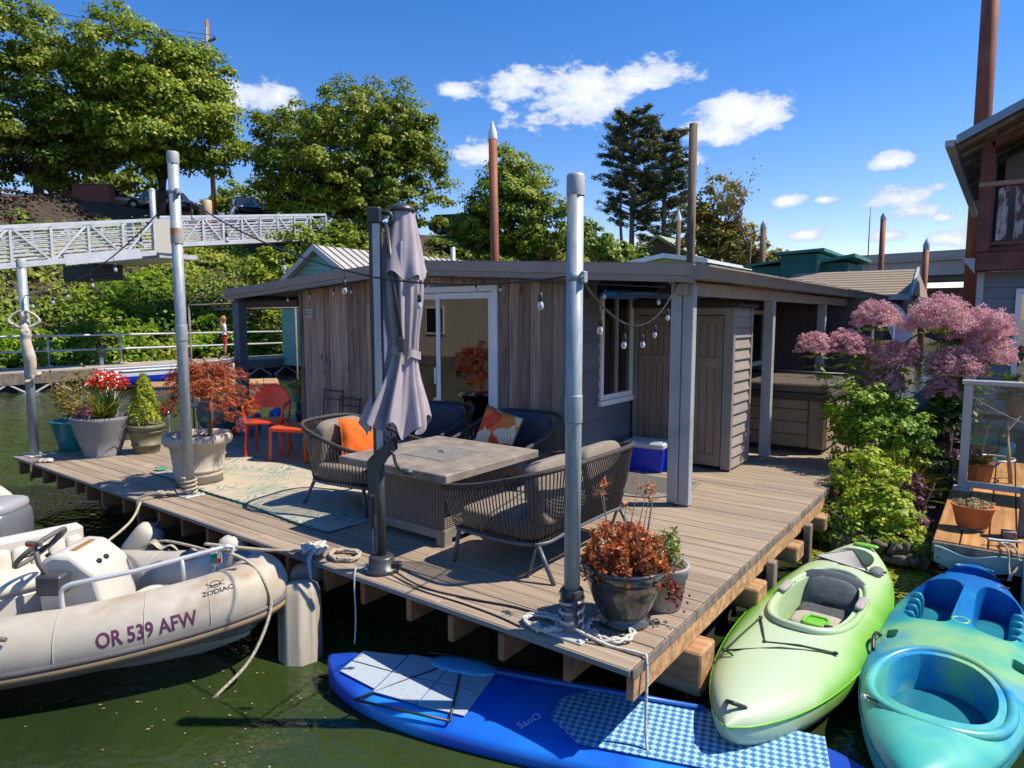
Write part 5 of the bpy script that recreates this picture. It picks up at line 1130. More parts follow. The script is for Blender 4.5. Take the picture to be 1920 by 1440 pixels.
def sheer(L, W_, pw=2.3, ex=.75, rock=.07, z=0., off=.002):
    out = []
    for sgn in (1,-1):
        for i in range(41):
            t = (-1+2*i/40)*sgn*.995; w = W_/2*(1-abs(t)**pw)**ex; out.append((sgn*(w+off), t*L/2, rock*abs(t)**3+z))
    return out
MB().tube(sheer(3.4,.84), .006, 5, closed=True).build('seam_line', m_kdeep, kg)
for yy in (-1.60,1.60): MB().tube(smooth_path([(-.05,yy*.97,.12),(0,yy*1.01,.16),(.05,yy*.97,.12)],5), .011, 6).build('grab_loop', m_black, kg)
b = MB(); b.lathe([(0,.0),(.03,.002),(.03,.01),(0,.012)], 12, (.16,-.32,.11)); b.build('drain_plug', m_black, kg)
text_obj('Lime', .05, m_ink, 'decal', kg, Tm(.20,-.95,.118) @ Rz(rad(80)), shear=.25) if False else None
m_kblue = gradmat('blue_green_plastic', [(.0,(.03,.34,.32)),(.2,(.10,.44,.36)),(.34,(.012,.25,.50)),(.45,(.22,.46,.22)),(.58,(.03,.35,.30)),(.68,(.004,.17,.48)),(1.,(.003,.07,.34))], 1, 3.3, noise=.26)
m_kteal = M('teal_well', (.006,.13,.19), (.012,.20,.26), sc=(2,2,2), rough=.4)
kb = thing('blue_kayak', 'blue and green sit-on-top kayak moored at the neighbouring dock', 'kayak', (-.17,4.86,-.36), rad(-2))
hl = hull(3.35,.86,.125,.22,m_kblue,'hull',kb)
cu = [cutter(lambda v: sel(0,-.72,.30-.06*(1-v),.42-.08*(1-v),-.10+.5*v,.9), kb), cutter(lambda v: sel(-.17,.62,.155,.44,-.12+.5*v,.55), kb), cutter(lambda v: sel(.19,.62,.135,.44,-.12+.5*v,.55), kb), cutter(lambda v: sel(0,1.32,.19,.10,.03+.4*v,.8), kb)]
for sx in (-1,1): cu.append(cutter(lambda v: sel(sx*.33,-.10,.035,.075,.02+.4*v,.5), kb))
boolean(hl, cu); hl.data.materials.clear(); hl.data.materials.append(m_kblue)
b = MB(); b.tube([(x,y,.122-.45*x*x) for x, y, z in sel(0,-.72,.325,.445,.1,.92,56)], .027, 10, closed=True); b.build('seat_rim', m_kblue, kb)
MB().sell((0,-.72,-.095),(.26,.38,.02),.5,.8,24,6).build('seat_pan', m_kteal, kb)
for sx, x0 in ((-1,-.17),(1,.19)):
    MB().sell((x0,.62,-.115),(.15,.42,.02),.5,.5,18,6).build('footwell_floor', m_kteal, kb)
    for k in range(4):
        y = .30+k*.13; xx = x0+sx*.115; MB().sell((xx,y,.005-.02*k*0),(.045,.018,.10),.7,.7,12,8).build('foot_ridge', M('foot_ridge_blue', (.01,.22,.45), (.03,.36,.42), sc=(4,4,4), rough=.35) if 'foot_ridge_blue' not in MATS else MATS['foot_ridge_blue'], kb)
q = MB(); q.add([(-.055,.20,.10),(.075,.20,.10),(.075,.20,-.1),(-.055,.20,-.1),(-.02,1.0,.15),(.05,1.0,.15),(.06,1.0,-.1),(-.03,1.0,-.1)], [(3,2,1,0),(4,5,6,7),(0,1,5,4),(1,2,6,5),(3,0,4,7),(2,3,7,6)]); q.build('centre_console', m_kblue, kb)
MB().tube([(x,y,.118) for x, y, z in sel(.01,.30,.045,.05,0,.9,24)], .010, 6, closed=True).build('cup_ring', m_kdeep, kb); MB().sell((.01,.30,.110),(.042,.047,.006),.8,.9,18,5).build('cup_well', m_kteal, kb)
b = MB()
for a, c in (((-.24,1.22),(.24,1.16)),((-.24,1.22),(.2,1.34)),((-.30,-1.05),(.0,-1.2))): b.tube([(a[0],a[1],.125-.2*a[0]**2),(c[0],c[1],.125-.2*c[0]**2)], .006, 5)
b.build('bungee', m_black, kb)
MB().tube([(x,y,.12) for x, y, z in sel(0,1.43,.12,.05,0,.8,24)][:14], .018, 8).build('carry_handle', m_kteal, kb)
MB().lathe([(.02,0),(.022,.02),(0,.03)], 10, (-.30,-1.05,.085)).build('deck_fitting', m_alum, kb)

MB().tube(sheer(3.35,.86), .006, 5, closed=True).build('seam_line', m_kteal, kb)
for sx in (-1,1): MB().tube(smooth_path([(sx*.385,-.35,.05),(sx*.40,-.28,.09),(sx*.40,-.18,.09),(sx*.385,-.11,.05)],4), .012, 6).build('side_handle', m_black, kb)
# ---- paddle board under the deck edge, with paddle
ang = math.atan2(.29,.957)
sup = thing('paddle_board', 'bright blue paddle board with grey deck pad floating below the deck edge', 'paddle board', (-1.88,3.01,-.515), ang)
m_sup = gradmat('sup_blue', [(.0,(.01,.16,.62)),(.3,(.008,.10,.55)),(.55,(.02,.27,.72)),(.8,(.01,.06,.42)),(1.,(.01,.05,.35))], 0, 1.55, noise=.3)
def board(u, v):
    t = -1+2*u; t = math.copysign(abs(t)**.9, t)*.995; w = .385*(1-abs(t)**3.2)**.62; a = 2*pi*v; return Vector((t*1.55, w*math.copysign(abs(cos(a))**.55, cos(a)), .075*math.copysign(abs(sin(a))**.6, sin(a))+.05*t**4*(t < 0)))
b = MB(); b.surf(board, 40, 24, cv=True); b.build('body', m_sup, sup)
m_pad = M('pale_pad', (.30,.36,.42), (.37,.43,.49), sc=(60,60,60), rough=.8)
def padf(x0, x1, hw, z=.079, taper=0.):
    return [(x0,-hw),(x1,-hw),(x1,hw),(x0,hw)]
for k, (x0, x1) in enumerate(((-1.38,-1.10),(-1.09,-.80),(-.79,-.50))):
    zt = lambda x: .077+.05*(x/1.55)**4; hw = (.20,.24,.25)[k]; hw0 = (.13,.23,.25)[k]
    for s in (-1,1):
        MB().add([(x0,s*.006,zt(x0)),(x1,s*.006,zt(x1)),(x1,s*hw,zt(x1)),(x0,s*hw0,zt(x0)),(x0,s*.006,zt(x0)+.006),(x1,s*.006,zt(x1)+.006),(x1,s*hw,zt(x1)+.006),(x0,s*hw0,zt(x0)+.006)], [(4,5,6,7) if s > 0 else (7,6,5,4),(0,1,5,4),(1,2,6,5),(2,3,7,6),(3,0,4,7)]).build('deck_pad', m_pad, sup)
def diamond():
    m = bpy.data.materials.new('diamond_pad'); m.use_nodes = True; nt = m.node_tree; N = nt.nodes; L = nt.links; b = N['Principled BSDF']; b.inputs['Roughness'].default_value = .8
    tc = N.new('ShaderNodeTexCoord'); ck = N.new('ShaderNodeTexChecker'); ck.inputs['Scale'].default_value = 34; mp = N.new('ShaderNodeMapping'); mp.inputs['Rotation'].default_value = (0,0,rad(45)); L.new(tc.outputs['Object'], mp.inputs[0]); L.new(mp.outputs[0], ck.inputs['Vector'])
    ck.inputs['Color1'].default_value = (.03,.16,.36,1); ck.inputs['Color2'].default_value = (.30,.48,.62,1); L.new(ck.outputs['Color'], b.inputs['Base Color']); return m
MB().prism([(.15,-.27),(1.35,-.22),(1.35,.22),(.15,.27),(-.05,.10),(-.05,-.10)], .078, .084, 'z').build('rear_pad', diamond(), sup)
b = MB()
for p, q in (((-1.15,-.33),(-.75,.30)),((-.75,.30),(-.55,-.33)),((-1.0,.30),(-.50,.33)),((-1.15,-.33),(-.55,-.33))): b.tube([(*p,.088),(*q,.088)], .008, 5)
b.build('bungee', m_black, sup)
text_obj('SanO', .075, m_white, 'lettering', sup, Tm(-.15,-.18,.0835) @ Rz(rad(60)), shear=.3)
pd = thing('board_paddle', 'light blue paddle blade lying across the paddle board', 'paddle', (-2.35,2.98,-.432), ang)
MB().sell((-.25,.10,.012),(.22,.085,.012),.7,.75,22,6).build('blade', M('paddle_blue', (.05,.30,.62), (.08,.40,.7), sc=(5,5,5), rough=.4), pd); MB().tube([(-.05,.10,.014),(1.2,.14,.014)], .014, 8).build('shaft', M('paddle_shaft', (.02,.12,.45), rough=.35), pd)

# ---- inflatable dinghy
ax = math.atan2(.62,.78)
dg = thing('inflatable_dinghy', 'off-white inflatable dinghy with steering console moored at the deck', 'dinghy', (-4.9,1.7,0), ax)
m_tube = M('hypalon_white', (.40,.365,.30), (.52,.48,.41), sc=(3,3,3), rough=.55, dirt=((.27,.175,.075), 2.8, .9), bump=.04)
m_tube.node_tree.nodes['Principled BSDF'].inputs['Roughness'].default_value = .5
m_fibre = M('fibreglass_white', (.52,.50,.45), (.60,.58,.53), sc=(3,3,3), rough=.3, dirt=((.36,.30,.21), 3, .6))
m_rub = M('grey_rubber', (.09,.085,.085), (.13,.12,.12), sc=(3,3,3), rough=.6)
keys = [(-2.3,-.60,-.25),(-1,-.60,-.25),(-.3,-.54,-.24),(.3,-.40,-.20),(.8,-.22,-.145),(1.08,-.07,-.10),(1.16,.07,-.085),(1.08,.22,-.10),(.8,.36,-.145),(.3,.54,-.20),(-.3,.68,-.24),(-1,.74,-.25),(-2.3,.74,-.25)]
TP = smooth_path(keys, 10); TR = .205
MB().tube(TP, [TR*.5]+[TR]*(len(TP)-2)+[TR*.5], 56).build('tube', m_tube, dg)
# frame vectors along the tube, outward sideways
def tframe(i):
    t = (TP[min(i+1,len(TP)-1)]-TP[max(i-1,0)]).normalized(); o = t.cross(Vector((0,0,1))).normalized(); return TP[i], t, o, o.cross(t)*1
def onskin(i, a, r): p, t, o, u = tframe(i); u = Vector((0,0,1)); return p+(o*cos(a)+u*sin(a))*r
for zoff, rr_, mm in ((-.26,.020,m_rub),(-.42,.032,M('tan_rubber', (.30,.20,.10), (.22,.16,.11), sc=(6,6,6), rough=.7)),(-.60,.024,m_rub)):
    MB().tube([onskin(i, zoff, TR+.004) for i in range(2,len(TP)-2)], rr_, 8).build('rub_strake', mm, dg)
for i in (28,36,44,62,78,90): MB().tube([onskin(i, a, TR+.001) for a in np.linspace(-.35,2.9,20)], .0035, 5).build('seam', M('seam_grey', (.4,.37,.32), rough=.6) if 'seam_grey' not in MATS else MATS['seam_grey'], dg)
# rigid hull below and sole inside
hs = MB(); ks = []
for i in range(4,len(TP)-4,3):
    p = TP[i]; ks.append(p)
half = [k for k in ks if True]; n_ = len(ks)
def keel(p): return Vector((p.x-.05 if p.x > .6 else p.x, .07, -.66+.30*max(0,(p.x-.3))**1.6))
vs = []; 
for p in ks: vs += [p+Vector((0,0,-.1)), p.lerp(keel(p), .45)+Vector((0,0,-.10)), keel(p)]
fs = []
for i in range(n_-1):
    for j in range(2): fs.append((i*3+j, i*3+j+1, (i+1)*3+j+1, (i+1)*3+j))
hs.add(vs, fs, True); hs.build('rigid_hull', m_fibre, dg)
q = MB(); sp = [p for p in ks]; q.add([(p.x, p.y, -.36) for p in sp], [tuple(range(len(sp)))]); q.build('cockpit_sole', M('sole_grey', (.42,.40,.36), (.5,.48,.43), sc=(4,4,4), rough=.6), dg)
# console
cs = MB(); cp = [(.30,-.36),(.30,-.12),(.24,.12),(.10,.24),(-.02,.25),(-.10,.20),(-.12,.04),(-.10,-.36)]
cs.prism([(x, z) for x, z in cp], -.19, .21, 'y'); co = cs.build('console', m_fibre, dg)
bv = co.modifiers.new('bevel', 'BEVEL'); bv.width = .03; bv.segments = 3; bv.limit_method = 'ANGLE'; co.data.polygons.foreach_set('use_smooth', [True]*len(co.data.polygons)); co.data.set_sharp_from_angle(angle=rad(50))
for y in (-.06,.02): MB().lathe([(.018,0),(.018,.008),(.01,.01),(.01,.018),(0,.02)], 10, m=Tm(.20,y,.16) @ Matrix.Rotation(rad(55),4,'Y')).build('switch', m_black, co)
MB().cbox(.04,.08,-.10,.12,.244,.2475,.001).build('label_strip', M('brown_label', (.30,.16,.05), rough=.6), co)
wm = Tm(-.17,0,.19) @ Matrix.Rotation(rad(-42),4,'Y')
b = MB(); b.tube([wm @ Vector((.17*cos(2*pi*k/32), .17*sin(2*pi*k/32), .06)) for k in range(32)], .016, 8, closed=True); sw_ = b.build('steering_wheel', M('wheel_grey', (.11,.10,.085), (.15,.135,.115), sc=(20,20,20), rough=.6), dg)
b = MB()
for k in range(3): a = 2*pi*k/3+.4; b.tube([wm @ Vector((0,0,.03)), wm @ Vector((.16*cos(a), .16*sin(a), .06))], .009, 6)
b.sell((0,0,0),(.045,.045,.018),.8,.9,14,8,wm @ Tm(0,0,.04)); b.tube([wm @ Vector((0,0,0)), wm @ Vector((0,0,-.12))], .018, 8); b.build('wheel_hub', m_black, sw_)
th = MB().cbox(-.06,.10,-.30,-.2,.02,.15,.012).build('throttle_box', M('dark_steel', (.06,.06,.065), (.1,.1,.105), sc=(5,5,5), rough=.35, metal=.4), dg)
b = MB(); b.tube([(0,-.25,.12),(-.05,-.26,.22),(-.07,-.26,.34)], .016, 8); b.cbox(-.12,-.02,-.275,-.245,.33,.365,.008); b.build('throttle_lever', m_rub, th); MB().cbox(-.10,-.06,-.279,-.2755,.335,.355,.001).build('red_mark', m_red, th)
# bench seat with pleated back
sb = Tm(-.62,.22,0) @ Rz(rad(47))
q = MB(); q.cbox(-.52,.52,.06,.16,-.1,.20,.035,m=sb); st_ = q.build('seat_back', m_fibre, dg)
for k in range(9): MB().sell((-.44+k*.11,.035,.03),(.054,.03,.10),.5,.5,12,8,sb).build('pleat', M('vinyl_cream', (.56,.53,.45), (.62,.59,.51), sc=(8,8,8), rough=.5) if 'vinyl_cream' not in MATS else MATS['vinyl_cream'], st_)
MB().cbox(-.5,.5,-.32,.05,-.36,-.08,.03,m=sb).build('seat_box', m_fibre, dg)
MB().sell((0,-.14,-.05),(.48,.19,.045),.4,.35,24,8,sb).build('seat_cushion', MATS['vinyl_cream'], dg)
MB().sell((.55,.02,-.16),(.22,.24,.07),.4,.4,24,8,Tm(0,.06,0) @ Rz(rad(-14))).build('bow_cushion', MATS['vinyl_cream'], dg); MB().cbox(.36,.80,-.14,.20,-.36,-.22,.02).build('bow_locker', m_fibre, dg)
# bow rail, nav light, cleat, handles
rl = [(.17,-.40,-.02),(.17,-.40,.10),(.22,-.385,.135),(.55,-.27,.17),(1.02,-.02,.235),(1.05,.0,.23),(1.0,.02,.05)]
MB().tube(smooth_path(rl[:3],4)+smooth_path(rl[3:5],4)+[Vector(p) for p in rl[5:]], .015, 8).build('bow_rail', m_alum, dg)
for p, r in (((.78,-.15,.2),(.78,-.13,.03)),((.98,-.03,.23),(.90,.05,.02))): MB().tube([p, r], .013, 8).build('rail_post', m_alum, dg)
nl = MB().cbox(.90,.955,-.01,.05,.10,.19,.006).build('nav_light', M('cream_plastic', (.55,.52,.42), rough=.5), dg)
MB().cbox(.9,.945,-.016,-.0105,.112,.178,.003).build('green_lens', M('teal_lens', (.0,.17,.15), rough=.15), nl); MB().cbox(.9455,.9585,-.012,.03,.112,.178,.002).build('red_lens', M('red_lens', (.5,.02,.02), rough=.15), nl)
for i in (70,84): MB().sell((0,0,0),(.07,.05,.03),.8,.8,14,8,Matrix.Translation(onskin(i, 1.9, TR+.01))).build('valve', m_bluepost, dg)
for i in (20,): MB().tube([onskin(i+k*.0 if False else i, .9, TR+.012)+Vector((.05*k,0,.012*sin(pi*k/6))) for k in range(7)], .014, 8).build('grab_handle', m_rub, dg)
# lettering wrapped on the starboard tube
Ls = [0]
for a_, c_ in zip(TP, TP[1:]): Ls.append(Ls[-1]+(c_-a_).length)
Ls = np.array(Ls); TPa = np.array(TP)
def bend_at(s0, a0, r):
    def f(x, y):
        s = s0+x; p = Vector([float(np.interp(s, Ls, TPa[:, k])) for k in range(3)]); p2 = Vector([float(np.interp(s+.02, Ls, TPa[:, k])) for k in range(3)]); t = (p2-p).normalized(); o = t.cross(Vector((0,0,1))).normalized(); u = o.cross(t); a = a0+y/r
        return p+(o*cos(a)+u*sin(a))*r
    return f
m_reg = M('maroon_ink', (.11,.025,.07), rough=.5)
_b = bend_at(2.98, .20, TR+.002); text_obj('OR 539 AFW', .125, m_reg, 'registration_number', dg, bend=lambda x, y: _b(x*.74, y), offset=.0025)
text_obj('ZODIAC', .042, m_ink, 'brand_lettering', dg, bend=bend_at(3.37, .80, TR+.002), offset=.001)
b = MB(); f_ = bend_at(3.37, .80, TR+.001); b.tube([f_(.028*cos(a), .055+.026*sin(a)) for a in np.linspace(0,2*pi,24)[:-1]], .0028, 4, closed=True); b.tube([f_(-.05+.1*k/8, .072-.03*sin(pi*k/8)) for k in range(9)], .003, 4); b.tube([f_(-.045+.09*k/8, .032+.018*sin(pi*k/8)) for k in range(9)], .0025, 4); b.build('emblem', m_ink, dg)
# lines over the bow
MB().tube(smooth_path([(.98,.0,.2),(1.15,-.02,.13),(1.28,-.10,.03),(1.33,-.14,-.15),(1.25,-.30,-.40),(1.08,-.48,-.56),(.9,-.6,-.72)],6), .011, 6).build('painter', m_rope, dg)
MB().tube(smooth_path([(.9,.1,.15),(.75,.4,.05),(.3,.62,.06),(.1,.66,.0)],6), .010, 6).build('safety_line', m_rope, dg)
MB().tube(smooth_path([(-.3,.74,.0),(-.05,.55,.03),(.05,.4,-.06),(.06,.32,-.3)],6), .009, 6).build('fuel_hose', m_black, dg)
MB().surf(lambda u, v: Vector((.15+.75*u, .62-.28*u+.05*v, .03+.02*sin(u*26)+.025*sin(u*11)*v)), 40, 3).build('cover_flap', M('canvas_tan', (.30,.26,.2), (.42,.38,.3), sc=(9,9,9), rough=.9), dg)
# outboard of the boat beyond, only its cowling in view
ob = thing('outboard_motor', 'grey outboard motor cowling at the left frame edge', 'outboard motor', (-6.33,1.70,0), rad(40))
MB().sell((0,0,.10),(.17,.24,.17),.55,.6,24,14).build('cowling', M('cowl_grey', (.10,.11,.13), (.15,.16,.18), sc=(3,3,3), rough=.3, coat=.3), ob)
MB().sell((0,0,.26),(.155,.22,.06),.6,.6,22,8).build('cowl_top', M('cowl_light', (.30,.31,.33), rough=.35), ob); MB().cbox(-.06,.06,-.1,.1,-.95,-.05,.03).build('leg', m_rub, ob)

# ---- fenders
m_fend = M('scuffed_fender', (.46,.44,.37), (.60,.57,.49), sc=(4,4,4), rough=.6, dirt=((.17,.155,.11), 4, .9))
m_bump = M('stained_bumper', (.17,.165,.15), (.40,.36,.28), sc=(9,9,.9), ns=1.3, rough=.7, dirt=((.13,.13,.12), 2.2, .8))
def fender(label, loc, rot, r, L, ribs=0, mat=None, eye=True):
    t = thing('boat_fender', label, 'fender', loc); t.rotation_euler = Vector(rot[1]).to_track_quat('Z','Y').to_euler() if rot[0] == 'v' else rot
    n = 40; b = MB()
    prof = [(.02,0),(r*.55,.005),(r*.85,.03),(r*.97,.08),(r,.14),(r,L-.14),(r*.97,L-.08),(r*.85,L-.03),(r*.55,L-.005),(.02,L)]
    if ribs:
        def f(u, v):
            a = 2*pi*u; i = v*(len(prof)-1); k = min(int(i), len(prof)-2); w = i-k; rr0 = prof[k][0]*(1-w)+prof[k+1][0]*w; z = prof[k][1]*(1-w)+prof[k+1][1]*w
            return Vector(((rr0*(1+.05*max(0, sin(ribs*a))**.5*(1 if .12 < v < .88 else .2)))*cos(a), rr0*(1+.05*max(0, sin(ribs*a))**.5*(1 if .12 < v < .88 else .2))*sin(a), z))
        b.surf(f, 80, 27, cu=True)
    else: b.lathe(prof, 28)
    b.build('body', mat or m_fend, t)
    if eye: MB().lathe([(.035,L-.005),(.03,L+.02),(.018,L+.03),(.018,L+.06),(0,L+.065)], 12).build('eye', m_rub, t)
    return t
fender('tall ribbed grey-white dock bumper hanging at the dinghy bow', (-3.62,2.53,-1.0), ('v',(-.28,.2,.9)), .14, .98, 9, m_bump, False)
fender('round-ended scuffed fender hanging below the tall rusty pole', (-6.42,2.66,-.52), (rad(-28),rad(25),0), .135, .42)
fender('small white fender tucked behind the dinghy bow', (-4.98,2.86,-.28), (rad(-4),0,0), .12, .26, eye=False)
fender('white fender lying under the deck edge by the ribbed bumper', (-4.35,2.99,-.24), (0,rad(72),rad(8)), .085, .34, eye=False)
fender('long ribbed fender tilted out from the left deck edge', (-8.72,2.42,-.33), (0,rad(-54),rad(40)), .145, .72, 8)
# ================================================================ hot tub
tb = thing('hot_tub', 'tan panelled hot tub with dark brown cover under the eave', 'hot tub', (0,0,0))
m_tub = M('tub_panel', (.22,.17,.125), (.27,.215,.16), sc=(8,8,2), rough=.6, rand=.05); m_cover = M('vinyl_cover', (.085,.068,.055), (.115,.094,.078), sc=(6,6,6), rough=.5)
MB().box(-3.5,-1.83,9.09,11.0,.03,.74).build('shell', m_dark, tb); MB().box(-3.48,-1.85,9.11,10.98,.0,.06).build('base', m_black, tb)
for k in range(4): MB().cbox(-3.5,-2.02,9.06,9.09,.075+k*.165,.075+k*.165+.158,.006).build('side_panel', m_tub, tb)
MB().cbox(-2.015,-1.81,9.05,9.10,.07,.735,.02).build('corner_panel', m_tub, tb)
for k in range(4): MB().cbox(-1.83,-1.80,9.12,11.0,.075+k*.165,.075+k*.165+.158,.006).build('side_panel', m_tub, tb)
MB().cbox(-3.53,-1.775,9.03,10.03,.78,.90,.02).build('cover', m_cover, tb); MB().cbox(-3.53,-1.775,10.05,11.05,.78,.90,.02).build('cover', m_cover, tb)
MB().cbox(-3.54,-1.765,9.015,11.06,.69,.785,.01).build('cover_skirt', M('skirt_brown', (.05,.042,.036), rough=.6), tb)
MB().tube([(-3.5,10.55,.93),(-1.8,10.55,.93)], .022, 8).build('lifter_bar', m_black, tb); MB().cbox(-1.80,-1.77,9.3,9.34,.35,.42,.006).build('latch', m_black, tb)

# ================================================================ floating garden
gd = tag(MB().cbox(-1.30,-.48,6.95,10.4,-.75,-.36,.03).build('garden_float', m_oldwood), 'low timber float carrying the garden plants', None, kind='structure')
MB().cbox(-1.26,-.52,7.0,10.35,-.359,-.32,.01).build('garden_soil', m_soil, gd)
rr = random.Random(6); rm = []
m_rock = M('mossy_rock', (.05,.05,.025), (.20,.165,.115), sc=(9,9,9), rough=.95, bump=.8)
for k in range(9):
    b = MB(); r = rr.uniform(.04,.08); b.sell((0,0,0),(r,r*.9,r*.7),.9,.9,10,7); me = b.mesh('rock'); me.materials.append(m_rock)
    for v in me.vertices: v.co *= 1+.25*sin(v.co.x*45+k)+.2*sin(v.co.z*60+k*2)+.15*sin(v.co.y*80+k)
    link('rock', me, gd, (rr.uniform(-1.1,-.5), 6.93-rr.uniform(0,.10), -.52+rr.uniform(0,.22)))
m_lime = leafmat('lime_bush_leaf', (.16,.30,.015), (.44,.54,.04), (.58,.60,.08), big=5, transl=.4)
m_bush = leafmat('garden_leaf', (.07,.17,.012), (.28,.43,.03), (.50,.54,.07), big=4, transl=.4)
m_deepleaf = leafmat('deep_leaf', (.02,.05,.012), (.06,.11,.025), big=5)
m_pye = leafmat('pink_floret', (.50,.22,.28), (.76,.48,.51), (.82,.66,.65), rough=.8, transl=.45, big=9)
m_purp = leafmat('purple_leaf', (.05,.015,.035), (.15,.05,.10), big=6)
m_ygrass = leafmat('yellow_grass', (.16,.17,.012), (.48,.42,.03), (.6,.52,.08), big=5)
def bush(name, label, loc, blobs, nc, per, cr, size, mat, aspect=.6, stems=5):
    t = thing(name, label, 'shrub', loc); cloud('leaf_mass', blobs, nc, per, cr, size, mat, t, up=.45, aspect=aspect)
    twigs('stem', [((random.uniform(-.1,.1),random.uniform(-.1,.1),0),(random.uniform(-.3,.3),random.uniform(-.3,.3),blobs[0][2]+.2),.012) for _ in range(stems)], m_twig, t); return t
bush('leafy_shrub', 'big mid-green leafy shrub below the pink flower heads', (-1.16,8.55,-.33), [(0,0,.62,.52,.5,.62),(-.2,-.1,1.0,.34,.32,.35),(.28,.1,.75,.36,.36,.45)], 240, 42, .12, .052, m_bush)
bush('lime_shrub', 'bright lime green bush spilling over the float edge', (-1.06,7.60,-.33), [(-.02,.05,.36,.38,.42,.36),(.10,-.30,.08,.40,.32,.32),(.32,-.38,-.05,.26,.24,.22),(-.15,-.45,-.06,.26,.22,.22)], 290, 46, .09, .042, m_lime)
bush('trailing_shrub', 'dark trailing plant hanging over the water side of the float', (-1.12,7.18,-.36), [(-.15,.0,.02,.22,.18,.2),(.2,-.16,-.06,.34,.14,.16),(.5,-.16,-.04,.2,.14,.16)], 95, 36, .08, .04, m_bush)
bush('purple_shrub', 'purple-leaved plant beside the lime bush', (-.70,7.75,-.33), [(0,0,.28,.13,.16,.2),(.05,-.25,.05,.11,.12,.15)], 36, 30, .08, .045, m_purp)
bush('purple_shrub', 'small purple-leaved plant against the glass railing post', (-.44,8.85,-.33), [(0,0,.62,.16,.2,.2)], 34, 34, .07, .04, m_purp)
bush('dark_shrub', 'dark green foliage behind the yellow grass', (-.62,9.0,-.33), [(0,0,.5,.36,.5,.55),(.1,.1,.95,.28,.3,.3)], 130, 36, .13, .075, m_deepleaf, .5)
t = thing('ornamental_grass', 'yellow-green ornamental grass tuft in the floating garden', 'grass', (-.86,8.15,-.33)); blades('blade', 420, (0,0,0), .85, .62, .009, m_ygrass, t, droop=.55, seed=21, r0=.12, hmin=.5)
t = thing('iris_clump', 'tall upright iris leaves at the deck edge by the hot tub', 'plant', (-1.36,8.1,-.2)); blades('blade', 16, (0,0,0), .72, .28, .03, m_green, t, droop=.15, seed=9, r0=.08)
# small potted onion-like sprout on the deck
t = pot('sprout_pot', 'single green sprout in a tiny pot on the deck near the hot tub', (-1.58,8.45,0), [(.03,0),(.04,.06),(.035,.06),(0,.05)], m_rub, None, n=12); blades('blade', 3, (0,0,.05), .30, .04, .02, m_green, t, seed=2, droop=.05)
def pye(label, base, heads):
    t = thing('joe_pye_weed', label, 'plant', base, group='tall pink flowering plants in the floating garden'); B = Vector(base); segs = []; LP = []; LN = []
    for (hx, hy, hz, r) in heads:
        h = Vector((hx, hy, hz))-B; root = Vector((h.x*.15, h.y*.15, 0)); mid = root.lerp(h, .55)+Vector((0,0,.1)); segs += [(root, mid, .010), (mid, h-Vector((0,0,r*.5)), .008)]
        for k in range(9):
            a = 2*pi*k/9; segs.append((h-Vector((0,0,r*.6)), h+Vector((cos(a)*r*.7, sin(a)*r*.7, -.02+.1*r)), .004))
        for lev in np.linspace(.38,.95,9):
            p = root.lerp(h, lev)
            for k in range(6):
                a = 2*pi*k/6+lev*7; 
                for s in np.linspace(.03,.17,5): LP.append((p.x+cos(a)*s, p.y+sin(a)*s, p.z-.25*s)); LN.append((cos(a)*.2,sin(a)*.2,1))
        P = []; Nn = []
        r *= 1.12
        for c in range(int(135*(r/.2)**1.4)+30):
            u = RNG.normal(0,1,3); u /= np.linalg.norm(u); u[2] = abs(u[2])*1.25-.45; cc = np.array(h)+u*np.array([r,r,r*.92])*RNG.uniform(.75,1.0)*(1+.16*np.sin(5*np.arctan2(u[1],u[0]))); q = RNG.normal(0,1,(34,3)); q /= np.linalg.norm(q,axis=1)[:,None]; q[:,2] = abs(q[:,2])-.1
            P.append(cc+q*r*.17*RNG.uniform(.5,1.1,(34,1))); Nn.append(q+u*.4)
        leaf_mesh('flower_head', np.vstack(P), np.vstack(Nn), .019, m_pye, t, aspect=.75, jit=.9)
    twigs('stem', segs, M('maroon_stem', (.10,.06,.05), (.14,.13,.06), sc=(9,9,4), rough=.8) if 'maroon_stem' not in MATS else MATS['maroon_stem'], t, 5); leaf_mesh('leaf', LP, LN, .105, m_bush, t, aspect=.35, jit=.3)
pye('pair of pink flower heads leaning left over the hot tub', (-1.24,8.75,-.33), [(-1.87,8.56,1.40,.19),(-1.56,8.80,1.42,.22),(-1.42,8.95,1.36,.12)])
pye('pink flowering stems standing in front of the satellite dish', (-1.10,9.1,-.33), [(-1.31,9.06,1.74,.23),(-1.12,9.08,1.26,.24),(-1.2,9.02,.98,.2),(-.98,9.15,1.33,.15)])
pye('tallest pink flowering plant in front of the rust-red pile', (-.62,9.2,-.33), [(-.66,9.06,1.72,.31),(-.48,9.25,1.58,.18)])
pye('pink flower heads at the right against the grey neighbouring wall', (-.40,9.3,-.33), [(-.24,9.33,1.64,.25),(-.22,9.29,1.36,.27),(-.46,9.10,1.18,.26),(-.60,9.0,1.22,.16),(-.58,8.99,.92,.17)])

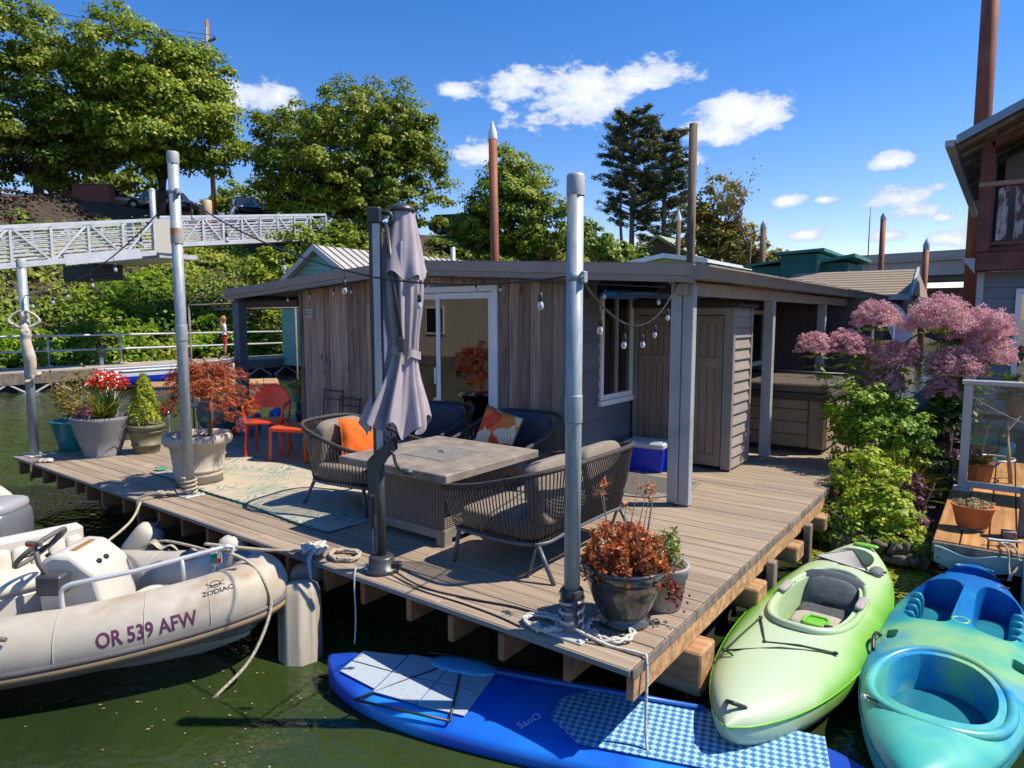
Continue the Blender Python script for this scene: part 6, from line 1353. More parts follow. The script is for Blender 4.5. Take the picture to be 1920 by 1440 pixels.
# ================================================================ neighbouring dock
nd = tag(MB().box(-.40,3.5,6.52,14,-.3,-.14).build('neighbour_dock', m_oldwood), 'orange-brown plank dock of the neighbouring float', None, kind='structure')
m_oplank = M('orange_plank', (.30,.13,.035), (.46,.235,.075), sc=(14,.8,14), ns=1.6, rough=.75, bump=.35, rand=.14, dirt=((.17,.09,.04), 5, .5))
x = -.42
while x < 3.4:
    w = .185; MB().cbox(x+.004,x+w-.004,6.47,13.9,-.14,-.10,.004).build('plank', m_oplank, nd); x += w+.004
MB().cbox(-.42,3.4,6.44,6.468,-.20,-.112,.005).build('edge_board', m_oldwood, nd)
m_teal2 = M('weathered_teal_paint', (.17,.30,.31), (.24,.37,.37), sc=(6,6,6), rough=.7, dirt=((.30,.27,.2), 4, .3))
t = thing('wavy_board', 'wavy teal-painted board fixed along the neighbouring dock edge', 'board', (0,6.405,0))
top = [(-.40+.58*i/16, -.135-.05*(.5-.5*cos(2*pi*min(1,i/13)))) for i in range(17)]; bot = [(x, z-.13-.035*sin(pi*min(1,max(0,(x+.4)/.5)))) for x, z in reversed(top)]
b = MB(); poly = top+bot; n_ = len(top)
for i in range(n_-1):
    a, c = top[i], top[i+1]; e, f = poly[2*n_-2-i], poly[2*n_-1-i]
    b.add([(a[0],0,a[1]),(c[0],0,c[1]),(e[0],0,e[1]),(f[0],0,f[1]),(a[0],.028,a[1]),(c[0],.028,c[1]),(e[0],.028,e[1]),(f[0],.028,f[1])], [(0,3,2,1),(4,5,6,7),(0,1,5,4),(3,7,6,2)]+([(0,4,7,3)] if i == 0 else [])+([(1,2,6,5)] if i == n_-2 else []))
b.build('board', m_teal2, t); 
for x, z in ((-.37,-.165),(-.37,-.225),(.14,-.2)): MB().lathe([(.008,0),(.008,.006),(0,.008)], 8, m=Tm(x,0,z) @ Matrix.Rotation(pi/2,4,'X')).build('screw', m_rub, t)
t = thing('dock_cleat', 'grey metal cleat with tan mooring line on the neighbouring dock', 'cleat', (.06,6.60,-.10), rad(20))
MB().cbox(-.03,.03,-.02,.02,0,.04,.005).build('base', m_galv, t); MB().tube(smooth_path([(-.12,0,.05),(-.05,0,.045),(.05,0,.045),(.12,0,.05)],4), .013, 8).build('horn', m_galv, t)
for dx in (-.03,.03): MB().tube(smooth_path([(dx,-.02,.03),(dx-.005,-.17,.03),(dx-.01,-.22,-.08),(-.06-dx*.3,-.30,-.18)],5), .009, 6).build('mooring_line', m_rope, t)
t = thing('dock_post', 'pale weathered timber post at the right frame edge', 'post', (.245,6.33,-.9)); MB().cbox(-.06,.06,-.06,.06,0,1.13,.01).build('shaft', m_teal2, t); MB().cbox(-.062,.062,-.062,.062,1.13,1.15,.005).build('cap', m_oldwood, t)
t = thing('dock_post', 'old brown timber post behind the pale post', 'post', (.20,7.0,-.1)); MB().cbox(-.05,.05,-.05,.05,0,.42,.01).build('shaft', m_oldwood, t); MB().cbox(-.052,.052,-.052,.052,.42,.43,.004).build('cap', m_teal2, t)
t = pot('terracotta_trough', 'oval terracotta planter of dry sedum on the neighbouring dock', (-.17,6.98,-.075), [(.10,.0),(.105,.01),(.14,.17),(.148,.175),(.15,.19),(.135,.192),(.125,.16),(0,.15)], M('terracotta', (.42,.12,.04), (.50,.16,.055), sc=(6,6,6), rough=.65), (.13,.165), n=28); t.scale = (1.12,.85,1)
cloud('sedum', [(0,0,.20,.13,.13,.035)], 30, 28, .03, .022, leafmat('dry_sedum', (.30,.25,.10), (.5,.45,.22), big=9), t)
MB().cbox(-.08,.08,-.11,-.05,-.025,-.0,.004).build('wood_block', m_oldwood, t)
t = thing('wood_block', 'small weathered wood block lying on the neighbouring dock', 'block', (.09,6.86,-.1), rad(10)); MB().cbox(-.05,.05,-.04,.04,0,.06,.006).build('block', m_oldwood, t); MB().cbox(-.051,.051,-.041,.041,.06,.066,.003).build('block_top', M('greyed_wood', (.24,.22,.2), rough=.9), t)
gr = thing('glass_railing', 'grey-framed glass railing panel on the neighbouring dock', 'railing', (0,8.55,-.1))
m_railgrey = M('rail_grey_paint', (.36,.385,.42), (.42,.445,.475), sc=(3,3,3), rough=.45)
MB().cbox(-.36,-.28,-.04,.04,0,1.14,.006).build('post', m_railgrey, gr); MB().cbox(-.40,-.24,-.08,.08,0,.03,.005).build('post_foot', m_railgrey, gr); MB().cbox(1.3,1.38,-.04,.04,0,1.14,.006).build('post', m_railgrey, gr)
MB().cbox(-.38,1.40,-.05,.05,1.141,1.19,.008).build('top_rail', m_railgrey, gr); MB().cbox(-.279,1.299,-.03,.03,.04,.10,.005).build('bottom_rail', m_railgrey, gr); MB().box(-.279,1.299,-.004,.004,.101,1.14).build('glass_pane', m_clearglass, gr)
t = thing('bar_stool', 'wooden bar stool with round dark seat behind the glass railing', 'stool', (-.06,9.35,-.1)); m_stool = M('stool_wood', (.28,.19,.12), (.38,.27,.18), sc=(12,12,3), rough=.6)
MB().lathe([(.0,.70),(.17,.70),(.18,.715),(.18,.74),(.16,.75),(0,.75)], 22).build('seat', m_black, t)
for k in range(4): a = pi/4+k*pi/2; MB().tube([(.11*cos(a),.11*sin(a),.70),(.23*cos(a),.23*sin(a),0)], [.018,.02], 8).build('leg', m_stool, t)
MB().tube([(.19*cos(2*pi*k/28),.19*sin(2*pi*k/28),.24) for k in range(28)], .012, 6, closed=True).build('foot_ring', m_alum, t)
t = pot('hanging_planter', 'pot of dark foliage and coral flowers behind the glass railing', (.12,9.3,.665), [(.08,0),(.1,.01),(.16,.2),(.17,.22),(.15,.222),(0,.2)], m_rub, (.145,.2)); cloud('leaf_mass', [(0,0,.26,.26,.24,.15)], 44, 30, .08, .05, m_deepleaf, t)
leaf_mesh('coral_flower', RNG.normal(0,.035,(120,3))+np.array([.1,-.1,.40]), np.tile([0,-.3,1.],(120,1)), .03, leafmat('coral_petal', (.6,.06,.05), (.75,.2,.17), big=8), t, jit=.8); blades('bud_leaf', 22, (-.12,-.05,.3), .24, .16, .03, m_green, t, seed=5)
t = thing('paddle_prop', 'bright blue kayak paddle leaning behind the glass railing', 'paddle', (-.16,9.6,-.1)); MB().sell((0,0,.28),(.05,.012,.20),.7,.8,16,8,Matrix.Rotation(rad(35),4,'Y')).build('blade', M('cyan_plastic', (.01,.25,.55), rough=.4), t); MB().tube([(.16,0,.0+.46),(.5,.05,1.05)], .014, 8).build('shaft', m_alum, t)
t = pot('clay_pot', 'brown clay pot on the dock behind the glass railing', (-.18,9.05,-.1), [(.09,0),(.1,.01),(.13,.22),(.14,.23),(.12,.235),(0,.2)], M('brown_clay', (.16,.07,.045), (.22,.10,.06), sc=(8,8,8), rough=.8), (.12,.21)); cloud('leaf_mass', [(0,0,.27,.12,.12,.06)], 12, 20, .05, .035, m_bush, t)
F1 = catenary((-.30,8.62,.92),(.9,8.62,.55),.12,24)
t = thing('fairy_lights', 'thin string of tiny fairy lights across the glass railing', 'string light', (0,0,0)); MB().tube(F1, .005, 5).build('cord', m_rope, t)
fb = MB().sell((0,0,-.02),(.008,.008,.015),.9,.9,8,6).mesh('mini_bulb'); fb.materials.append(m_white)
for k in range(2,24,3): link('mini_bulb', fb, t, F1[k])

# ================================================================ neighbouring house on the right
nh = thing('neighbour_house', 'grey lap-sided floating house with dark red timber balcony at right', 'house', (0,0,-.385)); nh.scale = (1.22,1.22,1.22)
m_nsid = M('grey_lap', (.155,.18,.215), (.19,.215,.25), sc=(2,2,6), rough=.55, rand=.06); m_redwood = M('dark_red_timber', (.12,.04,.034), (.20,.075,.06), sc=(6,6,6), rough=.75, bump=.3, dirt=((.16,.10,.09), 4, .4))
nw = MB().box(-.38,2.9,11.53,11.7,-.1,2.38).box(-.38,-.3,11.7,17,-.1,4.0).build('wall', m_nsid, nh); z = -.08
while z < 2.3:
    for (x0, x1) in (((-.34,.03),(1.05,4.5)) if .55 < z+.09 < 2.12 else ((-.34,4.5),)):
        MB().add([(x0,11.50,z),(x1,11.50,z),(x1,11.525,z+.155),(x0,11.525,z+.155),(x0,11.53,z),(x1,11.53,z)], [(0,1,2,3),(4,5,1,0)]).build('siding_board', m_nsid, nw)
    z += .15
MB().cbox(-.42,-.335,11.47,11.56,-.1,2.38,.006).build('corner_board', m_railgrey, nh)
wn = MB(); wn.cbox(.03,.10,11.46,11.53,.50,2.14,.005); wn.cbox(.98,1.05,11.46,11.53,.50,2.14,.005); wn.cbox(.10,.98,11.46,11.53,2.07,2.14,.005); wn.cbox(.10,.98,11.46,11.53,.50,.57,.005); wn = wn.build('window', m_white, nh)
MB().box(.10,.98,11.50,11.506,.57,2.07).build('pane', m_glass, wn); b = MB()
for k in range(30): b.box(.11,.97,11.512,11.522,.6+k*.048,.628+k*.048)
b.build('blind', m_blind, wn)
MB().cbox(-.44,2.9,11.22,11.50,2.385,2.63,.01).build('balcony_beam', m_redwood, nh); MB().prism([(-.60,2.56),(-.445,2.56),(-.445,2.35)], 11.24, 11.4, 'y').build('bracket', m_railgrey, nh)
MB().box(-.40,2.9,11.3,13,2.64,2.70).build('balcony_floor', m_redwood, nh)
MB().cbox(-.45,-.30,11.20,11.36,2.635,4.10,.01).build('balcony_post', m_redwood, nh)
MB().cbox(-.46,2.5,11.18,11.32,3.50,3.56,.006).build('hand_rail', M('pale_rail', (.30,.20,.16), (.4,.28,.23), sc=(3,20,20), rough=.8), nh); MB().cbox(-.295,2.5,11.24,11.30,2.72,2.77,.006).build('bottom_rail', m_redwood, nh)
m_peel = M('peeling_board', (.10,.06,.065), (.42,.38,.38), sc=(9,9,3), ns=1.4, rough=.85, lo=.46, hi=.58, rand=.1)
for k in range(14): MB().cbox(-.24+k*.19,-.12+k*.19,11.235,11.262,2.78,3.48,.004).build('baluster_board', m_peel, nh)
MB().box(-.3,2.9,12.9,13.0,2.70,4.6).build('upper_wall', m_nsid, nh)
# roof: gable end faces us, eave runs back along Y
def nroof(x): return 4.03+.50*(x+.66) if x < 1.3 else 4.03+.50*1.96-.5*(x-1.3)
def nslab(x0, x1, y0, y1, a, c, name, mat, par):
    b = MB(); b.add([(x0,y0,nroof(x0)+a),(x1,y0,nroof(x1)+a),(x1,y1,nroof(x1)+a),(x0,y1,nroof(x0)+a),(x0,y0,nroof(x0)-c),(x1,y0,nroof(x1)-c),(x1,y1,nroof(x1)-c),(x0,y1,nroof(x0)-c)], [(0,1,2,3),(7,6,5,4),(0,4,5,1),(1,5,6,2),(2,6,7,3),(3,7,4,0)]); return b.build(name, mat, par)
x0, x1 = -.70, 1.3
nr = nslab(x0,1.3,10.45,18,.03,.04,'roof',m_roofmetal,nh); nslab(1.3,3.3,10.45,18,.03,.04,'roof_slope',m_roofmetal,nh)
m_barge = M('blue_grey_metal', (.20,.27,.33), rough=.4, metal=.3)
nslab(x0,1.3,10.42,10.449,.05,.06,'barge_board',m_barge,nr); nslab(1.3,3.3,10.42,10.449,.05,.06,'barge_board',m_barge,nr)
for k in range(9): y = 10.6+k*.6; MB().bar((x0+.02,y,nroof(x0)-.07),(x1,y,nroof(x1)-.07),.04,.05).build('rafter', m_oldwood, nr)
MB().cbox(-.82,-.71,10.44,18,3.93,4.02,.008).build('gutter', m_railgrey, nr)
MB().bar((-.36,11.28,4.10),(1.2,11.28,4.78),.16,.2).build('purlin', m_redwood, nh); MB().cbox(-.44,-.30,10.95,11.5,4.105,4.30,.01).build('beam_end', m_oldwood, nh)
MB().prism([(-.2,4.05),(1.3,4.85),(1.3,2.7),(-.2,2.75)], 12.4, 12.5, 'y').build('gable_panel', M('panel_grey', (.26,.255,.24), rough=.8), nh)
t = thing('steel_pile', 'tall rust-red steel pile beside the neighbouring house', 'pile', (-.97,24.0,-1.5)); MB().tube([(0,0,0),(-.05,0,17)], .22, 18).build('shaft', M('rust_red_steel', (.17,.045,.03), (.28,.085,.05), sc=(5,5,1), rough=.75, dirt=((.36,.15,.06), 1.5, .5)), t); MB().lathe([(.23,0),(.23,.06),(0,.5)], 18, (-.05,0,17)).build('cap', m_white, t)
t = thing('satellite_dish', 'pale grey satellite dish on a post beyond the hot tub', 'satellite dish', (-1.46,12.3,0), rad(70))
mt = Tm(0,0,1.62) @ Matrix.Rotation(rad(72),4,'X') ; MB().lathe([(0,-.07),(.12,-.06),(.25,-.03),(.36,.02),(.365,.025),(.36,.03),(.25,-.018),(0,-.055)], 28, m=mt).build('dish', M('dish_grey', (.42,.43,.44), (.48,.49,.5), rough=.45, sc=(4,4,4)), t)
MB().tube([(0,.05,0),(0,.05,1.6)], .03, 10).build('mast', m_galv, t); MB().tube([(0,-.05,1.3),(0,-.42,1.55)], .012, 6).build('feed_arm', m_black, t); MB().cbox(-.04,.04,-.48,-.4,1.52,1.6,.008).build('feed_horn', m_rub, t)
t = thing('window_frame_prop', 'old white window frame standing behind the flowers', 'window frame', (-1.55,11.5,0), rad(25)); 
for a in ((-.16,-.13,.9,1.75),(.13,.16,.9,1.75),(-.13,.13,.9,.94),(-.13,.13,1.71,1.75)): MB().box(a[0],a[1],-.02,.02,a[2],a[3]).build('frame_bar', m_white, t)
for x in (-.15,.15): MB().box(x-.012,x+.012,-.015,.015,0,.9).build('leg', m_white, t)
# far white rail with jetty behind the garden
t = thing('back_jetty', 'narrow jetty with white pipe rail between the two floating homes', 'jetty', (0,0,0)); MB().box(-1.7,-.5,13.2,20,-.25,-.05).build('jetty_deck', m_oldwood, t)
MB().tube([(-1.6,13.4,.95),(-.4,13.4,.95)], .03, 8).build('rail', m_white, t)
for x in (-1.55,-1.0,-.5): MB().tube([(x,13.4,-.05),(x,13.4,.95)], .025, 8).build('post', m_white, t)

# duckweed and algae mats on the still water by the float
m_alg = leafmat('algae', (.06,.09,.006), (.24,.26,.015), (.38,.36,.03), big=3, transl=.1)
P = []
for (cx_, cy_, rx, ry, k) in ((-1.3,6.75,.12,.4,1100),(-1.28,5.6,.1,.7,500),(-1.2,3.9,.12,.3,260),(-.9,6.85,.35,.12,900),(-.75,6.75,.3,.22,1500),(-.5,6.45,.14,.3,900),(-.52,5.7,.05,.5,300),(-1.3,6.2,.1,.3,300),(-.2,6.75,.15,.1,200)):
    a = RNG.uniform(0,2*pi,k); q = RNG.random(k)**.6; P.append(np.stack([cx_+rx*q*np.cos(a)+RNG.normal(0,.03,k), cy_+ry*q*np.sin(a)+RNG.normal(0,.03,k), np.full(k,ZW+.012)+RNG.uniform(0,.012,k)],1))
P = np.vstack(P); tag(leaf_mesh('algae_mat', P, np.tile([0,0,1.],(len(P),1)), .04, m_alg, None, aspect=.9, jit=.15), 'yellow-green algae floating beside the kayaks', 'algae', kind='stuff')
# ================================================================ buildings beyond
th = thing('teal_house', 'teal floating house with pale standing-seam metal roof and white gable trim', 'house', (0,0,0))
m_tealwall = M('aqua_siding', (.15,.38,.36), (.19,.44,.42), sc=(2,2,2), rough=.6, rand=.04); m_pmetal = M('pale_metal_roof', (.40,.375,.35), (.46,.435,.41), sc=(2,2,2), rough=.5); m_trim = M('pale_trim', (.42,.45,.50), (.48,.51,.55), rough=.5)
PX, PZ, SL, HW, Y0, Y1 = -21.29, 4.47, .58, 2.95, 16., 31.
ew = MB().box(PX-2.6,PX+2.6,Y0+.35,Y1-.3,-.2,PZ-SL*2.6-.1).prism([(PX-2.6,PZ-SL*2.6-.12),(PX+2.6,PZ-SL*2.6-.12),(PX,PZ-.14)], Y0+.35, Y1-.3, 'y').build('wall', m_tealwall, th)
for k in range(26):
    z = .1+k*.165
    hw = 2.6 if z < PZ-SL*2.6-.3 else max(.05,(PZ-.3-z)/SL)
    MB().box(PX-hw,PX+hw,Y0+.315,Y0+.348,z,z+.155).build('siding_board', m_tealwall, ew)
for s in (-1,1):
    a = (PX, PZ); c = (PX+s*HW, PZ-SL*HW)
    b = MB(); b.add([(a[0],Y0,a[1]),(c[0],Y0,c[1]),(c[0],Y1,c[1]),(a[0],Y1,a[1]),(a[0],Y0,a[1]-.1),(c[0],Y0,c[1]-.1),(c[0],Y1,c[1]-.1),(a[0],Y1,a[1]-.1)], [(0,1,2,3) if s > 0 else (3,2,1,0),(7,6,5,4),(0,4,5,1),(1,5,6,2),(2,6,7,3),(3,7,4,0)]); rs = b.build('roof_slope', m_pmetal, th)
    for k in range(38): y = Y0+.12+k*.4; MB().bar((a[0]+s*.02,y,a[1]+.018),(c[0],y,c[1]+.018),.02,.035).build('roof_seam', M('seam_dark', (.16,.15,.14), rough=.6) if 'seam_dark' not in MATS else MATS['seam_dark'], rs)
    b = MB(); b.add([(a[0],Y0-.03,a[1]+.03),(c[0],Y0-.03,c[1]+.03),(c[0],Y0-.03,c[1]-.2),(a[0],Y0-.03,a[1]-.2),(a[0],Y0-.002,a[1]+.03),(c[0],Y0-.002,c[1]+.03),(c[0],Y0-.002,c[1]-.2),(a[0],Y0-.002,a[1]-.2)], [(0,3,2,1),(4,5,6,7),(0,1,5,4),(3,7,6,2),(0,4,7,3),(1,2,6,5)]); b.build('barge_board', m_trim, th)
b = MB(); b.bar((PX+.1,Y0+.30,PZ-1.0),(PX-.75,Y0+.30,PZ-1.75),.05,.12); b.bar((PX+.1,Y0+.30,PZ-1.0),(PX+.95,Y0+.30,PZ-1.75),.05,.12); b.build('window_trim', m_trim, th); MB().prism([(PX-.55,PZ-1.72),(PX+.75,PZ-1.72),(PX+.1,PZ-1.15)], Y0+.29, Y0+.31, 'y').build('gable_window', m_glass, th)
MB().tube([(PX+3.3,Y0+4.2,2),(PX+3.3,Y0+4.2,PZ+.05)], .10, 12).build('vent_pipe', m_galv, th)

def gable_along_y(name, label, xr, y0, y1, zr, hw, sl, wallm, roofm, trimm, ov=.25, base=-.3, grp=None):
    t = thing(name, label, 'house', (0,0,0), group=grp); ze = zr-sl*(hw-ov)
    MB().box(xr-hw+ov,xr+hw-ov,y0+ov,y1-ov,base,ze-.08).prism([(xr-hw+ov,ze-.09),(xr+hw-ov,ze-.09),(xr,zr-.12)], y0+ov, y1-ov, 'y').build('wall', wallm, t)
    for s in (-1,1):
        a = (xr, zr); c = (xr+s*hw, zr-sl*hw); b = MB(); b.add([(a[0],y0,a[1]),(c[0],y0,c[1]),(c[0],y1,c[1]),(a[0],y1,a[1]),(a[0],y0,a[1]-.09),(c[0],y0,c[1]-.09),(c[0],y1,c[1]-.09),(a[0],y1,a[1]-.09)], [(0,1,2,3) if s > 0 else (3,2,1,0),(7,6,5,4),(0,4,5,1),(1,5,6,2),(2,6,7,3),(3,7,4,0)]); b.build('roof_slope', roofm, t)
        b = MB(); b.add([(a[0],y0-.04,a[1]+.03),(c[0],y0-.04,c[1]+.03),(c[0],y0-.04,c[1]-.2),(a[0],y0-.04,a[1]-.2),(a[0],y0-.002,a[1]+.03),(c[0],y0-.002,c[1]+.03),(c[0],y0-.002,c[1]-.2),(a[0],y0-.002,a[1]-.2)], [(0,3,2,1),(4,5,6,7),(0,1,5,4),(3,7,6,2),(0,4,7,3),(1,2,6,5)]); b.build('barge_board', trimm, t)
    MB().box(xr+hw-.06,xr+hw+.02,y0,y1,zr-sl*hw-.17,zr-sl*hw-.02).build('eave_board', trimm, t)
    return t
m_yel = M('yellow_siding', (.40,.42,.12), (.46,.48,.16), rough=.7); m_shing = M('grey_shingle', (.09,.085,.085), (.14,.13,.13), sc=(6,6,6), rough=.9)
yh = gable_along_y('yellow_house', 'pale yellow house with white trim and a row of small windows', -14.3,32,42.5,4.95,2.3,.16,m_yel,m_shing,m_white)
for k in range(8):
    y = 33.2+k*1.05; w = MB().box(-12.26,-12.22,y,y+.62,3.75,4.25).build('window', m_white, yh); MB().box(-12.225,-12.205,y+.06,y+.29,3.81,4.19).box(-12.225,-12.205,y+.33,y+.56,3.81,4.19).build('pane', m_glass, w)
for x in (-15.6,-14.2,-13.2): w = MB().box(x,x+.6,32.21,32.25,3.3,4.1).build('window', m_white, yh); MB().box(x+.06,x+.54,32.2,32.212,3.36,4.04).build('pane', m_glass, w)
gr_ = gable_along_y('green_roof_house', 'house with pale green metal roof behind the pines', -20.6,45,60,7.6,4.2,.62,M('brown_shake', (.12,.085,.06), rough=.9),M('sage_metal', (.25,.34,.22), (.3,.39,.26), rough=.5),M('tan_trim', (.40,.30,.12), rough=.6), base=0)
# green flat-roofed building
gb = thing('green_building', 'dark teal-green shingled building with stepped flat roofs', 'building', (0,0,0)); m_gsh = M('green_shingle', (.02,.105,.095), (.035,.15,.135), sc=(9,9,9), rough=.8); m_gtr = M('green_trim', (.04,.19,.165), rough=.6)
MB().box(-8.05,-6.5,30,34,-.2,4.38).build('tower_wall', m_gsh, gb); MB().prism([(-8.25,4.38),(-6.3,4.46),(-6.3,4.58),(-8.25,4.50)], 29.8, 34.2, 'y').build('tower_roof', m_gtr, gb)
MB().box(-9.3,-8.06,30.2,35,-.2,3.95).build('wing_wall', m_gsh, gb); MB().prism([(-9.6,3.92),(-8.05,4.12),(-8.05,4.22),(-9.6,4.02)], 29.9, 35, 'y').build('wing_roof', m_gtr, gb)
MB().box(-6.49,-5.5,30.4,34,-.2,4.0).build('annex_wall', m_gsh, gb); MB().prism([(-6.48,4.0),(-5.2,4.18),(-5.2,4.32),(-6.48,4.12)], 30.1, 34, 'y').build('annex_roof', m_gtr, gb)
MB().box(-6.62,-6.52,29.94,29.995,3.4,4.36).build('corner_trim', m_gtr, gb)
# tan-roofed houseboat
tn = thing('tan_roof_house', 'low floating house with broad tan shingle roof', 'house', (0,0,0)); m_tan = M('tan_shingle', (.25,.20,.145), (.33,.27,.20), sc=(3,30,3), ns=1.4, rough=.9)
MB().box(-5.0,-2.2,19.3,23,-.3,2.35).build('wall', M('brown_wall', (.12,.085,.065), rough=.8), tn)
b = MB(); b.add([(-5.6,18.9,2.30),(-2.0,18.9,2.30),(-2.1,21.2,3.05),(-5.25,21.2,3.05),(-5.6,23.4,2.3),(-2.0,23.4,2.3),(-5.6,18.9,2.2),(-2.0,18.9,2.2)], [(0,1,2,3),(3,2,5,4),(6,7,1,0),(1,5,2),(0,3,4)]); b.build('roof', m_tan, tn)
for k in range(10): f = k/10; MB().bar((-5.6+.35*f,18.89+2.3*f,2.312+.75*f),(-2.0-.1*f,18.89+2.3*f,2.312+.75*f),.012,.012).build('shingle_course', m_tan, tn)
MB().bar((-1.99,18.88,2.29),(-2.09,21.2,3.05),.05,.12).build('barge_board', m_trim, tn); MB().box(-5.6,-2.0,18.86,18.895,2.18,2.31).build('fascia', m_trim, tn)
w = MB().box(-2.2,-2.16,20.0,20.8,1.0,2.1).build('window', m_white, tn); MB().box(-2.17,-2.15,20.06,20.74,1.06,2.04).build('pane', m_glass, w)
# concrete overpass
br = thing('concrete_overpass', 'long pale concrete highway overpass in the far distance', 'bridge', (0,0,0)); m_con = M('far_concrete', (.34,.335,.315), (.42,.415,.39), sc=(.2,.2,.2), rough=.9)
A_ = Vector((-62,138,11.6)); B_ = Vector((70,122,11.9)); MB().bar(A_-Vector((0,0,2.1)),B_-Vector((0,0,2.1)),9,2.3).build('girder', m_con, br)
u_ = (B_-A_).normalized(); n_ = Vector((u_.y,-u_.x,0)); MB().bar(A_+n_*5,B_+n_*5,.4,1.1).build('parapet', m_con, br); MB().bar(A_-Vector((0,0,.75)),B_-Vector((0,0,.75)),10.2,.4).build('deck_slab', m_con, br)
MB().bar(A_-Vector((0,0,3.6)),B_-Vector((0,0,3.6)),6.5,1.0).build('lower_girder', M('dark_girder_steel', (.12,.12,.115), rough=.8), br)  # lower girder in one even dark grey, darker than the concrete
for f in (.12,.36,.62,.86): p = A_.lerp(B_, f); MB().box(p.x-1.2,p.x+1.2,p.y-2.5,p.y+2.5,-2,p.z-4.0).build('pier', m_con, br)
t = thing('radio_mast', 'thin radio antenna mast above the overpass', 'mast', (-17.6,112,0)); MB().tube([(0,0,0),(0,0,16.5)], .09, 6).build('shaft', m_rub, t); MB().tube([(0,0,16.5),(0,0,18)], .04, 5).build('whip', m_rub, t)
bk = thing('brick_building', 'distant red brick building under the overpass', 'building', (0,0,0)); MB().box(-9,8,72,84,-.3,4.1).build('wall', M('brick_red', (.16,.06,.05), (.21,.085,.065), sc=(2,2,6), rough=.9), bk); MB().box(-9.2,8.2,71.8,84.2,4.1,4.4).build('parapet', M('brick_cap', (.11,.05,.04), rough=.8), bk)
for k in range(6): w = MB().box(-7.6+k*2.6,-6.1+k*2.6,71.93,71.99,2.0,3.3).build('window', m_white, bk); MB().box(-7.45+k*2.6,-6.25+k*2.6,71.9,71.935,2.1,3.2).build('pane', m_glass, w)
# piles
def pile(label, x, y, h, r, mat, capm=None, cone=.5, lean=0.):
    t = thing('pile', label, 'pile', (x,y,-1.6)); MB().tube([(0,0,0),(lean*.5,0,(h+1.6)*.5),(lean,0,h+1.6)], [r*1.04,r,r*.96], 16).build('shaft', mat, t)
    if capm: MB().lathe([(r*1.05,-.22),(r*1.05,.0),(r*.2,cone*.8),(0,cone)], 16, (lean,0,h+1.6)).build('cap', capm, t)
    else: MB().lathe([(r*.97,0),(r*.93,.01),(0,.012)], 14, (lean,0,h+1.6)).build('end_grain', m_oldwood, t)
m_rpile = M('orange_rust_steel', (.20,.055,.025), (.32,.10,.045), sc=(4,4,1), rough=.7, dirt=((.14,.04,.025), 1.2, .5)); m_wpile = M('creosoted_pile', (.085,.06,.042), (.20,.145,.10), sc=(14,14,.8), rough=.9, bump=.4)
pile('rust-orange steel pile with white cone cap behind the house', -15.05,19.3,8.3,.155,m_rpile,m_white,.45,-.2)
pile('tall dark wooden pile rising behind the right roof corner', -7.85,19.6,7.45,.125,m_wpile,None,0,-.05)
pile('short wooden pile with white cap in front of the pines', -14.3,33.8,7.0,.13,m_wpile,m_white,.4)
pile('slim wooden pile with pale cap left of the green building', -11.9,40.5,7.1,.17,m_wpile,m_cap,.3)
pile('brown pile standing before the overpass', -7.3,51.6,8.5,.18,m_rpile,m_cap,.3)
pile('red pile before the right end of the overpass', -3.25,35.5,5.0,.13,m_rpile,m_cap,.3)
t = thing('globe_lamp', 'white globe lamp post beside the green building', 'lamp', (-6.05,33.0,-.3)); MB().tube([(0,0,0),(0,0,4.3)], .04, 8).build('post', m_gtr, t); MB().sell((0,0,4.45),(.15,.15,.17),1,1,12,8).build('globe', m_white, t)

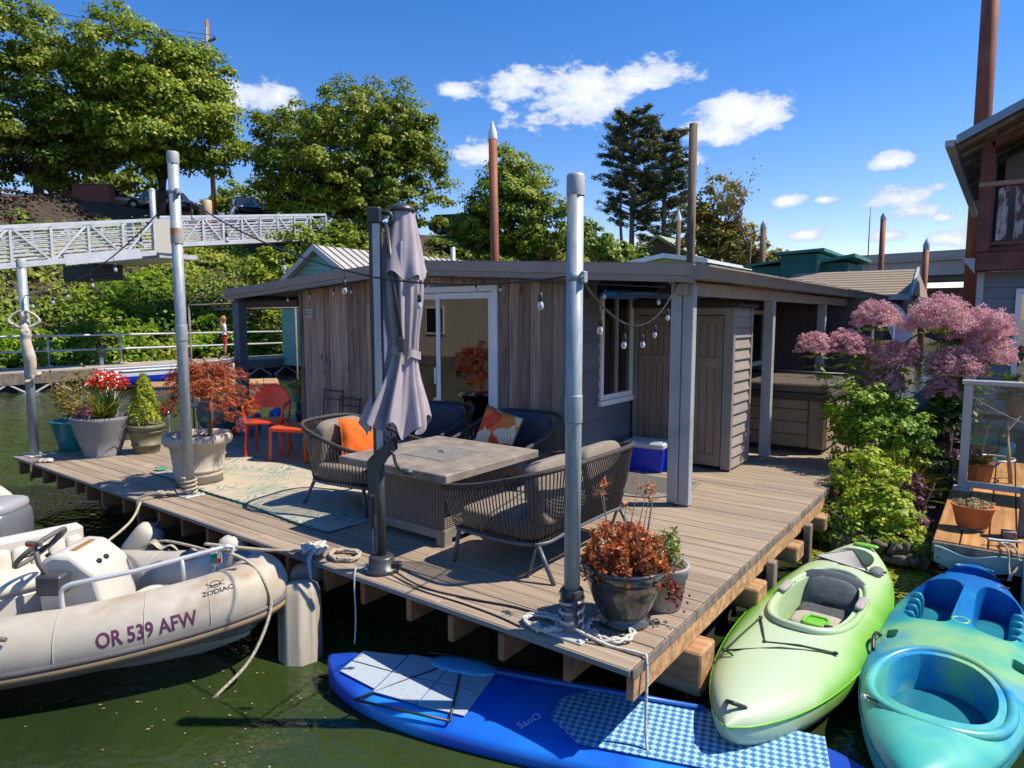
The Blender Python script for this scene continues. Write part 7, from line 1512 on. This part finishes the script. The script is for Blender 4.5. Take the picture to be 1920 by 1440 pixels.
# ================================================================ parked cars on the bank top
m_tyre = M('tyre', (.018,.018,.019), rough=.8); m_rim = M('wheel_rim', (.4,.41,.42), rough=.3, metal=.6); m_cglass = M('car_glass', (.02,.028,.035), rough=.05, spec=.8)
def car(label, loc, rz, col, kind='suv', metal=.4, name='parked_car'):
    t = thing(name, label, 'car', (loc[0], loc[1], bank_z(loc[0], loc[1])+.02), rz, 'cars parked on the bank top'); m = M('car_paint', col, rough=.28, metal=metal, coat=.6)
    if kind == 'suv': st = [(-2.3,.55,.75,.8),(-2.25,.42,1.0,.86),(-1.4,.36,1.02,.9),(0,.34,1.0,.91),(1.0,.36,.98,.9),(1.5,.36,.94,.88),(2.1,.40,.86,.82),(2.3,.5,.72,.7)]; gh = [(-2.15,1.0,.76),(-1.75,1.62,.66),(.1,1.66,.66),(.55,1.58,.66),(1.15,.98,.76)]
    else: st = [(-2.3,.5,.72,.78),(-2.2,.38,.92,.84),(-1.4,.33,.93,.88),(0,.31,.88,.88),(1.0,.33,.84,.87),(1.6,.34,.78,.85),(2.1,.38,.70,.8),(2.3,.46,.6,.66)]; gh = [(-1.9,.92,.74),(-1.2,1.36,.6),(-.2,1.42,.6),(.2,1.38,.6),(1.15,.84,.74)]
    def ring(x, z0, z1, w): return [(x,-w*.92,z0),(x,-w,z0+.18),(x,-w,z1-.14),(x,-w*.88,z1),(x,w*.88,z1),(x,w,z1-.14),(x,w,z0+.18),(x,w*.92,z0)]
    b = MB(); vs = []; 
    for q in st: vs += ring(*q)
    fs = [(i*8+j, (i+1)*8+j, (i+1)*8+(j+1) % 8, i*8+(j+1) % 8) for i in range(len(st)-1) for j in range(8)]+[tuple(range(8)), tuple((len(st)-1)*8+7-j for j in range(8))]; b.add(vs, fs, True); bo = b.build('body', m, t); bo.data.set_sharp_from_angle(angle=rad(35))
    b = MB(); n = len(gh); vs = [(x, s*w*1.06, z) for s in (-1,1) for x, z, w in gh]; b.add(vs, [(i,i+1,n+i+1,n+i) for i in range(n-1)]+[tuple(reversed(range(n))), tuple(range(n,2*n))]); b.build('greenhouse', m_cglass, t)
    b = MB(); vs = [(x, s*(w*1.06-.02), z+.02) for s in (-1,1) for x, z, w in gh[1:-1]]; k = n-2; b.add(vs, [(i,i+1,k+i+1,k+i) for i in range(k-1)]); b.build('roof', m, t)
    b = MB()
    for s in (-1,1):
        for i, f in ((1,0),(2,0),(n-2,0),(0,0)): 
            if i+1 < n: b.bar((gh[i][0],s*gh[i][2]*1.07,gh[i][1]),(gh[i][0]*.9+(.15 if i else .4),s*.84,1.0 if kind == 'suv' else .9),.03,.07,(1,0,0))
    b.build('pillar', m, t)
    wm_ = MB().lathe([(.20,-.10),(.33,-.10),(.345,-.07),(.345,.07),(.33,.10),(.20,.10)], 20, m=Matrix.Rotation(pi/2,4,'X')).mesh('tyre'); wm_.materials.append(m_tyre); rm_ = MB().lathe([(0,-.08),(.1,-.09),(.21,-.075),(.21,.075),(.1,.09),(0,.08)], 14, m=Matrix.Rotation(pi/2,4,'X')).mesh('rim'); rm_.materials.append(m_rim)
    for x in (-1.4,1.42):
        for s in (-1,1): w = link('wheel', wm_, t, (x, s*.82, .345)); link('rim', rm_, w)
    for s in (-1,1): MB().sell((2.19,s*.62,.72),(.10,.16,.07),.7,.7,12,6).build('headlight', m_white, t); MB().sell((-2.26,s*.66,.85),(.06,.12,.1),.7,.7,12,6).build('tail_light', m_red, t); MB().sell((.75,s*.98,.98),(.09,.08,.07),.7,.7,10,6).build('mirror', m, t)
    MB().cbox(2.22,2.32,-.45,.45,.42,.62,.02).build('grille', m_black, t); MB().box(-1.9,1.9,-.8,.8,.2,.36).build('underbody', m_black, t)
    return t
car('silver sedan parked under the left maple', (-46.0,19.7,8.25), rad(40), (.42,.43,.44), 'sedan')
car('light silver SUV parked beside the silver sedan', (-44.2,22.1,8.15), rad(8), (.45,.46,.47), 'suv')
car('dark navy SUV parked above the short gangway', (-42.4,26.5,8.2), rad(-25), (.02,.03,.055), 'suv')
car('grey-green SUV with roof rails above the short gangway', (-40.8,29.2,8.1), rad(-20), (.10,.105,.10), 'suv')
car('dark car half hidden right of the big maple', (-37.0,42.2,7.6), rad(30), (.03,.03,.035), 'suv')
car('white van at the far left on the bank top', (-57,16.4,8.8), rad(60), (.6,.6,.62), 'suv')
t = thing('dumpster', 'red steel container behind the landing post', 'container', (-49.3,26.4,8.1), rad(40)); MB().cbox(-1.1,1.1,-.8,.8,.1,1.3,.03).build('body', M('red_steel', (.42,.05,.04), rough=.6), t); MB().cbox(-1.15,1.15,-.85,.85,1.3,1.38,.02).build('lid', m_black, t)
for s in (-1,1): MB().box(s*.9-.1,s*.9+.1,-.7,.7,0,.1).build('skid', m_black, t)
for i, (x, y) in enumerate(((-45.0,17.4),(-42.5,17.0))):
    t = thing('bark_block', ['dark timber planter block before the silver sedan', 'low dark timber block on the slope under the maple'][i], 'block', (x,y,bank_z(x,y)), rad(40)); MB().cbox(-1,1,-.4,.4,-.2,.8,.04).build('block', m_redwood, t); MB().cbox(-1.03,1.03,-.43,.43,.8,.86,.02).build('block_top', m_oldwood, t)
# utility pole
t = thing('utility_pole', 'brown wooden utility pole with pale transformer can by the left maple', 'utility pole', (-44.6,25.4,7.6)); MB().tube([(0,0,0),(.1,0,14)], [.17,.13], 12).build('shaft', M('pole_wood', (.20,.10,.05), (.32,.18,.09), sc=(8,8,1), rough=.85), t)
MB().lathe([(0,0),(.34,0),(.36,.04),(.36,1.05),(.33,1.1),(0,1.12)], 16, (.0,-.55,1.0)).build('transformer', M('cream_can', (.55,.48,.36), rough=.5), t); MB().bar((-1.2,0,12.6),(1.2,0,12.6),.12,.14).build('crossarm', m_oldwood, t)
for k in range(3): MB().tube(catenary((-1+k,0,12.8),(-12+k,-40,12.2),1.2,12), .018, 4).build('wire', m_black, t)
MB().tube([(.2,-.1,2.2),(.2,-.1,13.5)], .035, 6).build('conduit', m_galv, t)

# ================================================================ trees
m_bark = M('bark', (.07,.055,.045), (.16,.13,.105), sc=(6,6,1.5), rough=.95, bump=.6)
m_maple = leafmat('maple_leaf', (.05,.10,.008), (.25,.32,.02), (.42,.41,.045), big=.5, transl=.36)
m_maple2 = leafmat('maple_leaf_bright', (.06,.12,.008), (.29,.38,.022), (.46,.47,.055), big=.5, transl=.36)
m_limet = leafmat('lime_tree_leaf', (.08,.15,.012), (.25,.33,.03), (.34,.38,.06), big=.4, transl=.35)
m_pine = leafmat('pine_needle', (.025,.05,.018), (.11,.135,.04), (.22,.19,.08), big=.5, transl=.12)
m_autumn = leafmat('turning_leaf', (.10,.12,.012), (.30,.24,.02), (.36,.18,.03), big=.5, transl=.3)
def tree(name, label, base, blobs, ncl, per, cr, size, mat, trunk_r=.28, aspect=.75, up=.35, forks=7, fill=.62):
    t = thing(name, label, 'tree', base); B = Vector(base); rel = [(b[0]-B.x, b[1]-B.y, b[2]-B.z, b[3], b[4], b[5]) for b in blobs]
    P, Nn = clump_points(rel, ncl, per, cr, up, fill); tag(leaf_mesh('crown', P, Nn, size, mat, t, aspect=aspect), kind='stuff')
    c = Vector(rel[0][:3]); b = MB(); mid = Vector((c.x*.5, c.y*.5, c.z*.45)); b.tube(smooth_path([(0,0,-.6),(mid.x*.4,mid.y*.4,mid.z*.5),mid,c],4), [trunk_r*(1-.055*i) for i in range(13)], 10); b.build('trunk', m_bark, t)
    q = random.Random(len(label)); b = MB()
    for k in range(forks):
        bl = q.choice(rel); e = Vector((bl[0]+q.uniform(-.6,.6)*bl[3], bl[1]+q.uniform(-.6,.6)*bl[4], bl[2]+q.uniform(-.3,.6)*bl[5])); s0 = Vector((0,0,0)).lerp(mid, q.uniform(.6,1.)); b.tube([s0, s0.lerp(e,.5)+Vector((0,0,.3)), e], [trunk_r*.45,trunk_r*.28,trunk_r*.1], 6)
    b.build('branch', m_bark, t); return t
tree('maple_tree', 'dark spreading maple at the far left with trunk on the bank', (-47.0,15.8,7.9), [(-45.5,15.2,13.0,5.6,5.6,3.9),(-44.0,17.5,12.3,3.4,3.6,2.2),(-47,12,12.5,4.5,4.5,3.6),(-45.5,15.5,16.5,4.2,4.2,3.2)], 460, 125, .85, .21, m_maple, .38)
tree('maple_tree', 'leafy maple left of the utility pole overhanging the gangway', (-43.5,21.2,7.9), [(-39.8,20.0,13.4,3.9,3.9,3.7),(-38.6,21.3,12.3,3.0,3.0,2.5),(-40.6,18.6,16.0,3.7,3.7,2.9),(-39.6,21.4,15.4,2.5,2.6,2.7),(-38.6,18.2,11.9,2.4,2.4,1.7)], 400, 125, .8, .205, m_maple2, .3)
tree('maple_tree', 'huge round maple behind the teal house', (-34.6,27.6,6.4), [(-34.0,28.4,11.2,6.0,5.6,4.3),(-33.2,29.6,13.8,4.3,4.3,2.6),(-36.2,26.6,11.6,3.7,3.6,3.6),(-31.8,30.6,10.2,3.6,3.8,3.7),(-34.6,27.8,8.4,4.6,4.2,2.4),(-31.4,30.2,12.6,3.0,3.0,2.4)], 640, 125, .78, .205, m_maple, .45)
tree('lime_tree', 'small bright lime-green tree behind the parked navy SUV', (-55,35.5,7.9), [(-54.8,35.5,11.6,3.9,3.9,2.2),(-52.4,37.2,10.8,2.6,2.6,1.7),(-57,33.5,10.8,2.4,2.4,1.4)], 150, 46, .8, .36, m_limet, .22)
tree('maple_tree', 'bright green conical maple behind the rust-orange pile', (-30.6,40.9,6.3), [(-30.4,41.0,8.9,3.9,3.7,2.7),(-30.9,40.6,10.8,2.7,2.7,2.3),(-30.6,40.8,12.8,1.6,1.6,1.8),(-28.0,42.6,8.4,2.2,2.2,2.2),(-32.8,39.2,8.6,2.2,2.2,1.9),(-29.4,41.7,11.6,1.7,1.7,1.6)], 380, 95, .68, .215, m_maple2, .28)
tree('leafy_bush', 'yellow-green bush cluster beside the thick near pole top', (-22.4,40.4,3.8), [(-22.6,40.2,6.2,2.2,2.2,1.8),(-21.4,41.4,5.4,1.9,1.9,1.5),(-23.6,39.4,6.9,1.5,1.5,1.4)], 130, 44, .55, .26, m_limet, .14)
tree('leafy_bush', 'dense green thicket where the short gangway meets the bank', (-26.2,19.6,2.2), [(-26.2,19.3,5.1,1.0,1.5,1.1),(-26.0,21.2,4.8,1.2,1.8,1.4),(-26.4,17.6,3.9,.9,1.3,.9),(-26.4,19.0,3.0,1.2,2.4,1.2)], 150, 44, .45, .2, m_maple2, .12)
# conifers
def pine(label, base, h, bare, wmax, n, seed, lean=0., double=False):
    t = thing('pine_tree', label, 'tree', base, group='pines behind the red pile'); q = random.Random(seed); b = MB()
    b.tube(smooth_path([(0,0,-.5),(lean*.3,0,h*.35),(lean*.6,0,h*.7),(lean,0,h)],5), [.30*(1-.055*i) for i in range(16)], 9)
    if double: b.tube(smooth_path([(-.1,.1,.3),(-.8,-.3,h*.15),(-.95,-.5,h*.4),(-.8,-.5,h*.75)],5), [.22*(1-.055*i) for i in range(16)], 8)
    b.build('trunk', M('pine_bark', (.16,.115,.085), (.27,.21,.165), sc=(6,6,1.5), rough=.95) if 'pine_bark' not in MATS else MATS['pine_bark'], t); P = []; Nn = []; br_ = MB()
    for k in range(n):
        f = q.random()**.85; z = bare+(h-bare)*f; a = q.uniform(0,2*pi); L = wmax*(.25+.75*math.sin(pi*min(1,(.12+.62*(1-f))))**.9)*q.uniform(.5,1.1); e = Vector((lean*z/h+cos(a)*L, sin(a)*L, z+.12*L-.1)); s0 = Vector((lean*z/h,0,z-.25*L)); br_.tube([s0, s0.lerp(e,.6), e], [.05,.035,.015], 4)
        for c in range(5):
            p = s0.lerp(e, q.uniform(.45,1.05)); kk = 40; d = RNG.normal(0,1,(kk,3)); d /= np.linalg.norm(d,axis=1)[:,None]; P.append(np.array(p)+d*np.array([.42,.42,.24])*RNG.uniform(.4,1.1,(kk,1))); d[:,2] += .5; Nn.append(d)
    br_.build('branch', m_bark, t); tag(leaf_mesh('crown', np.vstack(P), np.vstack(Nn), .27, m_pine, t, aspect=.3, jit=.5), kind='stuff')
pine('broad pine with two pale trunks, left of the pair', (-28.7,57.1,6.2), 14.2, 4.0, 3.6, 190, 3, .0, True)
pine('darker narrow pine, right of the pair', (-26.3,58.8,6.0), 12.8, 1.0, 2.9, 190, 8)
tree('mixed_tree', 'green and gold tree right of the dark wooden pile', (-16.0,45.2,4.2), [(-16.3,45.0,8.6,1.9,1.9,2.4),(-15.4,45.8,6.6,2.0,2.0,2.0),(-17.4,44.2,7.2,1.8,1.8,2.2)], 160, 46, .55, .26, m_autumn, .18)
tree('golden_shrub', 'low yellow-green tree behind the green building', (-13.3,42.4,3.4), [(-13.2,42.4,5.4,1.6,1.6,1.4),(-12.2,43.2,4.8,1.3,1.3,1.2)], 90, 40, .5, .24, m_autumn, .12)
# thin half-bare birch
t = thing('birch_tree', 'thin half-bare tree with sparse golden leaves against the sky', 'tree', (-12.9,41.0,3.6)); q = random.Random(12); b = MB(); P = []
def limb(p, d, L, r, dep):
    e = p+d*L; b.tube([p, p.lerp(e,.5)+Vector((q.uniform(-.1,.1),q.uniform(-.1,.1),0)), e], [r,r*.8,r*.55], 5)
    if dep == 0:
        for _ in range(9): P.append(np.array(e)+RNG.normal(0,.22,3))
        return
    for _ in range(3 if dep > 1 else 2): limb(p.lerp(e,q.uniform(.5,1)), (d+Vector((q.uniform(-.6,.6),q.uniform(-.6,.6),q.uniform(-.1,.35)))).normalized(), L*q.uniform(.55,.8), r*.55, dep-1)
limb(Vector((0,0,-.4)), Vector((.05,0,1)), 3.3, .10, 4); b.build('trunk', m_bark, t); tag(leaf_mesh('crown', np.array(P), np.tile([0,0,1.],(len(P),1)), .15, m_autumn, t, jit=.9), kind='stuff')
# more trees continuing along the bank outside the frame's edge
tree('maple_tree', 'dark maple standing behind the two left maples', (-56,22,8.4), [(-55,22,13.5,5,5,4)], 150, 50, .95, .4, m_maple, .3)

# ================================================================ small things on the water side of the walkway
sk = thing('moored_skiff', 'white skiff with bright blue stripe tied along the walkway', 'boat', (-23.1,11.6,-.5), rad(92))
def skf(u, v):
    t_ = -1+2*u; w = .72*(1-max(0,t_)**2.4)**.6; a = pi*v; return Vector((t_*2.3, -w*cos(a)*(1 if True else 0), .55+.16*max(0,t_)**2-.62*math.sin(a)**.55))
MB().surf(skf, 24, 16).build('hull', M('skiff_white', (.62,.64,.66), rough=.4), sk); MB().tube([skf(i/24,0) for i in range(25)]+[skf(1-i/24,1) for i in range(1,25)], .035, 6).build('gunwale', m_trim, sk)
b = MB(); b.surf(lambda u, v: skf(u*.8, .97-.16*v)*1+Vector((0,.012,-.0)), 20, 3); b.surf(lambda u, v: skf(u*.8, .03+.16*v)+Vector((0,-.012,0)), 20, 3); b.build('blue_stripe', M('royal_blue', (.006,.04,.5), rough=.35), sk)
for x in (-1.2,.1): MB().box(x,x+.28,-.66,.66,.28,.32).build('thwart', m_oldwood, sk)
fd = thing('brown_float', 'brown timber float with kayaks between the deck and the walkway', 'float', (-19.6,10.9,-.7), rad(57)); MB().cbox(-1.9,1.9,-.8,.8,0,.42,.02).build('float_block', m_oldwood, fd)
for k in range(9): MB().cbox(-1.9+k*.42,-1.9+k*.42+.40,-.82,.82,.42,.46,.004).build('plank', m_timber, fd)
t = thing('pergola_frame', 'low grey pipe pergola with curved ends beyond the left porch', 'pergola', (0,0,0))
MB().tube(smooth_path([(-12.9,6.74,1.98),(-12.2,7.4,2.02),(-11.4,8.1,2.05)],5), .02, 8).build('beam', m_oldwood, t); MB().tube([(-13.0,7.3,1.9),(-11.5,8.6,1.95)], .02, 8).build('beam', m_oldwood, t)
for a in (0,.3): MB().tube(smooth_path([(-12.95+a,6.74+a,1.98),(-12.75+a,6.95+a,2.18),(-12.3+a,7.4+a,2.30),(-11.9+a,7.8+a,2.32)],5), .014, 6).build('arch', m_oldwood, t)
for x, y in ((-12.9,6.74),(-11.4,8.1)): MB().tube([(x,y,-.8),(x,y,1.98)], .02, 8).build('leg', m_oldwood, t)

# ================================================================ person on the walkway
def person(label, loc, rz):
    t = thing('person', label, 'person', loc, rz)
    J = {'pel':(0,0,.93,.125),'wst':(0,0,1.06,.105),'cht':(0,-.01,1.25,.125),'nck':(0,0,1.41,.05),'hd0':(0,-.01,1.50,.06),'hd1':(0,-.01,1.60,.082),'hd2':(0,0,1.665,.06)}
    E_ = [('pel','wst'),('wst','cht'),('cht','nck'),('nck','hd0'),('hd0','hd1'),('hd1','hd2')]
    for s, k in ((-1,'l'),(1,'r')):
        J[k+'sh'] = (s*.165,0,1.345,.052); J[k+'el'] = (s*.22,-.03,1.09,.038); J[k+'wr'] = (s*.12,-.22,1.02,.026); J[k+'ha'] = (s*.08,-.29,1.03,.028)
        J[k+'hp'] = (s*.085,0,.86,.10); J[k+'kn'] = (s*.09,-.01,.49,.058); J[k+'an'] = (s*.09,.02,.08,.038); J[k+'ft'] = (s*.10,-.12,.035,.035)
        E_ += [('cht',k+'sh'),(k+'sh',k+'el'),(k+'el',k+'wr'),(k+'wr',k+'ha'),('pel',k+'hp'),(k+'hp',k+'kn'),(k+'kn',k+'an'),(k+'an',k+'ft')]
    names = list(J); me = bpy.data.meshes.new('body'); me.from_pydata([J[k][:3] for k in names], [(names.index(a), names.index(c)) for a, c in E_], []); o = link('body', me, t)
    m = o.modifiers.new('skin', 'SKIN'); 
    for i, k in enumerate(names): sv = me.skin_vertices[0].data[i]; sv.radius = (J[k][3], J[k][3]*(.75 if k in ('wst','cht','pel') else 1)); sv.use_root = k == 'pel'
    o.modifiers.new('sub', 'SUBSURF').levels = 1; bpy.context.view_layer.update()
    me2 = bpy.data.meshes.new_from_object(o.evaluated_get(bpy.context.evaluated_depsgraph_get())); o.modifiers.clear(); o.data = me2
    mats = [M('skin', (.45,.25,.17), rough=.6), M('white_shirt', (.62,.62,.68), rough=.9), M('red_shorts', (.45,.03,.04), rough=.9), M('shoe', (.1,.1,.1), rough=.7)]
    for mm in mats: me2.materials.append(mm)
    for p in me2.polygons:
        c = p.center; p.use_smooth = True
        p.material_index = 3 if c.z < .07 else 2 if .62 < c.z < .98 and abs(c.x) < .2 and c.y > -.15 else 1 if .98 <= c.z < 1.40 and (abs(c.x) < .19 or c.z > 1.14) and c.y > -.17 else 0
    b = MB(); b.sell((0,.02,1.60),(.10,.105,.12),.9,.9,16,10); b.tube(smooth_path([(0,.06,1.62),(0,.11,1.45),(.0,.12,1.28),(.01,.10,1.16)],4), [.085]*4+[.08]*4+[.07,.06,.05,.03,.01], 10); b.build('hair', M('blond_hair', (.28,.15,.06), (.42,.25,.10), sc=(40,40,4), rough=.6), t)
person('person with long blond hair in white top standing on the walkway', (-25.0,14.45,.1), rad(150))

# ================================================================ homes across the channel, seen in the door glass
ac = thing('tan_house', 'tan floating house across the channel behind the viewer', 'house', (-23,-15,0)); MB().box(-7,7,-4,2,-.2,3.6).build('wall', M('tan_siding', (.42,.36,.27), (.48,.42,.32), sc=(6,6,1), rough=.8), ac); MB().prism([(-7.4,3.6),(7.4,3.6),(0,5.4)], -4.3, 2.4, 'y').build('roof', m_shing, ac)
MB().box(-7.2,7.2,2.0,3.0,-.9,-.15).build('float_log', m_oldwood, ac)
for x in (-4.5,-1,3.2): w = MB().box(x,x+1.3,2.0,2.06,.9,2.3).build('window', m_white, ac); MB().box(x+.08,x+1.22,2.06,2.07,1.0,2.2).build('pane', m_glass, w)

# floating leaves and scum on the water round the deck
P = np.stack([RNG.uniform(-9.5,-1.6,420), RNG.uniform(1.2,3.6,420), np.full(420,ZW+.006)],1); P = P[(P[:,1] < 3.2) | (RNG.random(420) < .3)]
tag(leaf_mesh('floating_debris', P, np.tile([0,0,1.],(len(P),1)), .022, M('dead_leaf', (.16,.13,.05), (.30,.26,.12), sc=(3,3,3), rough=.9), None, aspect=.6, jit=.05), 'small dead leaves and specks floating on the dark water', 'debris', kind='stuff')
